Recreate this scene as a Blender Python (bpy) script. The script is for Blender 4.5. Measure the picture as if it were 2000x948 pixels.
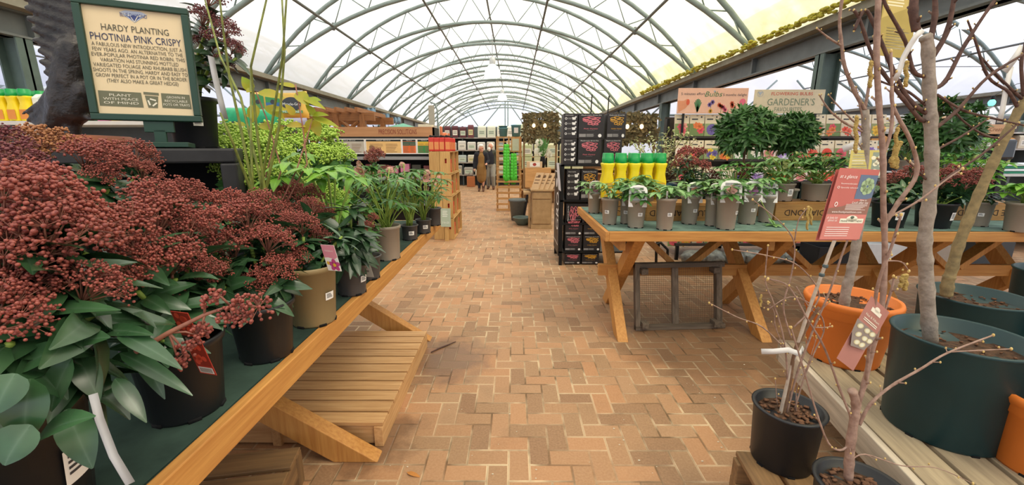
import bpy, math, random
from mathutils import Vector as V, Matrix as Mx
for o in list(bpy.data.objects): bpy.data.objects.remove(o)
S = bpy.context.scene
COL = S.collection
# ------------------------------------------------------------------ camera
F, HC = 810.0, 1.48
TH = math.atan2(474-292, F); CT, ST = math.cos(TH), math.sin(TH); YAW = math.radians(.28)
cam = bpy.data.cameras.new('camera'); co = bpy.data.objects.new('camera', cam); COL.objects.link(co)
co.location = (0, 0, HC); co.rotation_euler = (math.pi/2-TH, 0, YAW)
cam.sensor_fit = 'HORIZONTAL'; cam.sensor_width = 36; cam.lens = 36*F/2000; cam.clip_start = .02; cam.clip_end = 300
S.camera = co
# ------------------------------------------------------------------ light and exposure
S.view_settings.view_transform = 'Standard'; S.view_settings.look = 'None'
S.view_settings.exposure = EXPO = 0.58; S.view_settings.gamma = 1; S.view_settings.use_curve_mapping = False
S.cycles.use_denoising = True; S.cycles.max_bounces = 10; S.cycles.diffuse_bounces = 5
S.cycles.transparent_max_bounces = 12; S.cycles.sample_clamp_indirect = 6; S.cycles.caustics_reflective = False; S.cycles.caustics_refractive = False
W = bpy.data.worlds.new('overcast_sky'); S.world = W; W.use_nodes = True
wn, wl = W.node_tree.nodes, W.node_tree.links
bg = wn['Background']; tc = wn.new('ShaderNodeTexCoord'); sp = wn.new('ShaderNodeSeparateXYZ'); mr = wn.new('ShaderNodeMapRange'); rp = wn.new('ShaderNodeValToRGB')
wl.new(tc.outputs['Generated'], sp.inputs[0]); wl.new(sp.outputs['X'], mr.inputs[0]); mr.inputs[1].default_value = -1; mr.inputs[2].default_value = 1
wl.new(mr.outputs[0], rp.inputs[0]); wl.new(rp.outputs[0], bg.inputs[0])
rp.color_ramp.elements[0].color = (.80, .87, 1.0, 1); rp.color_ramp.elements[1].color = (1.0, .94, .80, 1)
bg.inputs[1].default_value = 1.4
sun = bpy.data.lights.new('sun', 'SUN'); so = bpy.data.objects.new('sun', sun); COL.objects.link(so)
sun.energy = 3.0; sun.angle = math.radians(25); sun.color = (1, .93, .8); so.rotation_euler = (math.radians(18), math.radians(28), 0)

# ------------------------------------------------------------------ pixel -> place
def ray(px, py):
    x = (px-1000)/F; y = (474-py)/F
    Y = CT+y*ST; Z = -ST+y*CT
    return V((x*math.cos(YAW)-Y*math.sin(YAW), x*math.sin(YAW)+Y*math.cos(YAW), Z))
def at(px, py, Y): r = ray(px, py); return V((0, 0, HC))+r*(Y/r.y)
def onz(px, py, z=0.): r = ray(px, py); return V((0, 0, HC))+r*((z-HC)/r.z)
def atx(px, py, X): r = ray(px, py); return V((0, 0, HC))+r*(X/r.x)

# ------------------------------------------------------------------ materials
def lin(h):
    if isinstance(h, (tuple, list)): return tuple(h)
    h = h.lstrip('#'); c = [int(h[i:i+2], 16)/255 for i in (0, 2, 4)]
    return tuple(x/12.92 if x <= .04045 else ((x+.055)/1.055)**2.4 for x in c)
MC = {}
def mat(name, col, rough=.6, var=.12, scale=25., bump=0., metal=0., spec=.4, trans=0., stretch=(1, 1, 1), col2=None, emit=0., rnd=0., coat=0., rib=0.):
    """Noise-varied surface; trans = share of light that passes through (leaves, sheets)."""
    if name in MC: return MC[name]
    m = bpy.data.materials.new(name); m.use_nodes = True; MC[name] = m
    n, l = m.node_tree.nodes, m.node_tree.links
    b = n['Principled BSDF']; out = n['Material Output']
    c = lin(col); c2 = lin(col2) if col2 else None
    tcn = n.new('ShaderNodeTexCoord'); mp = n.new('ShaderNodeMapping'); nz = n.new('ShaderNodeTexNoise'); cr = n.new('ShaderNodeValToRGB')
    l.new(tcn.outputs['Object'], mp.inputs[0]); l.new(mp.outputs[0], nz.inputs['Vector']); mp.inputs['Scale'].default_value = stretch
    nz.inputs['Scale'].default_value = scale; nz.inputs['Detail'].default_value = 4; nz.inputs['Roughness'].default_value = .6
    l.new(nz.outputs[0], cr.inputs[0])
    a, z = cr.color_ramp.elements; a.position = .3; z.position = .7
    if c2: a.color = (*c, 1); z.color = (*c2, 1)
    else:
        a.color = (*[x*(1-var) for x in c], 1); z.color = (*[min(1, x*(1+var)) for x in c], 1)
    res = cr.outputs[0]
    if rib:                                                      # paler midrib along the leaf
        at_ = n.new('ShaderNodeAttribute'); at_.attribute_name = 'rib'; pw = n.new('ShaderNodeMath'); pw.operation = 'POWER'; l.new(at_.outputs['Fac'], pw.inputs[0]); pw.inputs[1].default_value = 9
        p2 = n.new('ShaderNodeMath'); p2.operation = 'MULTIPLY'; l.new(pw.outputs[0], p2.inputs[0]); p2.inputs[1].default_value = rib
        mx_ = n.new('ShaderNodeMix'); mx_.data_type = 'RGBA'; l.new(p2.outputs[0], mx_.inputs[0]); l.new(res, mx_.inputs[6]); mx_.inputs[7].default_value = (*[min(1, x*2.2+.06) for x in c], 1); res = mx_.outputs[2]
    if rnd:
        oi = n.new('ShaderNodeObjectInfo'); hs = n.new('ShaderNodeHueSaturation'); m2 = n.new('ShaderNodeMapRange')
        m2.inputs[3].default_value = 1-rnd; m2.inputs[4].default_value = 1+rnd
        l.new(oi.outputs['Random'], m2.inputs[0]); l.new(m2.outputs[0], hs.inputs['Value']); l.new(res, hs.inputs['Color']); res = hs.outputs[0]
    l.new(res, b.inputs['Base Color'])
    b.inputs['Roughness'].default_value = rough; b.inputs['Metallic'].default_value = metal; b.inputs['Specular IOR Level'].default_value = spec
    b.inputs['Coat Weight'].default_value = coat
    if emit:
        b.inputs['Emission Color'].default_value = (*c, 1); b.inputs['Emission Strength'].default_value = emit
    if bump:
        bp = n.new('ShaderNodeBump'); bp.inputs['Strength'].default_value = bump; bp.inputs['Distance'].default_value = .01
        l.new(nz.outputs[0], bp.inputs['Height']); l.new(bp.outputs[0], b.inputs['Normal'])
    if trans:
        t = n.new('ShaderNodeBsdfTranslucent'); mx = n.new('ShaderNodeMixShader'); mx.inputs[0].default_value = trans
        l.new(res, t.inputs[0]); l.new(b.outputs[0], mx.inputs[1]); l.new(t.outputs[0], mx.inputs[2]); l.new(mx.outputs[0], out.inputs[0])
    return m
def wood(name, col, col2, axis='x', rough=.6, grain=60):
    st = {'x': (.06, 1, 1), 'y': (1, .06, 1), 'z': (1, 1, .06)}[axis]
    return mat(name+'_'+axis, col, rough, scale=grain, stretch=st, col2=col2, bump=.15, rnd=.07)
def P(hexcol, rough=.55, **k):                                   # plain print / plastic colour
    return mat('paint_'+hexcol.lstrip('#')+('_%d' % int(rough*100)), hexcol, rough, var=.05, scale=14, **k)

# ------------------------------------------------------------------ mesh building
_t = (1+5**.5)/2
ICO_V = [V(p).normalized() for p in [(-1, _t, 0), (1, _t, 0), (-1, -_t, 0), (1, -_t, 0), (0, -1, _t), (0, 1, _t), (0, -1, -_t), (0, 1, -_t), (_t, 0, -1), (_t, 0, 1), (-_t, 0, -1), (-_t, 0, 1)]]
ICO_F = [(0, 11, 5), (0, 5, 1), (0, 1, 7), (0, 7, 10), (0, 10, 11), (1, 5, 9), (5, 11, 4), (11, 10, 2), (10, 7, 6), (7, 1, 8), (3, 9, 4), (3, 4, 2), (3, 2, 6), (3, 6, 8), (3, 8, 9), (4, 9, 5), (2, 4, 11), (6, 2, 10), (8, 6, 7), (9, 8, 1)]
def _sub(v, f):
    v = list(v); c = {}; o = []
    def mid(a, b):
        k = (min(a, b), max(a, b))
        if k not in c: c[k] = len(v); v.append(((v[a]+v[b])/2).normalized())
        return c[k]
    for a, b, d in f:
        x, y, z = mid(a, b), mid(b, d), mid(d, a); o += [(a, x, z), (b, y, x), (d, z, y), (x, y, z)]
    return v, o
ICO = [(ICO_V, ICO_F)]
for _ in range(2): ICO.append(_sub(*ICO[-1]))
TXT = {}
def text_geo(s):
    if s not in TXT:
        c = bpy.data.curves.new('lettering', 'FONT'); c.body = s; c.size = 1; c.resolution_u = 2; c.align_x = 'LEFT'
        o = bpy.data.objects.new('lettering', c); me = bpy.data.meshes.new_from_object(o)
        vs = [tuple(v.co[:2]) for v in me.vertices]; fs = [tuple(p.vertices) for p in me.polygons]
        bpy.data.objects.remove(o); bpy.data.curves.remove(c); bpy.data.meshes.remove(me)
        TXT[s] = (vs, fs)
    return TXT[s]
def perp(d):
    u = d.cross(V((0, 0, 1)))
    if u.length < 1e-4: u = V((1, 0, 0))
    return u.normalized()
class M:
    def __init__(s): s.v = []; s.f = []; s.m = []; s.rib = []
    def add(s, vs, fs, mi=0):
        k = len(s.v); s.v += [tuple(p) for p in vs]; s.f += [tuple(i+k for i in q) for q in fs]; s.m += [mi]*len(fs); return s
    def box(s, a, b, mi=0, R=None):
        (x0, y0, z0), (x1, y1, z1) = a, b
        vs = [V(p) for p in [(x0, y0, z0), (x1, y0, z0), (x1, y1, z0), (x0, y1, z0), (x0, y0, z1), (x1, y0, z1), (x1, y1, z1), (x0, y1, z1)]]
        if R is not None: vs = [R @ p for p in vs]
        return s.add(vs, [(3, 2, 1, 0), (4, 5, 6, 7), (0, 1, 5, 4), (1, 2, 6, 5), (2, 3, 7, 6), (3, 0, 4, 7)], mi)
    def bar(s, p, q, w, h, mi=0, up=(0, 0, 1)):
        """A board of section w x h from p to q."""
        p, q = V(p), V(q); d = (q-p).normalized(); u = V(up)
        if abs(d.dot(u)) > .98: u = V((0, 1, 0))
        x = d.cross(u).normalized()*w/2; y = x.cross(d).normalized()*h/2
        vs = [p-x-y, p+x-y, p+x+y, p-x+y, q-x-y, q+x-y, q+x+y, q-x+y]
        return s.add(vs, [(3, 2, 1, 0), (4, 5, 6, 7), (0, 1, 5, 4), (1, 2, 6, 5), (2, 3, 7, 6), (3, 0, 4, 7)], mi)
    def tube(s, pts, r, n=6, mi=0, cap=True):
        pts = [V(p) for p in pts]; k = len(pts); rr = r if isinstance(r, (list, tuple)) else [r]*k
        b = len(s.v); u = None
        for i, p in enumerate(pts):
            d = (pts[min(i+1, k-1)]-pts[max(i-1, 0)])
            d = d.normalized() if d.length > 1e-9 else V((0, 0, 1))
            if u is None: u = perp(d)
            u = (u-d*u.dot(d)); u = u.normalized() if u.length > 1e-6 else perp(d)
            w = d.cross(u)
            for j in range(n):
                a = 2*math.pi*j/n; s.v.append(tuple(p+(u*math.cos(a)+w*math.sin(a))*rr[i]))
        for i in range(k-1):
            for j in range(n):
                s.f.append((b+i*n+j, b+i*n+(j+1) % n, b+(i+1)*n+(j+1) % n, b+(i+1)*n+j)); s.m.append(mi)
        if cap:
            s.f.append(tuple(b+j for j in reversed(range(n)))); s.m.append(mi)
            s.f.append(tuple(b+(k-1)*n+j for j in range(n))); s.m.append(mi)
        return s
    def lathe(s, prof, n=24, c=(0, 0, 0), mi=0, wob=0):
        b = len(s.v); k = len(prof)
        for r, z in prof:
            for j in range(n):
                a = 2*math.pi*j/n; s.v.append((c[0]+r*math.cos(a), c[1]+r*math.sin(a), c[2]+z))
        for i in range(k-1):
            for j in range(n):
                s.f.append((b+i*n+j, b+i*n+(j+1) % n, b+(i+1)*n+(j+1) % n, b+(i+1)*n+j)); s.m.append(mi)
        s.f.append(tuple(b+j for j in reversed(range(n)))); s.m.append(mi)
        s.f.append(tuple(b+(k-1)*n+j for j in range(n))); s.m.append(mi)
        return s
    def ball(s, c, r, lv=1, mi=0, sc=(1, 1, 1)):
        vs, fs = ICO[lv]; c = V(c)
        return s.add([(c.x+p.x*r*sc[0], c.y+p.y*r*sc[1], c.z+p.z*r*sc[2]) for p in vs], fs, mi)
    def capsule(s, p, q, r0, r1, n=10, mi=0):
        p, q = V(p), V(q); d = (q-p).normalized(); pts = []; rr = []
        for a in (-90, -60, -30): pts.append(p+d*r0*math.sin(math.radians(a))); rr.append(max(r0*math.cos(math.radians(a)), r0*.02))
        pts.append(p); rr.append(r0); pts.append(q); rr.append(r1)
        for a in (30, 60, 90): pts.append(q+d*r1*math.sin(math.radians(a))); rr.append(max(r1*math.cos(math.radians(a)), r1*.02))
        return s.tube(pts, rr, n, mi)
    def leaf(s, p, d, nrm, L, Wd, droop=.3, fold=.25, mi=0, seg=5, tip=1., stalk=0.):
        """One leaf: base p, direction d, upper side nrm, bending down by droop."""
        p, d, nrm = V(p), V(d).normalized(), V(nrm)
        x = d.cross(nrm); x = x.normalized() if x.length > 1e-5 else perp(d)
        nn = x.cross(d).normalized(); b = len(s.v); q = p.copy(); dd = d.copy()
        for i in range(seg+1):
            t = i/seg
            w = Wd*.5*(math.sin(math.pi*min(1, t**.75*.97+.03)))**(.8*tip)
            if i == 0: w = Wd*.05
            if i == seg: w = Wd*.03
            up = nn*fold*w
            s.rib.append(len(s.v)+1); s.v += [tuple(q-x*w+up), tuple(q), tuple(q+x*w+up)]
            dd = (dd-nn*droop/seg*1.6).normalized(); nn = x.cross(dd).normalized(); q = q+dd*L/seg
        for i in range(seg):
            k = b+i*3
            s.f += [(k, k+1, k+4, k+3), (k+1, k+2, k+5, k+4)]; s.m += [mi, mi]
        return s
    def build(s, name, mats, parent=None, smooth=False, bev=0., loc=None):
        me = bpy.data.meshes.new(name); me.from_pydata(s.v, [], s.f)
        for m in (mats if isinstance(mats, (list, tuple)) else [mats]): me.materials.append(m)
        if any(s.m): me.polygons.foreach_set('material_index', s.m)
        if smooth: me.polygons.foreach_set('use_smooth', [True]*len(s.f))
        if s.rib:
            at_ = me.attributes.new('rib', 'FLOAT', 'POINT'); a_ = [0.]*len(s.v)
            for i in s.rib: a_[i] = 1.
            at_.data.foreach_set('value', a_)
        me.update()
        o = bpy.data.objects.new(name, me); COL.objects.link(o)
        if parent is not None: o.parent = parent
        if loc is not None: o.location = loc
        if bev:
            b = o.modifiers.new('bevel', 'BEVEL'); b.width = bev; b.segments = 2; b.limit_method = 'ANGLE'; b.harden_normals = False
        return o
class Face:
    """A flat printed face: origin at its lower left corner, x and y along it, n out of it."""
    def __init__(s, o, x, y):
        s.o = V(o); s.x = V(x).normalized(); s.y = V(y).normalized(); s.n = s.x.cross(s.y).normalized()
    def p(s, x, y, z=0): return s.o+s.x*x+s.y*y+s.n*z
    def rect(s, m, x0, y0, x1, y1, mi=0, z=.001):
        m.add([s.p(x0, y0, z), s.p(x1, y0, z), s.p(x1, y1, z), s.p(x0, y1, z)], [(0, 1, 2, 3)], mi)
    def slab(s, m, x0, y0, x1, y1, z0, z1, mi=0):
        m.add([s.p(x, y, z) for z in (z0, z1) for x, y in ((x0, y0), (x1, y0), (x1, y1), (x0, y1))], [(3, 2, 1, 0), (4, 5, 6, 7), (0, 1, 5, 4), (1, 2, 6, 5), (2, 3, 7, 6), (3, 0, 4, 7)], mi)
    def poly(s, m, pts, mi=0, z=.001): m.add([s.p(x, y, z) for x, y in pts], [tuple(range(len(pts)))], mi)
    def disc(s, m, cx, cy, rx, ry=None, mi=0, z=.001, n=14, a0=0, rot=0):
        ry = ry or rx; c, q = math.cos(rot), math.sin(rot)
        s.poly(m, [(cx+rx*math.cos(2*math.pi*i/n+a0)*c-ry*math.sin(2*math.pi*i/n+a0)*q, cy+rx*math.cos(2*math.pi*i/n+a0)*q+ry*math.sin(2*math.pi*i/n+a0)*c) for i in range(n)], mi, z)
    def ring(s, m, cx, cy, rx, ry, w, mi=0, z=.001, n=16, rot=0):
        c, q = math.cos(rot), math.sin(rot); vs = []
        for k in (1, 0):
            for i in range(n):
                a = 2*math.pi*i/n; x = (rx-w*k)*math.cos(a); y = (ry-w*k)*math.sin(a); vs.append(s.p(cx+x*c-y*q, cy+x*q+y*c, z))
        m.add(vs, [(i, i+n, (i+1) % n+n, (i+1) % n) for i in range(n)], mi)
    def line(s, m, pts, w, mi=0, z=.001):
        for (x0, y0), (x1, y1) in zip(pts, pts[1:]):
            dx, dy = x1-x0, y1-y0; l = math.hypot(dx, dy) or 1; a, b = -dy/l*w/2, dx/l*w/2
            s.poly(m, [(x0-a, y0-b), (x1-a, y1-b), (x1+a, y1+b), (x0+a, y0+b)], mi, z)
    def text(s, m, t, cx, cy, h, width=None, mi=0, z=.0015, slant=0., flip=False):
        """t centred on (cx, cy), capitals h high, squeezed or stretched to width."""
        vs, fs = text_geo(t)
        if not vs: return
        x0, x1 = min(p[0] for p in vs), max(p[0] for p in vs); sy = h/.7; sx = width/(x1-x0) if width else sy
        k = -1 if flip else 1
        m.add([s.p(cx+k*((p[0]-(x0+x1)/2)*sx+slant*(p[1]-.35)*sy), cy+k*(p[1]-.35)*sy, z) for p in vs], fs, mi)
    def lines(s, m, x0, y0, x1, y1, n, mi=0, z=.0015, rng=None, th=.5):
        """n lines of fine print."""
        rng = rng or random.Random(n); st = (y1-y0)/n
        for i in range(n):
            y = y1-st*(i+.75); s.rect(m, x0, y, x0+(x1-x0)*rng.uniform(.7, 1), y+st*th, mi, z)

# ------------------------------------------------------------------ things
def thing(name, label, cat, loc=(0, 0, 0), rz=0., group=None):
    o = bpy.data.objects.new(name, None); COL.objects.link(o); o.empty_display_size = .1
    o.location = loc; o.rotation_euler = (0, 0, rz)
    return tag(o, label, cat, group)
def tag(o, label, cat, group=None, kind=None):
    o['label'] = label; o['category'] = cat
    if group: o['group'] = group
    if kind: o['kind'] = kind
    return o
def struct(o, label=None, cat=None):
    o['kind'] = 'structure'
    if label: o['label'] = label
    if cat: o['category'] = cat
    return o
def dup(r, loc, rz=None, label=None, group=None, scale=None):
    c = r.copy(); COL.objects.link(c); c.location = loc
    if rz is not None: c.rotation_euler = (0, 0, rz)
    if scale: c.scale = (scale,)*3 if not isinstance(scale, tuple) else scale
    if label: c['label'] = label
    if group: c['group'] = group
    for ch in list(r.children):
        d = ch.copy(); COL.objects.link(d); d.parent = c
        for g in list(ch.children):
            e = g.copy(); COL.objects.link(e); e.parent = d
    return c
ORD = ['first', 'second', 'third', 'fourth', 'fifth', 'sixth', 'seventh', 'eighth', 'ninth', 'tenth', 'eleventh', 'twelfth', 'thirteenth', 'fourteenth', 'fifteenth', 'sixteenth', 'seventeenth', 'eighteenth', 'nineteenth', 'twentieth']
RG = random.Random(7)
def rdir(zmin=-1, zmax=1, rng=RG):
    z = rng.uniform(zmin, zmax); a = rng.uniform(0, 2*math.pi); q = math.sqrt(max(0, 1-z*z)); return V((q*math.cos(a), q*math.sin(a), z))
# ================================================================== the setting
def floor_mat():
    m = bpy.data.materials.new('herringbone_brick'); m.use_nodes = True; n, l = m.node_tree.nodes, m.node_tree.links
    b = n['Principled BSDF']; tcn = n.new('ShaderNodeTexCoord'); sx = n.new('ShaderNodeSeparateXYZ'); l.new(tcn.outputs['Object'], sx.inputs[0])
    def ma(op, a, c=None, d=None):
        q = n.new('ShaderNodeMath'); q.operation = op
        for i, z in enumerate((a, c, d)):
            if z is None: continue
            if isinstance(z, (int, float)): q.inputs[i].default_value = z
            else: l.new(z, q.inputs[i])
        return q.outputs[0]
    o = onz(871.4, 908.5)
    u = ma('ADD', ma('MULTIPLY', sx.outputs[0], 10), 203-o.x*10); v = ma('ADD', ma('MULTIPLY', sx.outputs[1], 10), 200-o.y*10)
    i, j = ma('FLOOR', u), ma('FLOOR', v); fu, fv = ma('FRACT', u), ma('FRACT', v)
    k = ma('MODULO', ma('ADD', ma('SUBTRACT', i, j), 400), 4)
    is_ = [ma('COMPARE', k, t, .1) for t in range(4)]
    big = lambda t: ma('MULTIPLY', t, 5)
    ds = [ma('ADD', fu, big(is_[1])), ma('ADD', ma('SUBTRACT', 1, fu), big(is_[0])), ma('ADD', fv, big(is_[2])), ma('ADD', ma('SUBTRACT', 1, fv), big(is_[3]))]
    d = ma('MINIMUM', ma('MINIMUM', ds[0], ds[1]), ma('MINIMUM', ds[2], ds[3]))
    idx = ma('SUBTRACT', i, is_[1]); idy = ma('ADD', j, is_[3])
    cx = n.new('ShaderNodeCombineXYZ'); l.new(idx, cx.inputs[0]); l.new(idy, cx.inputs[1])
    wnz = n.new('ShaderNodeTexWhiteNoise'); wnz.noise_dimensions = '2D'; l.new(cx.outputs[0], wnz.inputs[0])
    cr = n.new('ShaderNodeValToRGB'); l.new(wnz.outputs[0], cr.inputs[0]); e = cr.color_ramp.elements
    e[0].position = 0; e[0].color = (*lin('846247'), 1); e[1].position = 1; e[1].color = (*lin('ae835e'), 1)
    for p_, c_ in ((.2, '957455'), (.42, 'a47a57'), (.62, 'a27f5f'), (.82, 'a97a55')):
        q = e.new(p_); q.color = (*lin(c_), 1)
    def noise(sc, det=5, rough=.6):
        q = n.new('ShaderNodeTexNoise'); l.new(tcn.outputs['Object'], q.inputs['Vector']); q.inputs['Scale'].default_value = sc; q.inputs['Detail'].default_value = det; q.inputs['Roughness'].default_value = rough; return q.outputs[0]
    def mix(f, a, c, mode='MIX'):
        q = n.new('ShaderNodeMix'); q.data_type = 'RGBA'; q.blend_type = mode
        for z, w in ((f, q.inputs[0]), (a, q.inputs[6]), (c, q.inputs[7])):
            if isinstance(z, (int, float)): w.default_value = z
            elif isinstance(z, tuple): w.default_value = z
            else: l.new(z, w)
        return q.outputs[2]
    def ramp(f, a, c):
        q = n.new('ShaderNodeMapRange'); l.new(f, q.inputs[0]); q.inputs[1].default_value = a; q.inputs[2].default_value = c; return q.outputs[0]
    g = noise(2.0, 6, .65); fine = noise(90, 3)
    c1 = mix(ramp(fine, .3, .75), cr.outputs[0], mix(.25, cr.outputs[0], (*lin('d9b48c'), 1)))
    c2 = mix(ma('MULTIPLY', ramp(g, .52, .8), .45), c1, (*lin('6e5a44'), 1))
    # joints: pale sand, in places dark with dirt
    jw = ma('ADD', .022, ma('MULTIPLY', noise(14, 2), .025))
    jm = ma('SUBTRACT', 1, ramp(d, .038, .075)); jm = ma('MULTIPLY', jm, ramp(noise(1.1, 3), .3, .58))
    jc = mix(ramp(noise(3.3, 3), .42, .6), (*lin('d8bf9a'), 1), (*lin('6a5237'), 1))
    c3 = mix(jm, c2, jc); c3 = mix(ma('MULTIPLY', ma('SUBTRACT', 1, ramp(d, .006, .016)), ma('MULTIPLY', ramp(noise(2.2, 2), .42, .62), .6)), c3, (*lin('4a3826'), 1))
    # damp patches: by the pallet and under the benches on the far side of the aisle
    def blot(x, y, r):
        dx = ma('SUBTRACT', sx.outputs[0], x); dy = ma('SUBTRACT', sx.outputs[1], y)
        q = ma('SQRT', ma('ADD', ma('MULTIPLY', dx, dx), ma('MULTIPLY', dy, dy))); q = ma('ADD', q, ma('MULTIPLY', ma('SUBTRACT', noise(6, 5), .5), .5))
        return ma('SUBTRACT', 1, ramp(q, r*.55, r))
    bl = ma('MAXIMUM', ma('MAXIMUM', blot(-.5, 2.75, .38), blot(-.75, 1.9, .3)), ma('MAXIMUM', blot(1.45, 3.0, .75), blot(2.0, 2.7, .6)))
    c4 = mix(ma('MULTIPLY', bl, .55), c3, (*lin('4a3328'), 1))
    l.new(c4, b.inputs['Base Color'])
    rr = ma('SUBTRACT', .62, ma('MULTIPLY', bl, .2)); l.new(rr, b.inputs['Roughness']); b.inputs['Specular IOR Level'].default_value = .35
    h = ma('ADD', ramp(d, .0, .06), ma('MULTIPLY', fine, .12)); bp = n.new('ShaderNodeBump'); bp.inputs['Strength'].default_value = .5; bp.inputs['Distance'].default_value = .004
    l.new(h, bp.inputs['Height']); l.new(bp.outputs[0], b.inputs['Normal'])
    return m
struct(M().add([(-27, -6.5, 0), (25.5, -6.5, 0), (25.5, 39.5, 0), (-27, 39.5, 0)], [(0, 1, 2, 3)]).build('floor', floor_mat()))

def sheet_mat(name, col, algae=False):
    """Fabric roof sheet: passes daylight through."""
    m = bpy.data.materials.new(name); m.use_nodes = True; n, l = m.node_tree.nodes, m.node_tree.links
    n.remove(n['Principled BSDF']); out = n['Material Output']
    tr = n.new('ShaderNodeBsdfTranslucent'); tp = n.new('ShaderNodeBsdfTransparent'); df = n.new('ShaderNodeBsdfDiffuse'); m1 = n.new('ShaderNodeMixShader'); m2 = n.new('ShaderNodeMixShader')
    tcn = n.new('ShaderNodeTexCoord'); nz = n.new('ShaderNodeTexNoise'); mp = n.new('ShaderNodeMapping'); mp.inputs['Scale'].default_value = (1, .3, 1)
    l.new(tcn.outputs['Object'], mp.inputs[0]); l.new(mp.outputs[0], nz.inputs[0]); nz.inputs['Scale'].default_value = 1.2; nz.inputs['Detail'].default_value = 6
    cr = n.new('ShaderNodeValToRGB'); l.new(nz.outputs[0], cr.inputs[0]); c = lin(col)
    cr.color_ramp.elements[0].position = .35; cr.color_ramp.elements[1].position = .62
    cr.color_ramp.elements[0].color = (*[x*.93 for x in c], 1); cr.color_ramp.elements[1].color = (*c, 1)
    res = cr.outputs[0]
    if algae:                                                     # yellow-green growth on the sheet along the gutter
        sx = n.new('ShaderNodeSeparateXYZ'); l.new(tcn.outputs['Object'], sx.inputs[0]); mr = n.new('ShaderNodeMapRange'); l.new(sx.outputs[0], mr.inputs[0])
        mr.inputs[1].default_value = 2.6; mr.inputs[2].default_value = 4.5
        n2 = n.new('ShaderNodeTexNoise'); l.new(tcn.outputs['Object'], n2.inputs[0]); n2.inputs['Scale'].default_value = 3; n2.inputs['Detail'].default_value = 8
        a = n.new('ShaderNodeMath'); a.operation = 'MULTIPLY'; l.new(mr.outputs[0], a.inputs[0]); l.new(n2.outputs[0], a.inputs[1])
        m3 = n.new('ShaderNodeMix'); m3.data_type = 'RGBA'; l.new(a.outputs[0], m3.inputs[0]); l.new(res, m3.inputs[6]); m3.inputs[7].default_value = (*lin('c9c25a'), 1); res = m3.outputs[2]
    for q in (tr, tp, df): l.new(res, q.inputs[0])
    m1.inputs[0].default_value = .42; m2.inputs[0].default_value = .14
    l.new(tr.outputs[0], m1.inputs[1]); l.new(tp.outputs[0], m1.inputs[2]); l.new(m1.outputs[0], m2.inputs[1]); l.new(df.outputs[0], m2.inputs[2]); l.new(m2.outputs[0], out.inputs[0])
    return m
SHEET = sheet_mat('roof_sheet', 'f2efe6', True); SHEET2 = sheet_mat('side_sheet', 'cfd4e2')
STEEL = mat('green_grey_steel', '83918f', .45, var=.12, scale=6); STEELB = mat('dark_grey_beam', '666b6a', .5, var=.18, scale=3)
HALF, ZG, A1, A2 = 5.2, 3.08, 5.05, 5.75
def arch(xc, apex, t, z0=ZG):
    """Point on the circular chord, t in -1..1."""
    h = apex-z0; R = (HALF*HALF+h*h)/(2*h); a = math.asin(HALF/R); q = a*t
    return xc+R*math.sin(q), apex-R+R*math.cos(q)
def bay(xc, y0, y1, sheet, seg=28):
    m = M(); ny = int((y1-y0)/2.5)*2
    for i in range(ny+1):
        y = y0+(y1-y0)*i/ny
        for j in range(seg+1):
            x, z = arch(xc, A2+.1, -1+2*j/seg, ZG+.12); m.v.append((x, y, z-(.05 if i % 2 else 0)*math.cos((-1+2*j/seg)*1.5)))
    for i in range(ny):
        for j in range(seg):
            k = i*(seg+1)+j; m.f.append((k, k+1, k+seg+2, k+seg+1)); m.m.append(0)
    return struct(m.build('ceiling', sheet, smooth=True))
XM = -.8
BAYS = [(XM, 38.5), (XM-10.4, 20.5), (XM-20.8, 20.5), (XM+10.4, 20.5), (XM+20.8, 20.5)]
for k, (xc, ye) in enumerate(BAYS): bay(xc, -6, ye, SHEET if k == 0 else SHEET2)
def truss(xc, y):
    m = M(); n = 26
    lo = [V((*[arch(xc, A1, -1+2*i/n)[0]], y, arch(xc, A1, -1+2*i/n)[1])) for i in range(n+1)]
    up = [V((arch(xc, A2, -1+2*i/n, ZG+.06)[0], y, arch(xc, A2, -1+2*i/n, ZG+.06)[1])) for i in range(n+1)]
    m.tube(lo, .05, 8); m.tube(up, .05, 8)
    for i in range(1, 13):                                        # zig-zag web between the chords
        a, b, c = -1+2*(i-.5)/13, -1+2*i/13, -1+2*(i+.5)/13
        L_ = lambda t, A, z0: V((arch(xc, A, t, z0)[0], y, arch(xc, A, t, z0)[1]))
        m.tube([L_(a, A1, ZG), L_(b, A2, ZG+.06)], .014, 5); m.tube([L_(b, A2, ZG+.06), L_(c, A1, ZG)], .014, 5)
    return struct(m.build('roof_truss', STEEL, smooth=True))
for i in range(15): truss(XM, 3.0+2.5*i)
for xc in (XM-10.4, XM-20.8, XM+10.4, XM+20.8):
    for i in range(6): truss(xc, 5.5+2.5*i)
for xc, ye in BAYS:                                               # long rods that tie the arches
    for t in (-.62, -.24, 0., .28, .66):
        x, z = arch(xc, A1, t); m = M().tube([(x, -4, z), (x, ye-.5, z)], .03, 6)
        if t == 0: m.v = []; m.f = []; m.m = []; x, z = arch(xc, A2, 0); m.tube([(x, -4, z), (x, ye-.5, z)], .03, 6)
        for k in range(int((ye-1)/2.5)):
            y = 3+2.5*k; m.tube([(x, y, z-.08), (x, y, z+.08)], .035, 6)
        struct(m.build('purlin', STEELB, smooth=True))
MOSS = mat('moss', '8f9136', .95, scale=40, col2='c6b84a', bump=.6)
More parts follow.
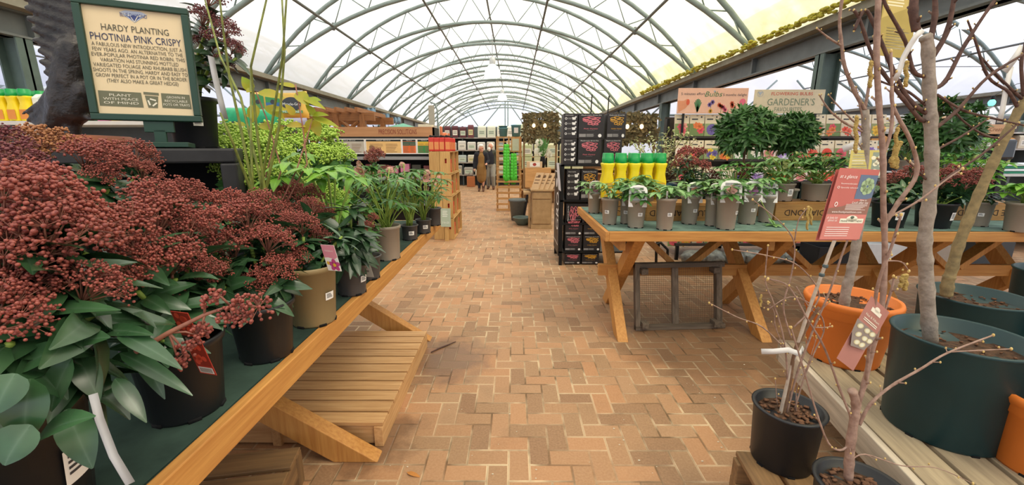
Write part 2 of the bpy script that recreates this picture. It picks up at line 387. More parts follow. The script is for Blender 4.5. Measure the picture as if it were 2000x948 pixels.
def gutter(x, y1):
    m = M(); m.box((x-.05, -6, ZG-.3), (x+.05, y1, ZG)); m.box((x-.14, -6, ZG-.3), (x+.14, y1, ZG-.275)); m.box((x-.14, -6, ZG-.02), (x+.14, y1, ZG+.0))
    m.box((x-.3, -6, ZG), (x+.3, y1, ZG+.03), 1); m.box((x-.3, -6, ZG+.03), (x-.27, y1, ZG+.1), 1); m.box((x+.27, -6, ZG+.03), (x+.3, y1, ZG+.1), 1)
    for k in range(15):
        y = 3+2.5*k
        if y < y1: m.box((x-.13, y-.02, ZG-.28), (x+.13, y+.02, ZG+.02))
    return struct(m.build('gutter_beam', [STEELB, mat('gutter_timber', '8a8779', .8, scale=8)]))
for x, y1 in ((-6., 38.5), (4.4, 38.5), (-16.4, 20.5), (14.8, 20.5)): gutter(x, y1)
def moss(x, y0, y1, name):
    m = M(); r = random.Random(3); y = y0
    while y < y1:
        s = r.uniform(.012, .04); m.ball((x+r.uniform(-.05, .05), y, ZG+.1+r.uniform(0, .08)), s, 1, 0, (1, 1.5, .7)); y += s*r.uniform(.2, 1.1)
    return tag(m.build('moss', MOSS, smooth=True), name, 'moss', kind='stuff')
moss(4.03, 3.5, 14, 'yellow green moss growing along the roof gutter above the bulb display')
POST = mat('post_green', '54655f', .5, var=.15, scale=5)
def post(x, y, z1=ZG-.3):
    m = M(); w = .13
    m.box((x-w, y-.09, 0), (x-w+.02, y+.09, z1)); m.box((x+w-.02, y-.09, 0), (x+w, y+.09, z1)); m.box((x-w, y-.012, 0), (x+w, y+.012, z1)); m.box((x-w-.06, y-.14, 0), (x+w+.06, y+.14, .02))
    return struct(m.build('column', POST))
for y in (6.25, 12.7, 19.2, 26, 33): post(4.4, y)
for y in (5.35, 15.0, 25, 34): post(-6., y)
for x in (-16.4, 14.8):
    for y in (6.25, 12.7): post(x, y)
# end and side sheets that close the building
def wall(name, a, b, z1, sheet=SHEET2):
    return struct(M().add([(*a, 0), (*b, 0), (*b, z1), (*a, z1)], [(0, 1, 2, 3)]).build(name, sheet))
def gable(name, xc, y, z0=0.):
    m = M(); pts = [(xc-HALF, y, z0), (xc+HALF, y, z0)]
    for j in range(25):
        x, z = arch(xc, A2+.1, 1-2*j/24, ZG+.12); pts.append((x, y, z))
    return struct(m.add(pts, [tuple(range(len(pts)))]).build(name, SHEET2))
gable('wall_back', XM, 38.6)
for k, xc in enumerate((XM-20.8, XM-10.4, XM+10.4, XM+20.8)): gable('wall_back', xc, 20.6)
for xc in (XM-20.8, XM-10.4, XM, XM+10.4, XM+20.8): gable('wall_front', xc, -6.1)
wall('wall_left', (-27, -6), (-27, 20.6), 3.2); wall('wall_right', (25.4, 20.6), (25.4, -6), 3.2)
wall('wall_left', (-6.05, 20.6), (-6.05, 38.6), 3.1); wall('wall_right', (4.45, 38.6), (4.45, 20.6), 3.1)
g = M()                                                           # bracing on the far gable
for (x0, z0), (x1, z1) in (((-6, 3.2), (4.4, 3.2)), ((-.8, 0), (-.8, 5.6)), ((-.55, 0), (-.55, 5.6)), ((-4.2, 4.9), (-3.0, 3.2)), ((-1.1, 5.4), (-3.0, 3.2)), ((3.4, 4.4), (1.2, 3.2)), ((-.4, 5.4), (1.2, 3.2)), ((-6, 2.2), (4.4, 2.2))):
    g.tube([(x0, 38.45, z0), (x1, 38.45, z1)], .05, 6)
struct(g.build('gable_brace_beam', STEEL, smooth=True))
for xa, xb in ((-27, -6), (4.4, 25)):
    g = M().tube([(xa, 20.45, 3.05), (xb, 20.45, 3.05)], .06, 6)
    for k in range(5):
        x = xa+(xb-xa)*(k+.5)/5; g.tube([(x, 20.45, 3.05), (x+1.6, 20.45, 4.6)], .04, 6); g.tube([(x, 20.45, 3.05), (x-1.6, 20.45, 4.6)], .04, 6)
    struct(g.build('gable_rail_beam', STEEL, smooth=True))
# hanging bell lamps
GLASS = mat('lamp_shade_glow', 'ffffff', .3, var=.0, emit=2.2)
def bell(p, label, s=1.):
    t = thing('pendant_lamp', label, 'lamp', p, 0, 'bell lamps under the roof ridge'); t.scale = (s,)*3
    M().lathe([(.27, 0), (.29, .02), (.25, .22), (.14, .36), (.1, .38)], 20).build('lamp_shade', GLASS, t, True)
    M().lathe([(.1, .36), (.11, .5), (.09, .62), (.03, .66)], 14).build('lamp_housing', mat('lamp_metal', 'b9bcbc', .4, metal=.3), t, True)
    M().tube([(0, 0, .64), (0, 0, 1.35)], .012, 5).build('cord', P('8c8f8f'), t)
    return t
bell(at(962, 150, 15.4), 'pendant bell lamp glowing white, nearest of the two along the ridge')
bell(at(981, 196, 27.), 'smaller looking white bell lamp further down the central roof ridge')
bell(at(1912, 50, 8.9), 'bright white bell lamp hanging above the bare trees and dark beam')
# ================================================================== display benches
ZT = .9
PINE = {a: wood('pine', 'b38757', 'cfa675', a) for a in 'xyz'}
PINE2 = {a: wood('orange_pine', 'b0763a', 'cb944f', a) for a in 'xyz'}
PALE = {a: wood('pale_crate', 'b38a52', 'cba568', a) for a in 'xyz'}
OLDG = {a: wood('grey_old', '4e4338', '77695a', a, .85, 40) for a in 'xyz'}
OLD = {a: wood('weathered', '6b5136', '927049', a, .8, 40) for a in 'xyz'}
GREYW = {a: wood('grey_board', '9a8d7c', 'c3b6a2', a, .8, 40) for a in 'xyz'}
FELT = mat('green_felt', '4f665d', .95, scale=9, col2='748f84', bump=.3)
FELTD = mat('dark_green_felt', '1e312a', .95, scale=7, col2='374d43', bump=.3)
def bench_table(label, x0, x1, y0, y1, axis, legs, felt, wd, sub=True):
    """axis: the way the table runs; legs: stations along it."""
    t = thing('display_table', label, 'table', (0, 0, 0))
    m = M(); r = random.Random(5)
    # felt-covered top, slightly ruffled
    nx, ny = (40, 16) if axis == 'x' else (16, 40)
    for i in range(nx+1):
        for j in range(ny+1):
            m.v.append((x0+(x1-x0)*i/nx, y0+(y1-y0)*j/ny, ZT+r.uniform(-.0012, .0012)))
    for i in range(nx):
        for j in range(ny):
            k = i*(ny+1)+j; m.f.append((k, k+ny+1, k+ny+2, k+1)); m.m.append(0)
    m.box((x0, y0, ZT-.02), (x1, y1, ZT-.003))
    m.build('felt_top', felt, t)
    def board(name, a, b, w, h, ax, up=(0, 0, 1)): return M().bar(a, b, w, h, 0, up).build(name, wd[ax], t, bev=.003)
    e = .028; za = ZT-.038
    board('edge_board', (x0, y0-e/2, za), (x1, y0-e/2, za), e, .072, 'x'); board('edge_board', (x0, y1+e/2, za), (x1, y1+e/2, za), e, .072, 'x')
    board('edge_board', (x0-e/2, y0-e, za), (x0-e/2, y1+e, za), e, .072, 'y'); board('edge_board', (x1+e/2, y0-e, za), (x1+e/2, y1+e, za), e, .072, 'y')
    lw, lt = .13, .082; zt = ZT-.075
    for s in legs:
        if axis == 'x':
            ym = (y0+y1)/2-.11; sp = .42
            for k, (ya, yb) in enumerate(((ym-sp, ym+sp), (ym+sp, ym-sp))):
                xx = s+(k-.5)*lt*1.02; m = M(); dy = lw*.62
                m.add([(xx-lt/2, ya-dy, 0), (xx-lt/2, ya+dy, 0), (xx-lt/2, yb+dy, zt), (xx-lt/2, yb-dy, zt), (xx+lt/2, ya-dy, 0), (xx+lt/2, ya+dy, 0), (xx+lt/2, yb+dy, zt), (xx+lt/2, yb-dy, zt)], [(0, 3, 2, 1), (4, 5, 6, 7), (0, 1, 5, 4), (1, 2, 6, 5), (2, 3, 7, 6), (3, 0, 4, 7)])
                m.build('leg', wd['z'], t, bev=.004)
            board('cross_rail', (s-.075, y0+.1, zt-.05), (s-.075, y1-.1, zt-.05), .045, .095, 'y')
        else:
            xm = (x0+x1)/2; sp = (x1-x0)/2-.11
            for k, (xa, xb) in enumerate(((xm-sp, xm+sp), (xm+sp, xm-sp))):
                yy = s+(k-.5)*lt*1.02; m = M(); dx = lw*.82
                m.add([(xa-dx, yy-lt/2, 0), (xa+dx, yy-lt/2, 0), (xb+dx, yy-lt/2, zt), (xb-dx, yy-lt/2, zt), (xa-dx, yy+lt/2, 0), (xa+dx, yy+lt/2, 0), (xb+dx, yy+lt/2, zt), (xb-dx, yy+lt/2, zt)], [(0, 1, 2, 3), (4, 7, 6, 5), (0, 4, 5, 1), (1, 5, 6, 2), (2, 6, 7, 3), (3, 7, 4, 0)])
                m.build('leg', wd['z'], t, bev=.004)
            board('cross_rail', (x0+.1, s+.075, zt-.05), (x1-.1, s+.075, zt-.05), .045, .095, 'x')
    if axis == 'x':
        ym = (y0+y1)/2-.11; zr = .45
        board('stretcher', (legs[0]-.16, ym, zr), (legs[-1]+.16, ym, zr), .045, .1, 'x')
        for a, b in zip(legs, legs[1:]):
            mid = (a+b)/2
            for q in (a+.16, b-.16): board('brace', (mid+(.05 if q > mid else -.05), ym, zr+.03), (q, ym, zt-.02), .045, .1, 'z', (0, 1, 0))
    else:
        xm = (x0+x1)/2; zr = .43
        board('stretcher', (xm, legs[0]-.16, zr), (xm, legs[-1]+.16, zr), .045, .1, 'y')
        for a, b in zip(legs, legs[1:]):
            mid = (a+b)/2
            for q in (a+.16, b-.16): board('brace', (xm, mid+(.05 if q > mid else -.05), zr+.03), (xm, q, zt-.02), .045, .1, 'z', (1, 0, 0))
    return t
LX = -.655                                                       # aisle edge of the skimmia table
bench_table('timber trestle table with dark green felt top carrying the red skimmias', -2.12, LX, .2, 3.42, 'y', (.55, 1.72, 3.02), FELTD, PINE2)
RY = 2.97
bench_table('timber trestle table with green felt top carrying taupe pots of hellebores', .69, 5.4, RY, RY+1.3, 'x', (.9, 2.03, 3.2, 4.4), FELT, PINE2)

# slatted pallet under the skimmia table
t = thing('slatted_pallet', 'low slatted pine pallet lying under the skimmia table', 'pallet', (0, 0, 0))
px0, px1, py0, py1 = -1.75, -.66, 1.83, 2.925; n = 11
for i in range(n):
    y = py0+(py1-py0)*(i+.5)/n; M().bar((px0, y, .125), (px1, y, .125), .085, .02).build('slat', PINE['x'], t, bev=.002)
for x in (px0+.03, (px0+px1)/2, px1-.025): M().bar((x, py0, .0575), (x, py1, .0575), .045, .113).build('bearer', PINE['y'], t, bev=.003)
M().bar((px0+.06, py0+.03, .06), (px1-.05, py0+.03, .06), .03, .1).build('end_board', PINE['x'], t, bev=.002)
# old crate at the table foot
t = thing('wooden_crate', 'old weathered slatted crate on the bricks by the skimmia table leg', 'crate', (-1.19, 1.2, 0), math.radians(10))
for i in range(5): M().bar((-.3, -.3+.15*i, .17), (.3, -.3+.15*i, .17), .125, .018).build('slat', OLD['x'], t, bev=.003)
for x in (-.28, .28): M().bar((x, -.37, .11), (x, .37, .11), .03, .1).build('side_board', OLD['y'], t, bev=.003)
for x in (-.27, .27):
    for y in (-.34, .34): M().box((x-.03, y-.03, 0), (x+.03, y+.03, .16)).build('corner_post', OLD['z'], t, bev=.004)
# framed mesh seed tray leaning under the hellebore table
a, b = onz(1240, 645), onz(1414, 640)
t = thing('garden_sieve_frame', 'dark weathered wooden frame with wire mesh leaning under the hellebore table', 'frame', (a.x, a.y, 0), math.atan2(b.y-a.y, b.x-a.x))
w, h, tl = (b-a).length, .55, -.12
L_ = lambda x, z, o=0: V((x, o-tl*z/h*1.0, z))
for x in (.02, w-.05): M().bar(L_(x, 0), L_(x, h), .05 if x > .1 else .04, .05, 0, (0, 1, 0)).build('side_rail', OLDG['z'], t, bev=.003)
M().bar(L_(w*.46, .03, .015), L_(w*.46, h-.03, .015), .055, .02, 0, (0, 1, 0)).build('middle_rail', OLDG['z'], t, bev=.002)
for z in (.02, h-.02): M().bar(L_(0, z), L_(w, z), .05, .04).build('end_rail', OLDG['x'], t, bev=.003)
for x in (.07, w-.09):
    for z in (.05, h-.06): M().box((x-.025, -tl*z/h-.06, z-.025), (x+.03, -tl*z/h+.02, z+.025)).build('corner_block', OLDG['y'], t, bev=.003)
m = M()
for i in range(1, 48): m.bar(L_(w*i/48, .03, .02), L_(w*i/48, h-.03, .02), .0016, .0016)
for i in range(1, 34): m.bar(L_(.03, h*i/34, .02), L_(w-.03, h*i/34, .02), .0016, .0016)
m.build('wire_mesh', mat('wire', '6f5a45', .6, metal=.3), t)

# plinth: black open box that carries the sign and the statue
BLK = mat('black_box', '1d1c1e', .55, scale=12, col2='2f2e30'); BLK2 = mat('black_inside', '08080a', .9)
bx1, by = at(458, 292, 1.62).x, 1.62
t = thing('black_plinth', 'black open fronted box standing on the skimmia table under the planting sign', 'plinth', (bx1, by, ZT), math.radians(26))
bw, bd, bh, th = .85, .32, HC+.004-ZT, .055
m = M(); m.box((-bw, 0, bh-th), (0, bd, bh)); m.box((-bw, 0, 0), (0, bd, th)); m.box((-th, 0, th), (0, bd, bh-th)); m.box((-bw, 0, th), (-bw+th, bd, bh-th)); m.build('body', BLK, t, bev=.008)
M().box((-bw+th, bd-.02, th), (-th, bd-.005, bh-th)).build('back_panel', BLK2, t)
# ================================================================== plant kit
POTC = {'taupe': mat('taupe_plastic', '9b8f80', .5, var=.05, scale=8, bump=.02), 'tan': mat('tan_plastic', '8f7d58', .5, var=.05, scale=8, bump=.02), 'black': mat('black_plastic', '1c1d20', .45, var=.1, scale=8, bump=.02),
        'grey': mat('grey_plastic', '4b4a4b', .5, var=.06, scale=8), 'green': mat('dark_green_plastic', '143336', .42, var=.12, scale=6, bump=.02), 'orange': mat('orange_plastic', 'd2732b', .5, var=.06, scale=6), 'blue': mat('blue_glaze', '3d6580', .3, var=.12, scale=6)}
SOIL = mat('compost', '2a1c14', .95, scale=60, col2='5a3f2b', bump=.8); BARK = mat('bark_chip', '4f3425', .9, scale=30, col2='76523a')
LEAFD = mat('leaf_dark', '1c3520', .33, scale=8, col2='32512f', trans=.1, rnd=.18, spec=.55, rib=.5)
LEAFS = mat('leaf_skimmia', '203c24', .27, scale=7, col2='406440', trans=.08, rnd=.12, spec=.6, rib=.55)
LEAFM = mat('leaf_mid', '3c6a33', .42, scale=8, col2='5f9145', trans=.22, rnd=.2, rib=.5)
LEAFL = mat('leaf_light', '5f9630', .42, scale=8, col2='8fc04a', trans=.3, rnd=.15, rib=.5)
LEAFY = mat('leaf_yellow_green', '8fae2c', .4, scale=10, col2='c2a73a', trans=.35, rnd=.2)
LEAFH = mat('leaf_hellebore', '5a8549', .4, scale=7, col2='8db473', trans=.25, rnd=.15, rib=.5)
LEAFB = mat('leaf_bay', '2e5225', .4, scale=6, col2='4a7436', trans=.15, rnd=.15, rib=.4)
LEAFV = mat('leaf_variegated', '6d8a48', .45, scale=55, col2='e6e2a8', trans=.2, rnd=.1)
STEMO = mat('stem_olive', '565c2c', .5, scale=30, col2='848c3e'); STEMG = mat('stem_green', '6f8a35', .55, scale=20, col2='94a94c'); STEMB = mat('stem_brown', '5e4531', .8, scale=40, col2='7d604a')
STEMR = mat('stem_red', '7d4a40', .6, scale=40, col2='9a6a58')
BUDR = mat('bud_red', '692a2c', .5, scale=160, col2='a65a4a', rnd=.12); BUDT = mat('bud_tan', '85513a', .55, scale=140, col2='b07b4c', rnd=.1); BUDL = mat('bud_lime', '8fb83a', .5, scale=140, col2='c2d86a', trans=.15, rnd=.1)
BUDP = mat('bud_purple', '4f2230', .55, scale=140, col2='7c4142', rnd=.1)
PETAL = mat('petal_dusky', 'b98378', .5, scale=30, col2='d6b09a', trans=.3, rnd=.15); PETALW = mat('petal_white', 'ecebdf', .5, scale=30, trans=.3); PETALG = mat('petal_green', 'a9b86a', .5, scale=30, col2='c9c78f', trans=.3)
TAGW = P('ece9e4', .5); INK = P('3a3a3c', .6)
def price_mark(fc, m, x, y, w, h, z=.0012, i0=0):
    """small white sticker with lines of print"""
    fc.rect(m, x, y, x+w, y+h, i0, z)
    fc.lines(m, x+w*.12, y+h*.45, x+w*.88, y+h*.92, 3, i0+1, z+.0006, th=.35); fc.rect(m, x+w*.12, y+h*.14, x+w*.5, y+h*.32, i0+1, z+.0006)
def pot(t, kind, rt, h, rb=None, sticker=None, style='round', soil=True, chips=0, ref=None):
    """Plant pot with hollow rim; sticker = bearing (radians) or None."""
    rb = rb or rt*.78; m = M(); rim = h*.1
    if style == 'round':
        rm = rt-.004-(rt-rb)*.1
        pr = [(rb*.96, 0), (rb, .006), (rm, h-rim), (rt, h-rim+.002), (rt+.002, h-.003), (rt-.001, h), (rt-.006, h-.002), (rm-.006, h-rim), (rm-.008, h*.86)]
    elif style == 'big':
        pr = [(rb*.97, 0), (rb, .008), (rt-.006, h-.02), (rt, h-.012), (rt+.003, h-.004), (rt-.004, h), (rt-.014, h-.004), (rt-.02, h*.85)]
    elif style == 'lip':
        pr = [(rb*.97, 0), (rb, .01), (rt*.93, h*.74), (rt*.97, h*.76), (rt*.97, h*.86), (rt, h*.88), (rt+.008, h*.95), (rt+.002, h), (rt-.014, h-.003), (rt-.02, h*.86)]
    else:
        pr = [(rb*.9, 0), (rb, .01), (rt*.9, h*.6), (rt*.97, h*.8), (rt+.012, h*.9), (rt+.016, h*.96), (rt, h), (rt-.015, h*.97), (rt-.03, h*.85)]
    zs = pr[-1][1]; rs = pr[-1][0]
    m.lathe(pr, 36)
    for k in range(6):                                           # drainage holes: protruding black blocks paint the shade inside them
        a = k*math.pi/3+.3; c, s = math.cos(a), math.sin(a); R = Mx.Rotation(a, 3, 'Z'); w = .012
        m.box((rb-.02, -w, 0), (rb+.0015, w, .008), 1, R)
    m.build('pot', [POTC[kind], BLK2], t, True)
    if soil:
        s = M(); r = random.Random(int(rt*1e4)+int(h*1e4)); n = 18; s.v.append((0, 0, zs+.006)); 
        for q in (.5, 1.):
            for j in range(n): a = 2*math.pi*j/n; s.v.append((math.cos(a)*rs*q, math.sin(a)*rs*q, zs+r.uniform(-.004, .006)*(1 if q < 1 else .3)))
        for j in range(n): s.f += [(0, 1+j, 1+(j+1) % n), (1+j, 1+n+j, 1+n+(j+1) % n, 1+(j+1) % n)]; s.m += [0, 0]
        for _ in range(chips):
            a, q = r.uniform(0, 6.28), rs*.93*math.sqrt(r.random()); d = .5+r.random(); s.box((-.007*d, -.004*d, -.003), (.007*d, .004*d, .003), 1, Mx.Translation((math.cos(a)*q, math.sin(a)*q, zs+.008)).to_3x3() if False else None)
            vs = s.v[-8:]; R = Mx.Rotation(r.uniform(0, 6), 3, 'Z') @ Mx.Rotation(r.uniform(-.5, .5), 3, 'X')
            s.v[-8:] = [tuple(R @ V(p)+V((math.cos(a)*q, math.sin(a)*q, zs+.009))) for p in vs]
        s.build('soil', [SOIL, BARK], t, True)
    if sticker is not None:
        sk = M(); rr = rb+(rt-rb)*.52; zc = h*.5; wd, hh = (.034, .026) if rt < .1 else (.05, .06)
        if style == 'big' or rt > .14: wd, hh = .05, .06
        a0 = sticker; R = lambda a, z, o: (math.cos(a)*(rb+(rt-rb)*z/h*.93+o), math.sin(a)*(rb+(rt-rb)*z/h*.93+o), z)
        def patch(x0, x1, z0, z1, mi, o):
            n = 6; k = len(sk.v)
            for i in range(n+1):
                a = a0+(x0+(x1-x0)*i/n)/rr; sk.v += [R(a, zc+z0, o), R(a, zc+z1, o)]
            for i in range(n): sk.f.append((k+2*i, k+2*i+2, k+2*i+3, k+2*i+1)); sk.m.append(mi)
        patch(-wd/2, wd/2, -hh/2, hh/2, 0, .0012)
        for q in range(4): patch(-wd*.38, wd*(.1+.07*((q*5) % 4)), hh*(.34-.16*q)-hh*.08, hh*(.34-.16*q), 1, .0018)
        sk.build('price_sticker', [TAGW, INK], t)
    return zs
# ---- shared flower and leaf meshes
def head_mesh(name, bud, seed, R=.055, n=380, br=.003, lv=1, flat=.75):
    r = random.Random(seed); m = M(); nb = 13; ends = []
    m.tube([(0, 0, -R*1.2), (0, 0, R*.2)], [R*.06, R*.045], 6, 1)
    for i in range(nb):
        a = i*2.4; el = 1.35-1.25*(i/nb)**.8+r.uniform(-.12, .12); L = R*(.85+.25*r.random())
        e = V((math.cos(a)*math.cos(el)*L, math.sin(a)*math.cos(el)*L, math.sin(el)*L*flat+R*.05)); ends.append(e)
        m.tube([(0, 0, -R*.5), e*.55+V((0, 0, -R*.08)), e], [R*.035, R*.025, R*.012], 4, 1)
    for k in range(n):
        e = ends[k % nb]; d = rdir(-.5, 1, r); p = e+d*R*(.16+.28*r.random()**.7)
        m.ball(p, br*r.uniform(.75, 1.25), lv)
        if k % 3 == 0: m.tube([e*.8, p], [R*.014, R*.01], 3, 1, False)
    me = m.build(name, [bud, STEMR if bud is not BUDL else STEMG], None, True); d_ = me.data; bpy.data.objects.remove(me); return d_
HEADS = [head_mesh('flower_head', BUDR, s, .058, 480, .0027) for s in (1, 2, 3)]
HEADT = [head_mesh('flower_head', BUDT, 4, .05, 380, .0027)]; HEADP = [head_mesh('flower_head', BUDP, 5, .055, 330, .0027)]
HEADL = [head_mesh('flower_head', BUDL, s, .055, 260, .0045, 0) for s in (6, 7)]
HEADF = [head_mesh('flower_head', BUDR, s, .05, 150, .0052, 0) for s in (8, 9)]
def inst(name, me, parent, loc, d=V((0, 0, 1)), s=1., spin=0):
    o = bpy.data.objects.new(name, me); COL.objects.link(o); o.parent = parent; o.location = loc
    q = V((0, 0, 1)).rotation_difference(V(d).normalized()); o.rotation_mode = 'QUATERNION'; o.rotation_quaternion = q @ Mx.Rotation(spin, 3, 'Z').to_quaternion(); o.scale = (s,)*3
    return o
def stem_curve(a, b, bend=.25, n=5, r=RG):
    """From a rising first, then leaning over to b."""
    a, b = V(a), V(b); pts = []
    for i in range(n+1):
        t = i/n; p = a.lerp(b, t); q = V((a.x+(b.x-a.x)*t**1.6, a.y+(b.y-a.y)*t**1.6, a.z+(b.z-a.z)*t)); pts.append(p.lerp(q, bend*3))
    return pts
def whorl(m, p, d, n, L, Wd, r, el=(.0, .5), droop=.35, mi=0, seg=5, fold=.25):
    """n leaves around a shoot tip; el = elevation above the plane across d."""
    d = V(d).normalized(); x = perp(d); y = d.cross(x)
    for i in range(n):
        a = 6.283*i/n+r.uniform(-.4, .4); e = r.uniform(*el); o = x*math.cos(a)+y*math.sin(a); dd = o*math.cos(e)+d*math.sin(e)
        m.leaf(V(p)-d*r.uniform(0, .02), dd, d*math.cos(e)-o*math.sin(e), L*r.uniform(.75, 1.15), Wd*r.uniform(.8, 1.15), droop*r.uniform(.4, 1.5), fold, mi, seg)
def skimmia(label, kind, base, rt, h, heads, leafmat=None, hd=None, LL=.1, LW=.036, sticker=None, seed=1, extra=6, style='round', nw=7, group=None, bare=False, name='skimmia_plant'):
    """heads: world points with size; each on a stem of its own with leaf whorls."""
    r = random.Random(seed); base = V(base); t = thing(name, label, 'plant', base, 0, group)
    zs = pot(t, kind, rt, h, None, sticker, style); hd = hd or HEADS
    lm = M(); sm = M()
    for i, (p, s) in enumerate(heads):
        p = V(p)-base; root = V((r.uniform(-.3, .3)*rt, r.uniform(-.3, .3)*rt, zs)); foot = p-V((0, 0, .05*s))
        pts = stem_curve(root, foot, .2); sm.tube(pts, [.006]*3+[.005]*3, 6)
        d = (pts[-1]-pts[-2]).normalized()
        if not bare: inst('flower_head', hd[i % len(hd)], t, p-d*.01, (d+V((0, 0, .6))).normalized(), s*r.uniform(.95, 1.1), r.uniform(0, 6))
        whorl(lm, foot-d*.012, d, nw, LL, LW, r, (-.15, .5)); whorl(lm, foot-d*.005, d, 3, LL*1.05, LW*.95, r, (.3, .85), .5)
        whorl(lm, foot.lerp(root, .28), d, nw-1, LL, LW, r, (-.3, .35))
        whorl(lm, foot.lerp(root, .55), d, nw-2, LL*.95, LW, r, (-.4, .2))
    for _ in range(extra):
        a = r.uniform(0, 6.28); q = rt*r.uniform(.6, 1.3); p = V((math.cos(a)*q, math.sin(a)*q, zs+r.uniform(.05, .16)))
        sm.tube(stem_curve((math.cos(a)*rt*.3, math.sin(a)*rt*.3, zs), p), .004, 5); whorl(lm, p, (math.cos(a)*.5, math.sin(a)*.5, 1), nw, LL, LW, r, (-.2, .5))
    sm.build('stems', STEMG, t, True); lm.build('leaves', leafmat or LEAFS, t, True)
    return t
def palm_leaf(m, p, d, n, L, Wd, r, mi=0, spread=2.1, droop=.3):
    """Hand-shaped leaf of n leaflets."""
    d = V(d).normalized(); up = V((0, 0, 1)); x = perp(d); nn = x.cross(d).normalized()
    if nn.z < 0: nn = -nn
    y = d-up*d.dot(up); y = y.normalized() if y.length > .1 else V((1, 0, 0)); x = y.cross(up)
    for i in range(n):
        a = spread*(-1+2*i/(n-1)); dd = y*math.cos(a)+x*math.sin(a)+up*r.uniform(-.15, .2); k = 1-.3*abs(a)/spread
        m.leaf(p, dd, up, L*k*r.uniform(.85, 1.1), Wd*k, droop*r.uniform(.6, 1.5), .22, mi, 5)
def cup_flower(m, p, d, R, r, mi=0, mc=1, n=5):
    """Nodding five-petalled flower."""
    d = V(d).normalized(); x = perp(d); y = d.cross(x)
    for i in range(n):
        a = 6.283*i/n; o = x*math.cos(a)+y*math.sin(a); m.leaf(V(p), (o+d*.55), d-o*.6, R, R*.95, -.15, .15, mi, 4, .5)
    m.ball(V(p)+d*R*.18, R*.2, 1, mc)
def _cup(pm):
    m = M(); cup_flower(m, (0, 0, 0), (0, 0, 1), .032, RG, 0, 1); o = m.build('flower', [pm, PETALG], None, True); d = o.data; bpy.data.objects.remove(o); return d
CUP, CUPG = _cup(PETAL), _cup(PETALG)
def hellebore(label, kind, base, rt, h, stems, leafL=.08, leafW=.026, flowers=0, sticker=None, seed=1, rb=None, leafmat=None, petal=None, spread=.13, height=.16, card=None, group=None, name='hellebore_plant', nl=(5, 7), toward=None):
    stems = int(stems*1.6); r = random.Random(seed); base = V(base); t = thing(name, label, 'plant', base, 0, group)
    zs = pot(t, kind, rt, h, rb, sticker); sm = M(); lm = M(); fm = M()
    for i in range(stems):
        a = 6.283*i/stems*1.0+r.uniform(-.4, .4); q = spread*r.uniform(.35, 1.05); p = V((math.cos(a)*q, math.sin(a)*q, zs+height*(.25+.85*r.random()**.6)))
        if toward: p += V(toward)*r.uniform(0, 1)
        rt0 = V((r.uniform(-.3, .3)*rt, r.uniform(-.3, .3)*rt, zs)); sm.tube(stem_curve(rt0, p), [.0032]*6, 5)
        palm_leaf(lm, p, (math.cos(a), math.sin(a), .3), r.randint(*nl), leafL, leafW, r)
    for i in range(flowers):
        a = r.uniform(0, 6.28); q = spread*r.uniform(.3, 1.1); p = V((math.cos(a)*q, math.sin(a)*q, zs+height*r.uniform(.75, 1.25)))
        sm.tube(stem_curve((0, 0, zs), p), .003, 5); inst('flower', CUPG if petal is PETALG else CUP, t, p, (math.cos(a)*.8, math.sin(a)*.8-.3, -.25), r.uniform(.85, 1.2), r.uniform(0, 6))
    sm.build('stems', STEMG, t, True); lm.build('leaves', leafmat or LEAFH, t, True)
    if card: plant_card(t, zs, rt, *card)
    return t
def plant_card(t, zs, rt, bearing, w, hgt, col, tilt=.1):
    """Round-topped white plant label pushed into the compost; col = the flower pictured."""
    c, s = math.cos(bearing), math.sin(bearing); o = V((c*rt*.8, s*rt*.8, zs-.02)); xd = V((-s, c, 0)); yd = V((c*tilt, s*tilt, 1)).normalized()
    f = Face(o-xd*w/2, xd, yd); m = M(); pts = [(0, 0), (w, 0), (w, hgt-w*.3)]+[(w/2+w/2*math.cos(a), hgt-w*.3+w*.3*math.sin(a)) for a in (.5, 1, 1.57, 2.1, 2.6)]+[(0, hgt-w*.3)]
    k = len(pts); m.add([f.p(x, y, 0) for x, y in pts]+[f.p(x, y, -.0012) for x, y in pts], [tuple(range(k)), tuple(range(2*k-1, k-1, -1))]+[(i, i+k, (i+1) % k+k, (i+1) % k) for i in range(k)])
    y0 = hgt*.38; f.rect(m, w*.14, y0, w*.86, hgt*.72, 2); 
    for i in range(5): a = 6.283*i/5; f.disc(m, w*.5+w*.15*math.cos(a), hgt*.55+w*.15*math.sin(a), w*.14, w*.14, 1, .0016, 8)
    f.lines(m, w*.2, hgt*.76, w*.8, hgt*.88, 2, 3)
    return m.build('plant_label', [TAGW, P(col), P('5c6a54'), INK], t)
def stake(t, zs, rt, bearing, w, hgt, lean=.2):
    c, s = math.cos(bearing), math.sin(bearing); o = V((c*rt*.7, s*rt*.7, zs-.03)); xd = V((-s, c, 0)); yd = V((c*lean, s*lean, 1)).normalized(); f = Face(o-xd*w/2, xd, yd); m = M()
    f.slab(m, 0, 0, w, hgt, 0, .001); f.lines(m, w*.15, hgt*.5, w*.85, hgt*.93, 5, 1); return m.build('plant_label', [TAGW, INK], t)
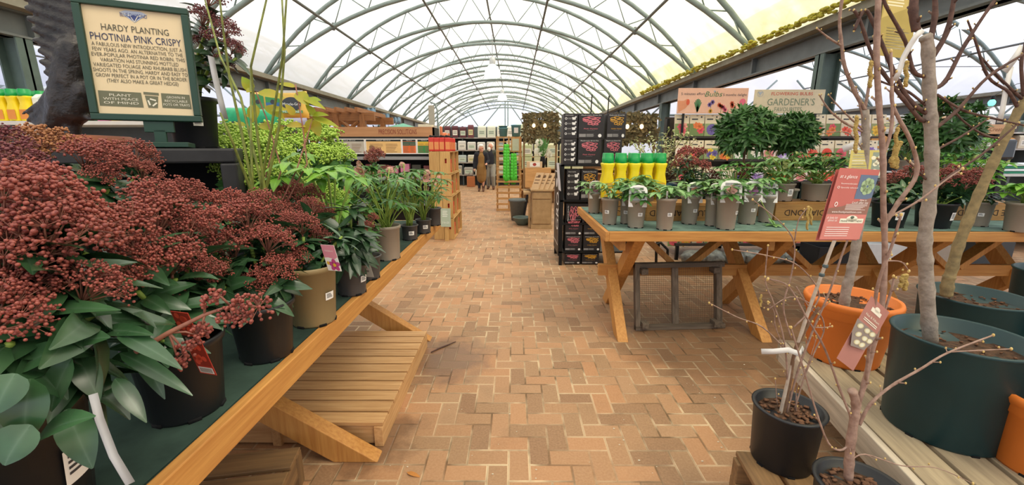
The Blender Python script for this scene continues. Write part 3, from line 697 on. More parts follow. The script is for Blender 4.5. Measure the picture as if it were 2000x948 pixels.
# ================================================================== skimmia table: plants and sign
G1 = 'red skimmias on the felt table'
def H(*l): return [(at(x, y, Y), s) for x, y, Y, s in l]
pA = (-.775, .53, ZT)
A = skimmia('large red-budded skimmia in black pot with grey strip tag at the table corner', 'black', pA, .115, .22,
        H((15, 400, .60, 1.), (90, 400, .66, 1.05), (105, 465, .60, 1.), (25, 500, .56, .9), (190, 560, .60, .72), (5, 615, .50, .8), (160, 445, .7, .9), (60, 365, .74, .9), (45, 570, .55, .75)), None, None, .125, .046, .22, 11, 8, group=G1)
lm = M(); r = random.Random(90)                                  # the broad glossy leaves that hang over the rim
for (x0, y0, x1, y1, Y, w) in ((215, 660, 30, 665, .56, .042), (120, 680, 0, 720, .52, .05), (150, 690, 185, 765, .57, .042), (140, 700, 75, 800, .52, .045), (230, 650, 330, 690, .58, .032), (235, 690, 350, 740, .6, .03), (60, 740, 30, 860, .46, .06),
        (30, 730, -20, 800, .45, .06), (130, 800, 170, 900, .52, .05), (225, 740, 275, 805, .57, .03), (190, 650, 262, 630, .6, .034), (40, 620, 165, 570, .58, .04), (255, 660, 315, 760, .62, .033), (60, 830, 0, 900, .44, .06), (70, 860, 120, 800, .47, .05)):
    p, q = at(x0, y0, Y), at(x1, y1, Y-.03); d = q-p; n = V((.3, -.4, .85)); lm.leaf(p-V(pA), d, n, d.length*1.15, w*.82, .3, .2, 0, 9)
lm.build('leaves', LEAFS, A, True)
m = M(); bs = M(); main = [at(265, 688, .60), at(330, 650, .62), at(400, 615, .63), at(450, 598, .64)]        # drooping flower spray that reaches over the aisle side
m.tube([p-V(pA) for p in main], [.0045, .004, .003, .002], 6)
for (x, y, s) in ((505, 600, 1.1), (470, 590, .8), (440, 615, .8), (480, 620, .7), (385, 655, .9), (360, 690, .8), (420, 575, .7), (350, 710, .55), (455, 625, .5), (395, 645, .6), (400, 590, .5)):
    c = at(x, y, .63); b = min(main, key=lambda q: (q-c).length); m.tube([b-V(pA), (b*.4+c*.6)+V((0, 0, .004))-V(pA), c-V(pA)], [.0022, .0018, .001], 5)
    for _ in range(int(42*s)):
        d = rdir(-1, 1, r); e = c+d*.023*s*r.random()**.5; bs.ball(e-V(pA), .0028*r.uniform(.8, 1.2), 1)
        if _ % 2 == 0: m.tube([c-V(pA), e-V(pA)], .0006, 3, 0, False)
m.build('spray_stems', STEMR, A, True); bs.build('spray_buds', BUDR, A, True)
def strip(parent, org, pts, w, mats, name, nrm=V((0, -1, .2)), ink=False):
    """A long curved plastic or card strip along world points."""
    m = M(); pts = [V(p)-V(org) for p in pts]; k = len(pts)
    for i, p in enumerate(pts):
        d = (pts[min(i+1, k-1)]-pts[max(0, i-1)]).normalized(); x = d.cross(nrm).normalized()*w/2; m.v += [tuple(p-x), tuple(p+x)]
    for i in range(k-1): m.f.append((2*i, 2*i+1, 2*i+3, 2*i+2)); m.m.append(0)
    o = m.build(name, mats, parent, True); sol = o.modifiers.new('thickness', 'SOLIDIFY'); sol.thickness = .001; return o
TAGG = P('9d9ca0', .45)
strip(A, pA, [at(182, 770, .5), at(195, 820, .49), at(222, 890, .475), at(255, 945, .46)], .010, TAGG, 'strip_tag', V((1, -.3, 0)))
pB = (-.745, .84, ZT)
B = skimmia('red skimmia in black pot with red photo tag hanging over the rim', 'black', pB, .09, .18,
        H((250, 455, .8, 1.), (300, 425, .9, 1.), (260, 525, .76, .95), (335, 505, .85, .9), (365, 455, .95, .95), (310, 585, .82, .6), (300, 385, .95, .8), (390, 525, .9, .7)), None, None, .095, .034, None, 12, 5, group=G1)
f = Face(at(392, 728, .76)-V(pB), (1, -.25, 0), (-.06, -.22, 1)); m = M(); f.slab(m, 0, 0, .042, .15, 0, .001); f.rect(m, .002, .022, .040, .076, 1, .0014); f.rect(m, .002, .095, .040, .148, 1, .0014); f.rect(m, .0, .076, .042, .095, 2, .0014)
for k in range(16): f.disc(m, r.uniform(.008, .034), r.uniform(.028, .07) if k % 2 else r.uniform(.1, .142), .006, .007, 3, .0017, 7)
f.text(m, 'Skimmia', .021, .087, .006, .03, 4, .0017, .2); f.rect(m, .003, .003, .039, .018, 4, .0013)
for k in range(12): f.rect(m, .006+k*.0026, .005, .0072+k*.0026, .016, 5, .0017)
m.build('photo_tag', [P('b03a2c'), P('8e2f22'), P('25211f'), P('d0503a'), TAGW, INK], B)
pC = (-.715, 1.1, ZT)
C = skimmia('red skimmia in black pot beside the tan pot, on the felt table', 'black', pC, .086, .165,
        H((400, 445, 1.05, 1.), (445, 485, 1.08, 1.), (480, 430, 1.15, 1.), (530, 470, 1.13, .95), (548, 525, 1.1, .75), (425, 535, 1., .6), (505, 400, 1.22, .8), (505, 550, 1.05, .65)), None, None, .09, .034, None, 13, 5, group=G1)
f = Face(onz(478, 630, .99)-V(pC)+V((0, -.012, 0)), (1, -.6, 0), (0, -.2, 1)); m = M(); f.slab(m, 0, 0, .025, .05, 0, .001); m.build('plastic_tag', TAGG, C)
pD = (-.69, 1.34, ZT)
D = skimmia('red skimmia in tan pot with pink flower card in the compost', 'tan', pD, .088, .205,
        H((590, 440, 1.34, .8), (622, 465, 1.4, .75), (582, 505, 1.3, .7), (560, 440, 1.36, .8), (610, 405, 1.5, .7)), None, None, .085, .03, -.35, 14, 4, group=G1)
f = Face(at(642, 528, 1.29)-V(pD), (1, -.25, 0), (-.18, -.05, 1)); m = M(); w, h = .049, .088
f.slab(m, 0, 0, w, h, 0, .001); f.rect(m, 0, h*.45, w, h, 1, .0013); f.poly(m, [(0, 0), (0, h*.5), (w*.3, h*.52), (w*.75, h*.46), (w, h*.55), (w, 0)], 0, .0015); f.text(m, 'Hellebore', w*.5, h*.78, .006, w*.6, 0, .0016)
for k in range(5): a = 1.257*k+.3; f.disc(m, w*.62+.011*math.cos(a), h*.23+.011*math.sin(a), .011, .008, 2, .0018, 10, 0, a)
f.disc(m, w*.62, h*.23, .006, .006, 3, .002); f.disc(m, w*.18, h*.3, .005, .006, 3, .002); m.build('flower_card', [TAGW, P('d98fa0'), P('bd4a86'), P('e0b93c')], D)
skimmia('dark leafy skimmia without flowers in dark pot after the tan pot', 'grey', onz(689, 572, ZT), .068, .135, H((682, 375, 1.62, 1), (660, 420, 1.55, 1), (708, 425, 1.6, 1), (690, 460, 1.55, 1), (665, 480, 1.55, 1)), LEAFD, None, .1, .034, -.3, 15, 4, bare=True, nw=8)
pF = onz(722, 543, ZT)
Fp = skimmia('small skimmia in grey pot with long printed paper tag down its side', 'grey', pF, .058, .11, H((715, 440, 1.8, .5), (728, 425, 1.9, .45), (705, 455, 1.75, .4)), LEAFM, None, .07, .022, None, 16, 4)
f = Face(onz(716, 537, .93)-pF+V((0, -.03, 0)), (1, -.1, 0), (-.2, -.05, 1)); m = M(); f.slab(m, 0, 0, .045, .19, 0, .001); f.lines(m, .006, .02, .035, .17, 9, 1); m.build('paper_tag', [P('a7a39b'), P('6f6b66')], Fp)
# back row
skimmia('red skimmia half hidden behind the large one, in front of the black plinth', 'black', (-1.2, .98, ZT), .09, .18, H((175, 308, 1.02, .8), (275, 305, 1.18, .75), (215, 315, 1., .8), (288, 335, 1.1, .6), (205, 345, .98, .6)), None, None, .09, .034, None, 21, 4, group=G1)
skimmia('purple-red skimmia at the outer edge of the table below the eagle statue', 'black', (-1.28, .72, ZT), .09, .18, H((10, 285, .98, .95), (45, 325, .95, .9), (-15, 330, .85, 1), (75, 350, .95, .9), (20, 350, .9, .8)), LEAFD, HEADP, .1, .04, None, 22, 4, group=G1)
skimmia('skimmia with a tan brown flower head in front of the eagle statue', 'black', (-1.5, 1.12, ZT), .09, .18, H((88, 283, 1.2, 1.15), (60, 300, 1.15, .8)), LEAFD, HEADT, .1, .034, None, 23, 3, group=G1)
skimmia('red skimmia in the back row below the black plinth opening', 'black', (-1.02, 1.3, ZT), .09, .18, H((395, 400, 1.25, .9), (450, 400, 1.35, .9), (350, 385, 1.15, .9), (330, 415, 1.1, .8)), None, None, .09, .034, None, 24, 4, group=G1)
skimmia('red skimmia between the tall green stems and the dark leafy skimmia', 'black', (-.93, 1.66, ZT), .085, .17, H((560, 385, 1.62, .85), (590, 415, 1.58, .8), (545, 420, 1.5, .8), (635, 420, 1.62, .7), (610, 380, 1.7, .75), (575, 370, 1.75, .7)), None, None, .085, .03, None, 25, 4, group=G1)
# lime-flowered skimmias
skimmia('lime green flowered skimmia behind the tall stems beside the black plinth', 'black', (-1.28, 2.2, ZT), .1, .2, H((452, 290, 1.95, 1.1), (480, 275, 2., 1.2), (520, 268, 2.05, 1.2), (500, 320, 1.9, 1.1), (440, 325, 1.85, 1), (545, 300, 2., 1.1), (470, 350, 1.8, 1), (530, 340, 1.85, 1), (448, 265, 2.05, 1.2), (500, 285, 1.95, 1.2), (440, 300, 1.9, 1.1), (475, 315, 1.85, 1.1), (520, 300, 1.9, 1.1), (455, 335, 1.8, 1), (505, 355, 1.8, 1)), LEAFM, HEADL, .1, .042, None, 31, 5)
skimmia('lime green flowered skimmia further along, before the hellebores', 'black', (-1.05, 2.42, ZT), .1, .2, H((600, 275, 2.3, 1.2), (640, 272, 2.35, 1.2), (575, 290, 2.2, 1.1), (655, 292, 2.35, 1.1), (620, 300, 2.2, 1), (585, 325, 2.1, 1), (560, 262, 2.3, 1.2), (615, 258, 2.4, 1.2), (545, 285, 2.2, 1.2), (675, 305, 2.3, 1.), (640, 310, 2.2, 1.1)), LEAFM, HEADL, .1, .042, None, 32, 5)
skimmia('low skimmia with yellowish buds under the pale hand-shaped leaves', 'black', (-.95, 2.12, ZT), .085, .17, H((640, 375, 1.95, .7), (610, 355, 2., .8), (665, 385, 2., .6)), LEAFL, HEADL, .09, .034, None, 33, 4)
# big pale hellebore leaves
t = thing('hellebore_plant', 'pale green hellebore with large hand-shaped leaves above the red skimmias', 'plant', (-.83, 1.88, ZT)); o = V(t.location); pot(t, 'black', .08, .16); lm = M(); sm = M(); r = random.Random(4)
for x, y, Y, L in ((565, 318, 1.66, .13), (600, 330, 1.6, .12), (640, 335, 1.62, .14), (655, 325, 1.7, .14), (590, 300, 1.8, .12), (625, 350, 1.66, .11), (545, 345, 1.62, .11), (690, 345, 1.8, .12)):
    p = at(x, y, Y)-o; sm.tube(stem_curve((0, 0, .15), p), .0045, 6); palm_leaf(lm, p, (p.x, p.y-.2, .25), 6, L, .042, r, 0, 2., .35)
sm.build('stems', mat('stem_pale', 'a9c46a', .5), t, True); lm.build('leaves', LEAFL, t, True)
# tall shoots
t = thing('photinia_plant', 'tall green-stemmed plant with red-tinged yellow green leaves rising past the roof beam', 'plant', (-.985, 1.5, ZT)); o = V(t.location); pot(t, 'black', .08, .16); sm = M(); lm = M(); r = random.Random(8)
for pts in (((515, 395, 1.5), (545, 250, 1.5), (556, 100, 1.5), (549, -40, 1.5)), ((505, 390, 1.52), (530, 250, 1.5), (552, 110, 1.45), (562, -40, 1.4)), ((500, 400, 1.5), (470, 250, 1.5), (448, 150, 1.5), (436, 60, 1.48), (425, -40, 1.45)), ((520, 395, 1.48), (500, 240, 1.46), (490, 130, 1.44), (525, -20, 1.4)), ((500, 398, 1.48), (455, 280, 1.4), (430, 220, 1.36)), ((495, 400, 1.5), (490, 280, 1.56), (490, 135, 1.6)), ((520, 398, 1.55), (470, 190, 1.6), (430, 110, 1.65), (395, -20, 1.7))):
    P_ = [at(*q)-o for q in pts]; b = V((r.uniform(-.03, .03), r.uniform(-.03, .03), .15)); n = len(P_)
    sm.tube([b]+P_, [.0058]+[.0052-.0032*i/n for i in range(n)], 7)
for pts in (((550, 330, 1.6), (520, 230, 1.62), (500, 180, 1.62)), ((600, 320, 1.62), (590, 240, 1.65), (577, 165, 1.68)), ((580, 330, 1.6), (610, 235, 1.7)), ((520, 340, 1.6), (545, 245, 1.65), (600, 250, 1.7))):
    P_ = [at(*q)-o for q in pts]; sm.tube([V((0, 0, .15))]+P_, [.004]+[.0026]*len(P_), 5, 1)
for x0, y0, x1, y1, Y, w in ((492, 178, 475, 152, 1.62, .04), (495, 175, 482, 178, 1.6, .03), (505, 180, 548, 184, 1.62, .045), (500, 205, 490, 235, 1.62, .05), (580, 180, 600, 200, 1.68, .05), (578, 170, 545, 160, 1.68, .025), (590, 190, 630, 205, 1.68, .03), (600, 195, 622, 192, 1.7, .03), (520, 207, 550, 225, 1.64, .045), (530, 215, 555, 210, 1.62, .03), (610, 230, 655, 240, 1.7, .03), (612, 235, 622, 262, 1.72, .045), (605, 225, 635, 220, 1.7, .03), (610, 232, 590, 260, 1.7, .03), (500, 225, 480, 225, 1.64, .03), (510, 242, 525, 250, 1.64, .04), (560, 245, 590, 242, 1.66, .035), (555, 248, 535, 258, 1.66, .03), (575, 225, 560, 205, 1.66, .03), (615, 225, 600, 205, 1.7, .03), (480, 245, 462, 240, 1.6, .025)):
    p, q = at(x0, y0, Y)-o, at(x1, y1, Y-.02)-o; lm.leaf(p, q-p, V((.1, -.7, .7)), (q-p).length*1.1, w, .2, .2, 0, 6)
sm.build('stems', [STEMO, STEMR], t, True); lm.build('leaves', LEAFY, t, True)
# hellebores at the far end of the table
G2 = 'hellebores at the far end of the skimmia table'
hellebore('bushy hellebore in large taupe pot with pink label along its rim', 'taupe', onz(758, 505, ZT), .075, .185, 16, .1, .024, 5, None, 41, .064, LEAFM, None, .17, .26, name='hellebore_plant')
t = bpy.data.objects['hellebore_plant.001'] if 'hellebore_plant.001' in bpy.data.objects else None
hellebore('leafy hellebore in small dark grey pot beside the large taupe pot', 'grey', onz(801, 468, ZT), .056, .1, 15, .1, .028, 4, -1.1, 42, .046, LEAFM, None, .16, .33, group=G2)
hellebore('leafy hellebore in small dark grey pot, middle of three before the crates', 'grey', onz(828, 455, ZT), .056, .1, 15, .1, .028, 4, -1.1, 43, .046, LEAFM, None, .16, .33, group=G2)
hellebore('hellebore with a dusky pink bloom in dark pot at the table end by the crates', 'grey', onz(849, 440, ZT), .056, .14, 6, .07, .022, 3, None, 44, .046, LEAFM, None, .1, .2, group=G2)
hellebore('hellebore with dusky blooms behind the lime skimmias, nearer the red display screens', 'black', (-1.4, 2.55, ZT), .09, .2, 16, .11, .03, 9, None, 45, None, LEAFD, None, .22, .32, group=G2)
hellebore('full hellebore at the table centre behind the large taupe pot', 'black', (-1.08, 2.75, ZT), .09, .2, 18, .1, .028, 6, None, 46, None, LEAFM, None, .2, .28, group=G2)
hellebore('full hellebore at the far table end below the display posters', 'black', (-1.0, 3.15, ZT), .09, .2, 18, .1, .028, 6, None, 47, None, LEAFM, None, .2, .26, group=G2)
hellebore('hellebore at the far outer corner of the skimmia table', 'black', (-1.45, 3.1, ZT), .09, .2, 16, .1, .028, 6, None, 48, None, LEAFM, None, .2, .3, group=G2)
skimmia('single red-headed skimmia among the hellebores below the orange and green posters', 'black', (-1.02, 2.95, ZT), .07, .15, H((735, 305, 2.95, 1.1), (725, 312, 2.9, .8), (762, 330, 2.95, .5)), LEAFM, HEADS, .08, .03, None, 49, 3)
# ---- skimmia in a pot on the plinth
zp = HC+.004
pp = at(386, 288, 1.80); pp.z = zp
t = skimmia('dark-headed skimmia in black pot standing on the plinth behind the sign', 'black', pp, .096, .205, H((400, 35, 1.80, .9), (422, 80, 1.78, .9), (445, 60, 1.8, .8), (460, 95, 1.78, .7), (395, 85, 1.84, .8), (410, -5, 1.85, .9), (440, 122, 1.76, .6)), LEAFD, HEADP, .09, .038, -.75, 51, 0, nw=4)
strip(t, pp, [at(412, 110, 1.70), at(420, 150, 1.68), at(432, 200, 1.66), at(440, 232, 1.65)], .024, TAGG, 'strip_tag', V((1, -.4, 0)))
# ---- the planting sign
bl, br = at(180, 234, 1.50), at(396, 245, 1.64); br.z = bl.z
xd = (br-bl); w = xd.length; xd.normalize(); h = w*1.26
t = thing('planting_sign', 'cream planting sign in dark green frame on the black plinth', 'sign', bl)
DG = P('1f3d31', .45); CRM = mat('cream_paper', 'd8c4a0', .7, var=.05, scale=5); INKO = P('4b4a3e'); INKN = P('2c3352'); OLV = P('66664f')
f = Face((0, 0, 0), xd, V((0, .04, 1))); fr = .022
m = M(); f.slab(m, 0, 0, w, fr, -.02, .012); f.slab(m, 0, h-fr, w, h, -.02, .012); f.slab(m, 0, fr, fr, h-fr, -.02, .012); f.slab(m, w-fr, fr, w, h-fr, -.02, .012); m.build('frame', DG, t, bev=.003)
m = M(); f.slab(m, fr, fr, w-fr, h-fr, -.012, 0); m.build('poster', CRM, t)
m = M(); f.slab(m, w*.44, -.04, w*.72, 0, -.012, .004); cx = w*.58; f.slab(m, cx-.018, zp-bl.z+.02, cx+.018, -.03, -.012, .004); f.slab(m, cx-.09, zp-bl.z+.002, cx+.09, zp-bl.z+.02, -.06, .05); m.build('stand', DG, t, bev=.002)
m = M(); W_ = w-2*fr; u = lambda x: fr+W_*x; v = lambda y: fr+(h-2*fr)*y
f.poly(m, [(u(.36), v(.965)), (u(.42), v(.985)), (u(.58), v(.985)), (u(.64), v(.965)), (u(.5), v(.88))], 4); f.poly(m, [(u(.44), v(.93)), (u(.5), v(.95)), (u(.56), v(.93)), (u(.5), v(.885))], 2, .0014); f.line(m, [(u(.37), v(.965)), (u(.46), v(.94)), (u(.5), v(.885))], .002, 3, .0018); f.line(m, [(u(.63), v(.965)), (u(.54), v(.94)), (u(.5), v(.885))], .002, 3, .0018)
f.text(m, 'BLUE DIAMOND', u(.5), v(.945), .013, W_*.27, 2, .002)
f.text(m, 'HARDY PLANTING', u(.5), v(.815), .021, W_*.68, 0); f.text(m, 'PHOTINIA PINK CRISPY', u(.5), v(.725), .024, W_*.92, 1)
for i, (s, q) in enumerate((('A FABULOUS NEW INTRODUCTION, JUST A', .92), ('FEW YEARS AGO. AN ALTERNATIVE TO THE', .92), ('EVER-POPULAR PHOTINIA RED ROBIN. THIS', .95), ('VARIATION HAS STUNNING MOTTLED', .80), ('VARIEGATED FOLIAGE AND RHUBARB BLUSH', .95), ('SHOOTS IN THE SPRING. HARDY AND EASY TO', .97), ('GROW PERFECT IN A POT OR IN THE BORDER', .94), ('(THEY ALSO MAKE A GREAT HEDGE)', .74))):
    f.text(m, s, u(.5), v(.655-.048*i), .0125, W_*q, 0)
for x0, x1, ls in ((.02, .46, ('PLANT', 'WITH PEACE', 'OF MIND')), (.66, .98, ('GROWN IN', 'RECYCLABLE', 'POTS OR TRAYS'))):
    f.poly(m, [(u(x0), v(.075)), (u(x1), v(.07)), (u(x1-.005), v(.215)), (u(x0+.005), v(.22))], 5)
    for i, s in enumerate(ls): f.text(m, s, u((x0+x1)/2), v(.182-.037*i), .0085, W_*(x1-x0)*(.5, .8, .8)[i] if x0 < .5 else W_*(x1-x0)*(.62, .78, .9)[i], 3, .002)
f.poly(m, [(u(.48), v(.2)), (u(.64), v(.195)), (u(.64), v(.22)), (u(.48), v(.225))], 5); f.poly(m, [(u(.51), v(.07)), (u(.61), v(.07)), (u(.63), v(.185)), (u(.49), v(.19))], 5)
for k in range(3):
    a = 2.094*k+.52; c = (u(.56), v(.125)); f.line(m, [(c[0]+.013*math.cos(a), c[1]+.013*math.sin(a)), (c[0]+.013*math.cos(a+1.5), c[1]+.013*math.sin(a+1.5))], .005, 3, .002)
m.build('lettering', [INKO, INKN, P('39457a'), P('d9d3c0'), P('a9b3c9'), OLV], t)
# ---- the bronze eagle
BRZ = mat('bronze', '2a2a2c', .42, scale=18, col2='4a4644', metal=.55, bump=1.)
t = thing('eagle_statue', 'dark bronze eagle statue with raised wing on the black plinth beside the sign', 'statue', (at(120, 270, 1.62).x, 1.62, zp)); o = V(t.location)
E = lambda x, y, Y=1.62: at(x, y, Y)-o
m = M()
for a, b, r0, r1 in (((150, 100), (132, 205), .07, .075), ((132, 205), (112, 240), .075, .05), ((125, 175), (84, 205), .05, .022), ((84, 205), (44, 222), .022, .005), ((120, 195), (80, 222), .045, .02), ((80, 222), (54, 236), .02, .008), ((116, 215), (76, 238), .035, .018), ((76, 238), (62, 250), .018, .008), ((120, 168), (100, 178), .035, .02), ((140, 215), (165, 175), .07, .05), ((120, 235), (112, 268), .035, .03), ((140, 238), (142, 268), .035, .03), ((130, 222), (150, 228), .03, .016), ((150, 228), (182, 232), .016, .012), ((90, 245), (58, 262), .03, .012)):
    m.capsule(E(*a), E(*b), r0*.8, r1*.8, 12)
for k in range(11):                                              # long feathers stacked up the wing, tips at its outer edge
    y = 175-21*k; xt = 96-6.2*k+(3 if k % 2 else 0); m.capsule(E(158-1.5*k, y+18), E(xt, y-12, 1.6), .028, .011, 8); m.capsule(E(158-1.5*k, y+8), E(120-3*k, y-8, 1.64), .025, .025, 8)
b = m.build('body', BRZ, t, True); q = b.modifiers.new('fuse', 'REMESH'); q.mode = 'VOXEL'; q.voxel_size = .007; q.use_smooth_shade = True
m = M(); m.lathe([(.16, 0), (.18, .012), (.17, .03), (.14, .045), (.05, .05)], 24, (.06, .02, 0)); m.build('base', mat('rust_stone', '7a4429', .8, scale=14, col2='96583a', bump=.4), t, True)
m = M(); r = random.Random(2)
for k in range(7): m.ball((-.12+.018*k, .0+.03*r.random(), .04+.02*r.random()), .028+.02*r.random(), 2, 0, (1.2, 1, .9))
m.build('rock', mat('rock_white', 'a8a29c', .9, scale=25, bump=.6), t, True)
# ================================================================== hellebore table
TR = 'taupe pots of young plants on the green felt table'
def px_w(x, y, w): p = onz(x, y, ZT); return (p-V((0, 0, HC))).length/F*w
# (foot px, rim width px, height px, seed, stems, card colour, sticker bearing, label)
for x, y, w, hh, sd, ns, card, stk, tow, lab in (
    (1160, 416, 27, 38, 1, 7, 'c77fa0', None, (-.06, 0, -.03), 'taupe pot of young hellebore at the back table corner beside the mushroom kit rack'),
    (1190, 438, 33, 50, 2, 12, None, -2.2, (0, 0, .03), 'taupe pot with bushy upright foliage and a thin white stake near the table corner'),
    (1241, 444, 37, 52, 3, 8, 'e6e4d8', -1.4, (-.02, 0, -.04), 'taupe pot with white fan-shaped label, second in the row nearest the table edge'),
    (1297, 448, 36, 58, 4, 9, None, -1.4, (.03, 0, -.03), 'taupe pot with broad leaves drooping over its price sticker, before the upturned crate'),
    (1345, 437, 33, 50, 5, 9, 'c98a78', -1.3, (0, 0, 0), 'taupe pot with round white label of orange flowers, before the first upturned crate'),
    (1416, 447, 38, 60, 6, 10, 'd4a090', -.9, (0, -.02, -.05), 'taupe pot standing closest to the table edge with leaves spilling down its side'),
    (1457, 437, 34, 50, 7, 9, 'd58fc0', -1.5, (0, 0, .02), 'taupe pot with round white label of a pink double flower'),
    (1388, 441, 26, 50, 8, 7, 'c9a596', None, (0, 0, .04), 'taupe pot in shade behind the pot that stands closest to the table edge'),
    (1493, 434, 26, 44, 9, 8, 'd9d4cc', None, (.03, 0, .03), 'taupe pot after the pink flower label, before the second upturned crate'),
    (1222, 437, 26, 46, 10, 10, 'e6e4d8', -1.9, (.0, 0, .05), 'taupe pot with curved label between the fan label pot and the bushy pot'),
    (1259, 425, 30, 44, 11, 11, None, None, (0, 0, .06), 'taupe pot of hellebore in the second row before the yellow bottles')):
    p = onz(x, y, ZT); s = px_w(x, y, 1); rt = w*s/2; h = hh*s
    t = hellebore(lab, 'taupe', p, rt, h, ns, .105 if sd != 2 else .09, .042 if sd != 2 else .022, 0, stk, sd+60, rt*.76, LEAFH if sd % 3 else LEAFM, None, .09, .135, (-1.57+.2*(sd % 3-1), rt*1.75, .165, card, -.2) if card else None, TR, 'hellebore_plant', (4, 6), tow)
    if not card: stake(t, h*.86, rt, -1.9, .012, .12)
# single fallen hellebore leaf on a long stalk
t = bpy.data.objects.new('fallen_leaf', None); COL.objects.link(t); o = onz(1512, 441, ZT+.004); t.location = o; tag(t, 'dark palmate leaf on a long pale stalk lying at the green felt table edge', 'leaf')
lm = M(); r = random.Random(5)
for k in range(7): a = -.2+6.1*k/7+r.uniform(-.2, .2); lm.leaf((0, 0, .006), (math.cos(a), math.sin(a), .12+(.7 if 1.2 < a < 2.2 else 0)), (0, 0, 1), .085, .036, .2, .15, 0, 6)
lm.build('leaflets', LEAFH, t, True); M().tube([V((0, 0, .008)), at(1498, 415, 3.05)-o, at(1486, 392, 3.1)-o, onz(1480, 436, ZT+.01)+V((0, .25, .05))-o], .003, 6).build('leaf_stalk', STEMG, t, True)
# upturned crates with stencilled name (they stand upside down)
CRT = {a: wood('crate_oak', '8a6234', 'b48548', a) for a in 'xyz'}; STENCIL = P('2e2018', .8)
def crate_up(px0, px1, py, txt, tx, label, dz=.0):
    a, b = onz(px0, py, ZT), onz(px1, py, ZT); w = b.x-a.x; d = .32; h = .135
    t = thing('wooden_crate', label, 'crate', (a.x, a.y, ZT), 0, 'upturned stencilled crates on the green felt table')
    for n_, p, q, s1, s2 in (('front_board', (0, .009, h/2), (w, .009, h/2), .018, h), ('rear_board', (0, d, h/2), (w, d, h/2), .018, h)): M().bar(p, q, s1, s2).build(n_, CRT['x'], t, bev=.003)
    for x in (.009, w-.009): M().bar((x, .02, h/2), (x, d-.01, h/2), .018, h).build('end_board', CRT['y'], t, bev=.003)
    for k in range(3): M().bar((0, .06+.1*k, h+.006), (w, .06+.1*k, h+.006), .085, .012).build('base_slat', CRT['x'], t, bev=.002)
    m = M(); f = Face((0, -.0005, 0), (1, 0, 0), (0, 0, 1)); f.text(m, txt, w*tx, h*.48, .05, None, 0, .0008, 0, True); m.build('lettering', STENCIL, t)
    return t
c1 = crate_up(1262, 1420, 432, 'BLUE DIAMOND', .42, 'upturned oak crate with stencilled name behind the taupe pots')
c2 = crate_up(1512, 1668, 431, 'BLUE DIAMOND', .5, 'upturned oak crate with stencilled name carrying the bushy hellebores')
c3 = crate_up(1862, 1992, 431, 'BLUE DIAMOND', .5, 'upturned oak crate with stencilled name partly hidden by the leaning grey-brown trunk')
# bushy hellebores standing on the second crate
zc = ZT+.149
def on_crate(c, fx, fy=.17): return V((c.location.x+fx, c.location.y+fy, zc))
hellebore('bushy hellebore in brown pot on the upturned crate with many drooping leaves', 'taupe', on_crate(c2, .13), .105, .15, 24, .105, .04, 7, -1.3, 81, .088, LEAFH, PETALG, .23, .22)
hellebore('bushy hellebore with green blooms on the upturned crate, closer to the pink tag', 'taupe', on_crate(c2, .42), .105, .15, 24, .105, .04, 7, None, 82, .088, LEAFM, PETALG, .23, .25)
hellebore('tall loose hellebore rising behind the taupe pots and the red skimmia', 'black', (1.98, RY+.78, ZT), .09, .17, 14, .1, .036, 0, None, 83, None, LEAFM, None, .18, .3)
# yellow bottles with green caps in rows
YEL = P('ecd21c', .35); GRN = P('15964a', .35)
def bottle_proto(name, label, w, d, h, body, capm, panel=None):
    t = thing(name, label, 'bottle'); m = M(); n = 20
    def ringp(sx, sy, z): return [(sx*math.copysign(abs(math.cos(6.283*i/n))**.6, math.cos(6.283*i/n)), sy*math.copysign(abs(math.sin(6.283*i/n))**.6, math.sin(6.283*i/n)), z) for i in range(n)]
    k = [(w*.46, d*.46, 0), (w*.5, d*.5, .01), (w*.5, d*.5, h*.38), (w*.36, d*.42, h*.55), (w*.4, d*.44, h*.68), (w*.49, d*.49, h*.75), (w*.47, d*.47, h*.78), (w*.3, d*.3, h*.79)]
    for q in k: m.v += ringp(*q)
    for i in range(len(k)-1):
        for j in range(n): m.f.append((i*n+j, i*n+(j+1) % n, (i+1)*n+(j+1) % n, (i+1)*n+j)); m.m.append(0)
    m.f.append(tuple(reversed(range(n)))); m.m.append(0); m.f.append(tuple((len(k)-1)*n+j for j in range(n))); m.m.append(0)
    m.build('body', body, t, True)
    c = M().lathe([(w*.40, h*.775), (w*.42, h*.78), (w*.41, h*.9), (w*.39, h*.905), (w*.38, h*.985), (w*.34, h)], 18); c.build('cap', capm, t, True)
    if panel: m = M(); Face((-w*.33, -d*.505, h*.06), (1, 0, 0), (0, 0, 1)).rect(m, 0, 0, w*.66, h*.3); m.build('label', panel, t)
    return t
YB = 'yellow bottles with green caps on the green felt table'
yb = None; fx = at(1187, 350, 3.72).x
cb = crate_up(1166, 1281, 424, 'DIAMOND', .5, 'upturned oak crate under the yellow bottles behind the corner pots'); cb.location.y = 3.675; cb.location.x += .09; zy = ZT+.1485
for row in range(2):
    for k in range(5):
        lab = '%s yellow bottle with green cap counted from the mushroom kit rack, %s row' % (ORD[k], ('front', 'rear')[row]); loc = (fx+.115*k+.01*row, 3.72+.115*row, zy)
        if yb is None: yb = bottle_proto('feed_bottle', lab, .108, .1, .40, YEL, GRN, P('d7a42c')); yb.location = loc; yb['group'] = YB
        else: dup(yb, loc, None, lab, YB)
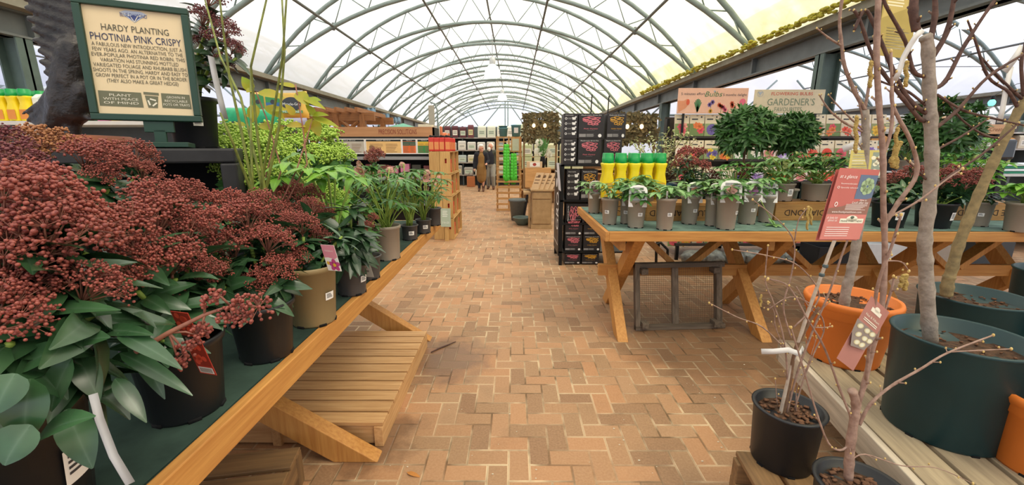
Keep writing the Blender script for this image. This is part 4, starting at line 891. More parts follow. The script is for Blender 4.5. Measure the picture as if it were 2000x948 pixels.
# variegated shrub in the blue glazed pot
def shrub(label, kind, base, rt, h, R, cz, nst, nl, L, Wd, lmat, seed, style='glazed', sq=(1, 1, .8), stm=None, name='shrub'):
    r = random.Random(seed); t = thing(name, label, 'plant', base); zs = pot(t, kind, rt, h, None, None, style); sm = M(); lm = M()
    for i in range(nst):
        d = rdir(-.2, 1, r); e = V((d.x*R*sq[0], d.y*R*sq[1], cz+d.z*R*sq[2])); pts = [V((r.uniform(-.02, .02), r.uniform(-.02, .02), zs)), V((e.x*.35, e.y*.35, zs+(e.z-zs)*.5))+rdir(-1, 1, r)*R*.1, e]
        sm.tube(pts, [.006, .004, .002], 5)
        for k in range(nl//nst):
            t_ = r.uniform(.35, 1.05); p = pts[1].lerp(pts[2], (t_-.35)/.65) if t_ > .35 else pts[1]; lm.leaf(p+rdir(-1, 1, r)*.015, rdir(-.5, .9, r), (0, -.2, 1), L*r.uniform(.7, 1.2), Wd*r.uniform(.8, 1.2), r.uniform(-.1, .6), .2, 0, 4)
    sm.build('branches', stm or STEMB, t, True); lm.build('leaves', lmat, t, True); return t
b0 = onz(1290, 425, ZT); b0.y = RY+1.17; b0.x = at(1291, 370, b0.y).x
bt = shrub('cream variegated shrub with twisting twigs in a blue glazed pot', 'blue', b0, .135, .26, .36, .48, 46, 900, .036, .021, LEAFV, 91)
m = M(); Face(V((.07, -.135, .1)), (1, .4, 0), (0, 0, 1)).slab(m, 0, 0, .03, .06, 0, .002); m.build('price_sticker', TAGW, bt)
# skimmias on the table
def HH(Y, *l): return [(at(x, y, Y+(.08 if i % 2 else -.04)), s) for i, (x, y, s) in enumerate(l)]
skimmia('dark red skimmia in dark pot between the blue pot and the bay trees', 'black', (at(1355, 400, 3.85).x, 3.85, ZT), .1, .2, HH(3.85, (1340, 300, 1.2), (1365, 300, 1.3), (1352, 320, 1.2), (1335, 335, 1.1), (1375, 325, 1.2), (1392, 345, 1.), (1325, 320, 1.), (1348, 345, 1.)), LEAFD, HEADF, .09, .03, -1.9, 101, 4)
skimmia('smaller red skimmia behind the taupe pots, partly hidden by long leaves', 'black', (at(1425, 405, 3.95).x, 3.95, ZT), .09, .18, HH(3.95, (1450, 345, 1.), (1440, 360, .8), (1405, 360, .8), (1460, 330, .9)), LEAFD, HEADF, .09, .03, None, 102, 3)
skimmia('spreading red skimmia in black pot with square price sticker before the grey trunk', 'black', onz(1755, 447, ZT)+V((0, .1, 0)), .12, .19, HH(3.25, (1745, 350, 1.1), (1770, 345, 1.2), (1795, 352, 1.1), (1760, 365, 1.1), (1785, 335, 1.1), (1730, 362, .9), (1815, 345, 1.)), LEAFS, HEADF, .09, .034, -1.7, 103, 6)
skimmia('spreading red skimmia in black pot just past the grey trunk', 'black', onz(1845, 448, ZT)+V((0, .1, 0)), .125, .19, HH(3.25, (1850, 345, 1.2), (1875, 350, 1.2), (1900, 352, 1.2), (1865, 335, 1.1), (1890, 365, 1.1), (1920, 358, 1.), (1842, 362, 1.1), (1910, 340, .9)), LEAFS, HEADF, .09, .034, -1.2, 104, 6)
hellebore('taupe pot plant between the black skimmia pot and an upturned crate', 'taupe', onz(1905, 441, ZT), .085, .19, 8, .08, .03, 0, -2.2, 105, .066, LEAFD, None, .1, .1)
hellebore('taupe pot with fresh green leaves at the frame edge on the felt table', 'taupe', onz(1990, 452, ZT), .1, .21, 14, .1, .045, 0, None, 106, .08, LEAFL, None, .16, .16)
hellebore('leafy green plant on the upturned crate at the table end', 'taupe', on_crate(c3, .22), .1, .15, 16, .11, .045, 4, None, 107, .085, LEAFL, PETALG, .2, .2)
hellebore('bright leafed shrub behind the red skimmias on the felt table', 'black', (4.05, RY+.95, ZT), .1, .2, 20, .09, .036, 0, None, 108, None, LEAFM, None, .25, .35)
# bay trees, clipped heads on bare stems
def bay_tree(label, x, y, rpx, Y, foot, seed):
    c = at(x, y, Y); R = rpx*Y/F*1.02; r = random.Random(seed); t = thing('bay_tree', label, 'tree', (c.x, Y, foot), 0, 'standard bay trees behind the taupe pots'); zs = pot(t, 'taupe', .12, .2); lm = M(); sm = M(); cz = c.z-foot
    sm.tube([(0, 0, zs), (.008, 0, (zs+cz)*.5), (0, 0, cz)], [.013, .012, .01], 8)
    for k in range(60):
        d = rdir(-.75, 1, r); sm.tube([(0, 0, cz-R*.35), V((0, 0, cz))+d*R*.82], [.005, .0025], 4)
    for k in range(230):
        d = rdir(-.85, 1, r); p = V((0, 0, cz))+V((d.x, d.y, d.z*.88))*R*(.72+.25*r.random()**.6); whorl(lm, p, (d+V((0, 0, .55))).normalized(), 5, .10, .03, r, (.25, .95), .15, 0, 4)
    sm.build('trunk', STEMB, t, True); lm.build('leaves', LEAFB, t, True); return t
bay_tree('largest clipped bay tree on a bare stem before the bulb display signs', 1458, 258, 50, 4.05, ZT, 1)
bay_tree('smaller bay tree on a bare stem before the gardener favourites sign', 1549, 262, 38, 4.15, ZT, 2)
bay_tree('dense bay tree seen between the bare grey trunks', 1838, 252, 58, 4.1, ZT, 3)
# ================================================================== slatted bench with big pots and bare trees
ZB = .4
e0, e1 = onz(1530, 668, ZB), onz(1782, 930, ZB); ed = (e0-e1).normalized(); an = math.atan2(ed.y, ed.x)-math.pi/2
t = thing('slatted_bench', 'weathered slatted timber bench carrying the large potted trees', 'bench', (e0.x, e0.y, 0), an)
BL_, BW_ = 2.0, 1.9
DECK = {a: wood('deck', '857660', 'ab9a7d', a, .8, 40) for a in 'xyz'}
M().bar((.0, 0, ZB-.06), (.0, -BL_, ZB-.06), .03, .12).build('side_board', GREYW['y'], t, bev=.004)
M().bar((-.015, .015, ZB-.06), (BW_, .015, ZB-.06), .03, .12).build('end_board', DECK['x'], t, bev=.004)
for k in range(12):
    x = .09+.158*k; M().bar((x, .0, ZB-.012), (x, -BL_, ZB-.012), .138, .024).build('slat', DECK['y'], t, bev=.003)
for x in (.06, .9, 1.75):
    for y in (-.12, -1., -1.9): M().box((x-.04, y-.04, 0), (x+.04, y+.04, ZB-.024)).build('leg', PINE['z'], t, bev=.004)
ZL = .26
q = onz(1432, 880, ZL)
t = thing('low_pallet', 'old split wooden pallet on the bricks under the two small black pots', 'pallet', (q.x, q.y, 0), -.12)
for k in range(4): M().bar((.065+.128*k, .0, ZL-.011), (.065+.128*k, -1.0, ZL-.011), .11, .022).build('slat', OLD['y'], t, bev=.004)
for y in (-.03, -.5, -.97): M().bar((0, y, ZL-.07), (.51, y, ZL-.07), .05, .09).build('bearer', OLD['x'], t, bev=.004)
for x in (.04, .47):
    for y in (-.03, -.5, -.97): M().box((x-.04, y-.03, 0), (x+.04, y+.03, ZL-.115)).build('block', OLD['z'], t, bev=.004)
# ---- bare trees: a list of limbs, each a px polyline at a distance
BARKG = mat('bark_grey', '7d7266', .85, scale=35, col2='a2968a', bump=.5); BARKO = mat('bark_olive', '6f6144', .8, scale=35, col2='938058', bump=.4); BARKP = mat('bark_pinkish', '7b5f52', .7, scale=45, col2='a4897a', bump=.3); BARKD = mat('bark_dark', '43302b', .75, scale=45, col2='65493f', bump=.3)
BUDY = mat('twig_bud', 'b99a58', .6, scale=60, col2='d2b878'); CATK = mat('catkin', 'a08440', .8, scale=160, col2='ccb06a', bump=.9); CANE = mat('cane', 'a59482', .7, scale=40, col2='c0b3a5')
def limb(m, o, pts, r0, r1, mi=0, n=8, knobs=0, seed=0, sub=5):
    """Tube through px points (x, y, distance), softened, with knotty swellings."""
    r = random.Random(seed+len(pts)); W_ = [at(*q) for q in pts]; out = []
    for i in range(len(W_)-1):
        a, b = W_[i], W_[i+1]; p0 = W_[max(0, i-1)]; p3 = W_[min(len(W_)-1, i+2)]
        for k in range(sub):
            t_ = k/sub; out.append(.5*((2*a)+(b-p0)*t_+(2*p0-5*a+4*b-p3)*t_*t_+(3*a-p0-3*b+p3)*t_**3))
    out.append(W_[-1]); k = len(out); rr = []
    for i in range(k):
        q = r0+(r1-r0)*i/(k-1); q *= 1+r.uniform(-.02, .02)
        if knobs and i % knobs == knobs-1: q *= 1.16
        rr.append(q)
    m.tube([p-o for p in out], rr, n, mi); return out, rr
def tree(label, base, trunk, limbs, rt, h, kind, bark, style='big', name='bare_tree', twigs=2, seed=1, chips=40, stk=None, bud=.0035):
    """trunk/limbs: (px polyline, r0, r1)."""
    o = V(base); t = thing(name, label, 'tree', o); zs = pot(t, kind, rt, h, rt*.86 if style == 'big' else None, stk, style, True, chips); r = random.Random(seed)
    m = M(); pts, r0, r1 = trunk; limb(m, o, pts, r0, r1, 0, 12, 4, seed, 5); m.build('trunk', bark[0], t, True)
    for i, (pts, r0, r1) in enumerate(limbs):
        r0 *= .74; r1 *= .74; m = M(); bm = m; out, rr = limb(m, o, pts, r0, r1, 0, 7, 6, seed+i); L_ = (out[-1]-out[0]).length
        for k in range(2, len(out)-1, 3):
            d = (out[k+1]-out[k-1]).normalized(); s = (perp(d)*(1 if (k//3) % 2 else -1)+d*.8).normalized(); tl = r.uniform(.008, .028)*twigs/2; p = out[k]-o; m.tube([p, p+s*tl], [rr[k]*.55, rr[k]*.3], 5); bm.ball(p+s*tl, bud*.7, 1, 1, (1, 1, 1.5))
        bm.ball(out[-1]-o, bud*.9, 1, 1, (1.1, 1.1, 1.6))
        m.build('branch', [bark[1], BUDY], t, True)
    return t
PAPB = P('cfcdca', .6)
# tree 1: grey trunk in the big green pot
b1 = onz(1842, 843, ZB); b1.y = 1.46; b1.x = at(1868, 700, 1.46).x; b1.z = ZB; Y = 1.5; tx = at(1818, 660, Y)
T1 = tree('bare tree with knobbly grey trunk in the largest dark green pot', b1, ([(1818, 668, Y), (1812, 600, Y), (1808, 520, Y), (1806, 470, Y), (1814, 400, Y), (1820, 330, Y), (1818, 250, Y), (1815, 170, Y), (1812, 90, Y), (1806, 70, Y)], .0235, .016),
    [([(1818, 175, Y), (1845, 160, Y), (1880, 95, Y), (1915, 40, Y), (1950, -10, Y)], .01, .006), ([(1812, 150, Y), (1785, 140, Y), (1768, 80, Y), (1730, 10, Y), (1722, -20, Y)], .009, .006), ([(1822, 110, Y), (1850, 60, Y), (1866, -20, Y)], .012, .008), ([(1814, 90, Y), (1826, 30, Y), (1824, -30, Y)], .012, .009),
     ([(1816, 225, Y), (1780, 200, Y), (1750, 150, Y), (1712, 60, Y), (1690, 20, Y), (1668, 60, Y)], .011, .006), ([(1828, 250, Y), (1870, 215, Y), (1930, 150, Y), (2010, 100, Y)], .009, .005), ([(1830, 185, Y), (1880, 215, Y), (1935, 230, Y), (2000, 245, Y)], .006, .004), ([(1818, 215, Y), (1775, 180, Y), (1735, 165, Y), (1700, 150, Y)], .006, .003),
     ([(1825, 295, Y), (1880, 265, Y), (1930, 232, Y)], .006, .003), ([(1815, 230, Y), (1800, 235, Y), (1770, 200, Y), (1738, 160, Y), (1705, 110, Y), (1680, 40, Y), (1668, 20, Y)], .01, .006), ([(1820, 370, Y), (1860, 340, Y), (1920, 300, Y), (1990, 240, Y)], .007, .004), ([(1808, 350, Y), (1790, 330, Y), (1768, 310, Y)], .006, .003),
     ([(1790, 60, 1.4), (1784, 20, 1.4), (1790, -30, 1.4)], .016, .015)],
    .205, .40, 'green', (BARKG, BARKD), seed=11)
# paper label looped round the trunk
strip(T1, b1, [at(1803, 58, 1.46), at(1790, 70, 1.46), at(1778, 88, 1.45), at(1765, 112, 1.46), at(1757, 138, 1.44), at(1748, 158, 1.45)], .018, PAPB, 'paper_band', V((0, -1, .1)))
# tree 2: olive trunk leaning in the green pot behind
b2 = onz(1872, 702, ZB); b2.z = ZB; Y = b2.y-.06
T2 = tree('bare tree with leaning olive trunk in dark green pot behind the largest one', b2, ([(1848, 578, Y), (1852, 548, Y), (1858, 530, Y), (1872, 480, Y), (1895, 420, Y), (1925, 350, Y), (1960, 275, Y), (1990, 215, Y), (2020, 160, Y)], .025, .015),
    [([(1990, 215, Y), (1970, 180, Y), (1930, 150, Y), (1905, 80, Y), (1890, 40, Y)], .01, .005), ([(1960, 270, Y), (1925, 265, Y), (1880, 235, Y), (1845, 190, Y)], .008, .004), ([(1998, 195, Y), (1950, 150, Y), (1915, 110, Y)], .009, .005), ([(2000, 190, Y), (1995, 120, Y), (2010, 60, Y)], .01, .006)],
    .215, .36, 'green', (BARKO, BARKD), seed=12)
strip(T2, b2, [at(1998, 90, Y), at(1985, 110, Y), at(1962, 140, Y)], .03, PAPB, 'paper_band', V((0, -1, .1)))
strip(T2, b2, [at(1975, 130, Y), at(1965, 175, Y), at(1958, 215, Y), at(1952, 240, Y)], .025, PAPB, 'paper_band', V((0, -1, .1)))
# further green pots at the bench edge
for k, (x, y, zr, w, lab) in enumerate(((2010, 575, .3, .2, 'dark green pot of compost at the bench corner behind the olive trunk'), (2045, 680, .3, .17, 'dark green pot cut by the frame edge beside the largest pot'))):
    p = onz(x, y+60, ZB); t = thing('plant_pot', lab, 'pot', (p.x+.08, p.y-.02, ZB)); pot(t, 'green', w, .36, w*.86, None, 'big', True, 30)
    M().tube([(0, 0, .3), (.03, 0, .7), (.06, .02, 1.2)], [.02, .016, .012], 8).build('trunk', BARKG, t, True)
# tree 3: orange pot
b3 = onz(1672, 716, ZB); b3.z = ZB; b3.y += .1; Y = b3.y-.02
T3 = tree('bare forked tree in bright orange terracotta coloured pot on the bench', b3, ([(1648, 604, Y), (1652, 570, Y), (1662, 530, Y), (1672, 480, Y), (1684, 400, Y), (1690, 300, Y), (1690, 215, Y)], .023, .015),
    [([(1690, 215, Y), (1670, 180, Y), (1650, 130, Y), (1645, 95, Y), (1640, 40, Y), (1648, -20, Y)], .012, .008), ([(1645, 90, Y), (1620, 75, Y), (1595, 55, Y)], .007, .004), ([(1690, 260, Y), (1650, 240, Y), (1620, 215, Y), (1600, 185, Y)], .008, .004), ([(1688, 255, Y), (1665, 235, Y), (1640, 210, Y), (1618, 185, Y)], .006, .003), ([(1690, 300, Y), (1660, 262, Y), (1630, 258, Y), (1600, 262, Y)], .004, .002), ([(1690, 210, Y), (1700, 150, Y), (1712, 60, Y), (1716, -20, Y)], .009, .006), ([(1690, 250, Y), (1680, 210, Y), (1672, 170, Y)], .006, .004)],
    .2, .34, 'orange', (BARKG, BARKP), 'lip', seed=13)
f = Face(at(1712, 108, Y-.1)-b3, (1, .1, -.08), (.02, .1, 1)); m = M(); f.slab(m, 0, 0, .16, .28, 0, .0015); f.poly(m, [(0, .15), (.16, .22), (.16, .28), (.03, .28)], 1, .0018); f.lines(m, .03, .03, .14, .12, 8, 2); f.lines(m, .02, .2, .1, .26, 5, 2, .002); m.build('tree_card', [P('a8944e'), P('c0aa62'), P('e2d9b5')], T3)
f = Face(at(1654, 348, Y-.02)-b3, (1, 0, 0), (.05, .1, 1)); m = M(); f.slab(m, 0, 0, .17, .13, 0, .0015); f.lines(m, .012, .02, .09, .12, 9, 2); f.rect(m, .105, .0, .17, .12, 1, .0018)
rr = random.Random(3)
for k in range(10): f.disc(m, .11+.05*rr.random(), .01+.1*rr.random(), .012, .01, 2, .002, 7)
m.build('tree_card', [P('c9bb6a'), P('8b9788'), P('e9e4c8')], T3)
strip(T3, b3, [at(1646, 292, Y), at(1670, 282, Y), at(1690, 268, Y), at(1700, 260, Y)], .03, PAPB, 'paper_band', V((0, -1, .1)))
# orange pot cut by the frame
p = onz(2000, 925, ZB); t = thing('plant_pot', 'orange pot cut by the frame edge below the largest green pot', 'pot', (p.x+.1, p.y+.02, ZB)); pot(t, 'orange', .155, .27, .13, None, 'lip', True, 20)
M().tube([(0, 0, .2), (.02, 0, .5), (.04, .02, .9)], [.016, .013, .01], 8).build('trunk', BARKG, t, True)
# tree 4: tall slender stem with the pink card, in the small black pot by the bench
b4 = V((at(1690, 915, 1.08).x, 1.08, ZL)); Y = 1.08
T4 = tree('slender bare sapling with stub and yellow catkins in black pot at the frame bottom', b4, ([(1657, 935, Y), (1660, 880, Y), (1668, 820, Y), (1672, 790, Y), (1664, 762, Y)], .0125, .011),
    [([(1672, 800, Y), (1688, 750, Y), (1704, 680, Y), (1722, 600, Y), (1728, 500, Y), (1725, 400, Y), (1724, 300, Y), (1716, 200, Y), (1712, 100, Y), (1716, -20, Y)], .0095, .0085), ([(1678, 830, Y), (1700, 790, Y), (1740, 755, Y), (1800, 720, Y), (1850, 690, Y), (1940, 655, Y)], .007, .0028), ([(1850, 688, Y), (1910, 685, Y), (1975, 682, Y)], .003, .002), ([(1668, 830, Y), (1640, 760, Y), (1610, 680, Y), (1575, 620, Y), (1540, 560, Y), (1500, 545, Y)], .005, .002),
     ([(1690, 750, Y), (1712, 570, 1.02), (1742, 480, 1.), (1760, 420, 1.)], .006, .0035) , ([(1662, 900, Y), (1690, 888, Y), (1760, 910, Y), (1830, 915, Y), (1900, 945, Y)], .003, .0015), ([(1726, 440, Y), (1755, 395, Y), (1790, 340, Y), (1780, 280, Y), (1745, 210, Y), (1742, 170, Y)], .008, .005), ([(1726, 430, Y), (1790, 395, Y), (1850, 350, Y), (1880, 330, Y)], .004, .002), ([(1726, 300, Y), (1742, 240, Y), (1740, 100, Y)], .006, .004), ([(1700, 690, Y), (1740, 570, Y), (1745, 540, Y)], .005, .003), ([(1728, 510, Y), (1760, 512, Y), (1775, 530, Y)], .003, .0015), ([(1668, 860, Y), (1640, 880, Y), (1610, 850, Y), (1560, 690, Y), (1545, 640, Y)], .0045, .0025)],
    .122, .22, 'black', (BARKP, BARKP), 'big', 'hazel_sapling', seed=14, chips=90)
def catkin(t, o, x, y0, y1, Y, rr=.006, lean=0):
    rr *= .72
    a, b = at(x, y0, Y)-o, at(x+lean, y1, Y)-o; m = M(); n = 26; r = random.Random(int(x))
    m.tube([a.lerp(b, i/n)+V((.002*math.sin(i*.5), 0, 0)) for i in range(n+1)], [rr*.25]+[rr*(.85+.3*(i % 2)) for i in range(n-1)]+[rr*.4], 8); return m.build('catkin', CATK, t, True)
for a in ((1770, 118, 170, 1.08, .006), (1700, 118, 172, 1.08, .006), (1672, 225, 300, 1.08, .006), (1758, 275, 320, 1.08, .008, -18), (1752, 285, 328, 1.08, .008, -8), (1748, 290, 330, 1.08, .007, 4), (1768, 535, 568, 1.08, .008), (1764, 536, 562, 1.08, .007, -5), (1752, 248, 300, 1.08, .006, -4)): catkin(T4, b4, *a)
# pink care card folded over the stem
def card(parent, org, pts, name='care_card'):
    tl, tr, bl = [V(p)-V(org) for p in pts]; f = Face(bl, tr-tl, tl-bl); return f, (tr-tl).length, (tl-bl).length
f, w, h = card(T4, b4, (at(1641, 328, 1.02), at(1719, 332, 1.05), at(1600, 468, 1.0)))
f.x = (at(1719, 332, 1.05)-at(1641, 328, 1.02)).normalized(); f.y = (at(1641, 328, 1.02)-at(1600, 468, 1.0)).normalized(); f.n = f.x.cross(f.y).normalized()
m = M(); PK, PK2, BRN, WHT = P('b9655c'), P('c77a70'), P('8d6456'), P('f0e6e0')
f.slab(m, 0, 0, w, h, -.0012, 0, 0); f.slab(m, .001, -.004, w+.006, h-.004, -.010, -.009, 0)
f.rect(m, 0, 0, w, h*.36, 1, .0004); f.poly(m, [(0, h*.36), (w, h*.36), (w, h*.60), (w*.66, h*.545), (w*.3, h*.47), (0, h*.44)], 2, .0006); f.rect(m, w*.56, h*.58, w, h*.92, 4, .0004)
for k in range(7): a = .9*k; f.ring(m, w*.8+w*.1*math.cos(a), h*.76+h*.07*math.sin(a), w*.075, h*.055, w*.07, 5, .0008, 10, a)
f.text(m, 'at a glance', w*.27, h*.89, .009, w*.42, 3, .001, .25); f.text(m, 'Look after me', w*.74, h*.53, .006, w*.4, 3, .001, .25); f.text(m, 'How to', w*.8, h*.565, .005, None, 3, .001, .25)
f.text(m, 'Recommended plant', w*.33, h*.79, .0035, w*.4, 3, .001); f.text(m, 'Specially selected', w*.36, h*.735, .0035, w*.42, 3, .001); f.ring(m, w*.09, h*.735, .004, .003, .0012, 3, .001); f.ring(m, w*.15, h*.5, .005, .006, .002, 3, .001)
f.lines(m, w*.4, h*.42, w*.97, h*.51, 6, 3, .001, None, .3); f.text(m, 'www.frankpmatthews.com', w*.47, h*.395, .005, w*.74, 3, .001); f.text(m, 'A little bit', w*.16, h*.31, .006, w*.26, 3, .001, .25); f.text(m, 'about us', w*.18, h*.275, .006, w*.22, 3, .001, .25)
f.rect(m, w*.36, h*.235, w*.95, h*.30, 6, .0008); f.disc(m, w*.65, h*.30, w*.14, h*.045, 6, .0008); f.text(m, 'FRANK P MATTHEWS', w*.655, h*.265, .005, w*.54, 7, .0012); f.disc(m, w*.65, h*.318, w*.05, h*.02, 7, .001); f.rect(m, w*.64, h*.29, w*.66, h*.31, 7, .001)
for y in (.17, .14, .11, .08, .05): f.rect(m, w*.08, h*y, w*(.9-.25*((int(y*100)*7) % 3)/2), h*(y+.008), 3, .001)
m.build('care_card', [PK, PK2, BRN, WHT, P('5e6f88'), P('9db58a'), P('e6e2cd'), P('56604f')], T4)
f = Face((0, 0, 0), (1, 0, 0), (0, 0, 1)); a, b, c = at(1705, 574, 1.02)-b4, at(1740, 606, 1.04)-b4, at(1652, 668, 1.0)-b4; w, h = (b-a).length, (a-c).length*.95
f.x = (b-a).normalized(); f.y = (a-c).normalized(); f.n = f.x.cross(f.y).normalized(); f.o = c; m = M()
f.slab(m, 0, h*.5, w, h, -.001, 0, 0); f.poly(m, [(-w*.05, h*.5), (0, h*.25), (w*.25, h*.0), (w*.85, h*.1), (w, h*.32), (w, h*.5)], 1, 0); f.slab(m, w*.12, -h*.35, w*1.0, h*.98, -.007, -.006, 0)
for x, y, a in ((.2, .42, .3), (.55, .43, .2), (.82, .44, .3), (.3, .27, .4), (.62, .28, .2), (.85, .3, .3), (.4, .13, .3), (.65, .15, .4)): f.ring(m, w*x, h*y, w*.14, h*.05, w*.13, 2, .0006, 10, a); f.disc(m, w*x, h*y, w*.09, h*.035, 3, .0008, 10, 0, a)
f.rect(m, w*.25, h*.78, w*.75, h*.86, 4, .0006); f.disc(m, w*.5, h*.87, w*.13, h*.05, 4, .0006); f.text(m, 'Nut & Filbert', w*.5, h*.68, .006, w*.7, 4, .0008); f.lines(m, w*.15, h*.55, w*.85, h*.62, 2, 4, .0008)
m.build('picture_card', [P('a9746a'), P('8a7f78'), P('cfc49a'), P('dcdcc4'), P('e6e0cf')], T4)
# tree 5: many-stemmed hazel in black pot with a cane
b5 = onz(1540, 935, ZL); b5.y += .1; b5.z = ZL; b5.x = at(1540, 800, b5.y).x; Y = b5.y
T5 = tree('many-stemmed bare hazel with pale cane in black pot on the old pallet', b5, ([(1528, 815, Y), (1540, 760, Y), (1552, 690, Y), (1575, 640, Y), (1600, 600, Y)], .008, .005),
    [([(1535, 812, Y), (1560, 720, Y), (1590, 640, Y), (1620, 570, Y), (1655, 470, Y), (1700, 380, Y)], .006, .004), ([(1532, 810, Y), (1538, 740, Y), (1530, 660, Y), (1510, 590, Y), (1495, 550, Y), (1500, 480, Y)], .005, .0025), ([(1540, 690, Y), (1490, 640, Y), (1440, 620, Y), (1385, 592, Y)], .004, .002), ([(1545, 660, Y), (1530, 600, Y), (1545, 540, Y), (1552, 480, Y), (1530, 440, Y), (1470, 390, Y)], .0045, .002), ([(1550, 640, Y), (1600, 580, Y), (1560, 520, Y), (1500, 500, Y), (1430, 488, Y)], .004, .002),
     ([(1552, 800, Y), (1570, 740, Y), (1590, 690, Y), (1610, 640, Y), (1590, 600, Y), (1545, 580, Y), (1500, 605, Y)], .004, .002), ([(1556, 812, Y), (1556, 760, Y), (1575, 720, Y), (1595, 660, Y)], .003, .0015), ([(1518, 790, Y), (1514, 740, Y)], .0025, .0015), ([(1552, 470, Y), (1560, 430, Y), (1578, 405, Y)], .003, .0015), ([(1555, 560, Y), (1590, 610, Y), (1620, 590, Y)], .003, .0015), ([(1535, 690, Y), (1515, 640, Y), (1512, 610, Y), (1500, 590, Y)], .003, .0015), ([(1590, 640, Y), (1610, 640, Y), (1625, 638, Y)], .003, .0015)],
    .125, .245, 'black', (STEMB, BARKP), 'big', 'hazel_shrub', seed=15, chips=90)
m = M(); limb(m, b5, [(1522, 818, Y), (1545, 720, Y), (1575, 620, Y), (1600, 550, Y), (1630, 470, Y), (1652, 430, Y)], .0065, .0055, 0, 8); m.build('cane', CANE, T5, True)
for x, y in ((1605, 537), (1612, 520)): p = at(x, y, Y)-b5; M().lathe([(.008, -.006), (.009, -.004), (.009, .004), (.008, .006)], 10, tuple(p)).build('cane_tie', P('4c5a5c'), T5, True)
for a in ((1577, 405, 450, Y, .005), (1583, 405, 440, Y, .005, 2), (1486, 575, 600, Y, .005), (1580, 402, 446, Y, .004, -4)): catkin(T5, b5, *a)
strip(T5, b5, [at(1487, 687, Y-.01), at(1510, 687, Y-.02), at(1540, 684, Y-.03), at(1562, 692, Y-.01), at(1570, 680, Y+.02)], .02, PAPB, 'paper_band', V((0, -1, .3)))
# ================================================================== displays along the aisle
def carton(name, label, cat, p, w, d, h, mats, deco=None, rz=0., group=None, bev=.004):
    """Box-like good standing at p (centre of its front lower edge); deco(face, mesh, w, h) prints on the front."""
    t = thing(name, label, cat, p, rz, group); M().box((-w/2, 0, 0), (w/2, d, h)).build('body', mats[0], t, bev=bev)
    if deco: m = M(); deco(Face((-w/2, -.001, 0), (1, 0, 0), (0, 0, 1)), m, w, h); m.build('print', list(mats[1:]), t)
    return t
# ---- mushroom kit rack
BOXB = mat('kit_box', '2a2627', .5, var=.15, scale=9); PINKI, GOLDI, WHI, GREYI = P('d3727c'), P('cf9a35'), P('e8e6e2'), P('8d8a88')
def kit_front(col, name):
    def d(f, m, w, h):
        f.text(m, 'Mushroom Grow Kit', w*.5, h*.93, h*.04, w*.8, 1)
        r = random.Random(4)
        for x, y, a, b, rot in ((.3, .8, .16, .05, .1), (.52, .83, .2, .05, -.1), (.7, .79, .17, .05, .2), (.35, .7, .2, .055, -.15), (.6, .71, .2, .055, .1), (.75, .66, .12, .05, .3), (.45, .6, .1, .05, .2), (.58, .57, .08, .045, 0), (.7, .58, .09, .045, -.2), (.28, .74, .12, .04, -.3)): f.ring(m, w*x, h*y, w*a, h*b, w*.028, 0, .001+.0003*r.random(), 14, rot)
        f.text(m, name, w*.5, h*.4, h*.05, w*.56, 0); f.rect(m, w*.35, h*.33, w*.65, h*.335, 2); f.rect(m, w*.03, h*.07, w*.3, h*.19, 2); f.lines(m, w*.32, h*.07, w*.7, h*.19, 4, 2, .0015, None, .7); f.disc(m, w*.86, h*.12, w*.07, h*.07, 1)
    return d
def kit_side(col):
    def d(f, m, w, h):
        f.text(m, 'How it works', w*.4, h*.93, h*.035, w*.55, 1)
        for i in range(4): y = h*(.8-.2*i); f.ring(m, w*.17, y, w*.08, w*.08, w*.03, 1); f.lines(m, w*.3, y-h*.03, w*.56, y+h*.03, 2, 2); f.poly(m, [(w*.62, y-h*.05), (w*.82, y-h*.05), (w*.86, y+h*.05), (w*.58, y+h*.05)], 1); f.disc(m, w*.85, y+h*.06, w*.06, h*.03, 1)
    return d
RX0, RXY = at(1097, 400, 5.25).x, 5.25
t = thing('kit_rack', 'tall black metal rack holding mushroom grow kit boxes', 'rack', (RX0, RXY, 0)); BM = mat('black_metal', '161616', .45, metal=.2)
rw, rd, rh = .84, .62, at(1097, 322, RXY).z
for x in (0, rw):
    for y in (0, rd): M().box((x-.02, y-.02, 0), (x+.02, y+.02, rh)).build('upright', BM, t)
SH = [.10, at(1120, 490, RXY).z-.01, at(1120, 440, RXY).z, at(1120, 427, RXY).z-.02, at(1120, 395, RXY).z, rh]
SH = [.012, at(1140, 491, RXY).z, at(1140, 427, RXY).z-.1, at(1140, 391, RXY).z, rh]
for z in SH[1:2]+SH[3:]: M().box((-.02, -.02, z-.02), (rw+.02, rd+.02, z)).build('shelf', BM, t)
m = M(); m.box((-.03, 0, .12), (-.02, rd, rh+.0)); sp_ = m.build('side_panel', BM, t)
f = Face((-.031, rd-.04, .25), (0, -1, 0), (0, 0, 1)); m = M(); f.slab(m, 0, 0, rd-.08, .95, .0, .003, 0); 
for a in ((0, 0, rd-.08, .012), (0, .938, rd-.08, .95), (0, 0, .012, .95), (rd-.092, 0, rd-.08, .95)): f.rect(m, *a, 1, .004)
f2 = Face(f.p(rd*.65, .08), V((0, 0, 1)), V((0, 1, 0))); f2.text(m, 'GRO', .36, 0, .28, .5, 1, .005); f.disc(m, .27, .8, .08, .06, 1, .005); m.build('side_sign', [BM, WHI], sp_)
m = M(); Face((-.035, .02, .98), (.02, -1, 0), (-.1, 0, 1)).slab(m, -.05, 0, .18, .34, 0, .002); m.build('paper_sheet', P('d9d9dc'), t)
kn = 0
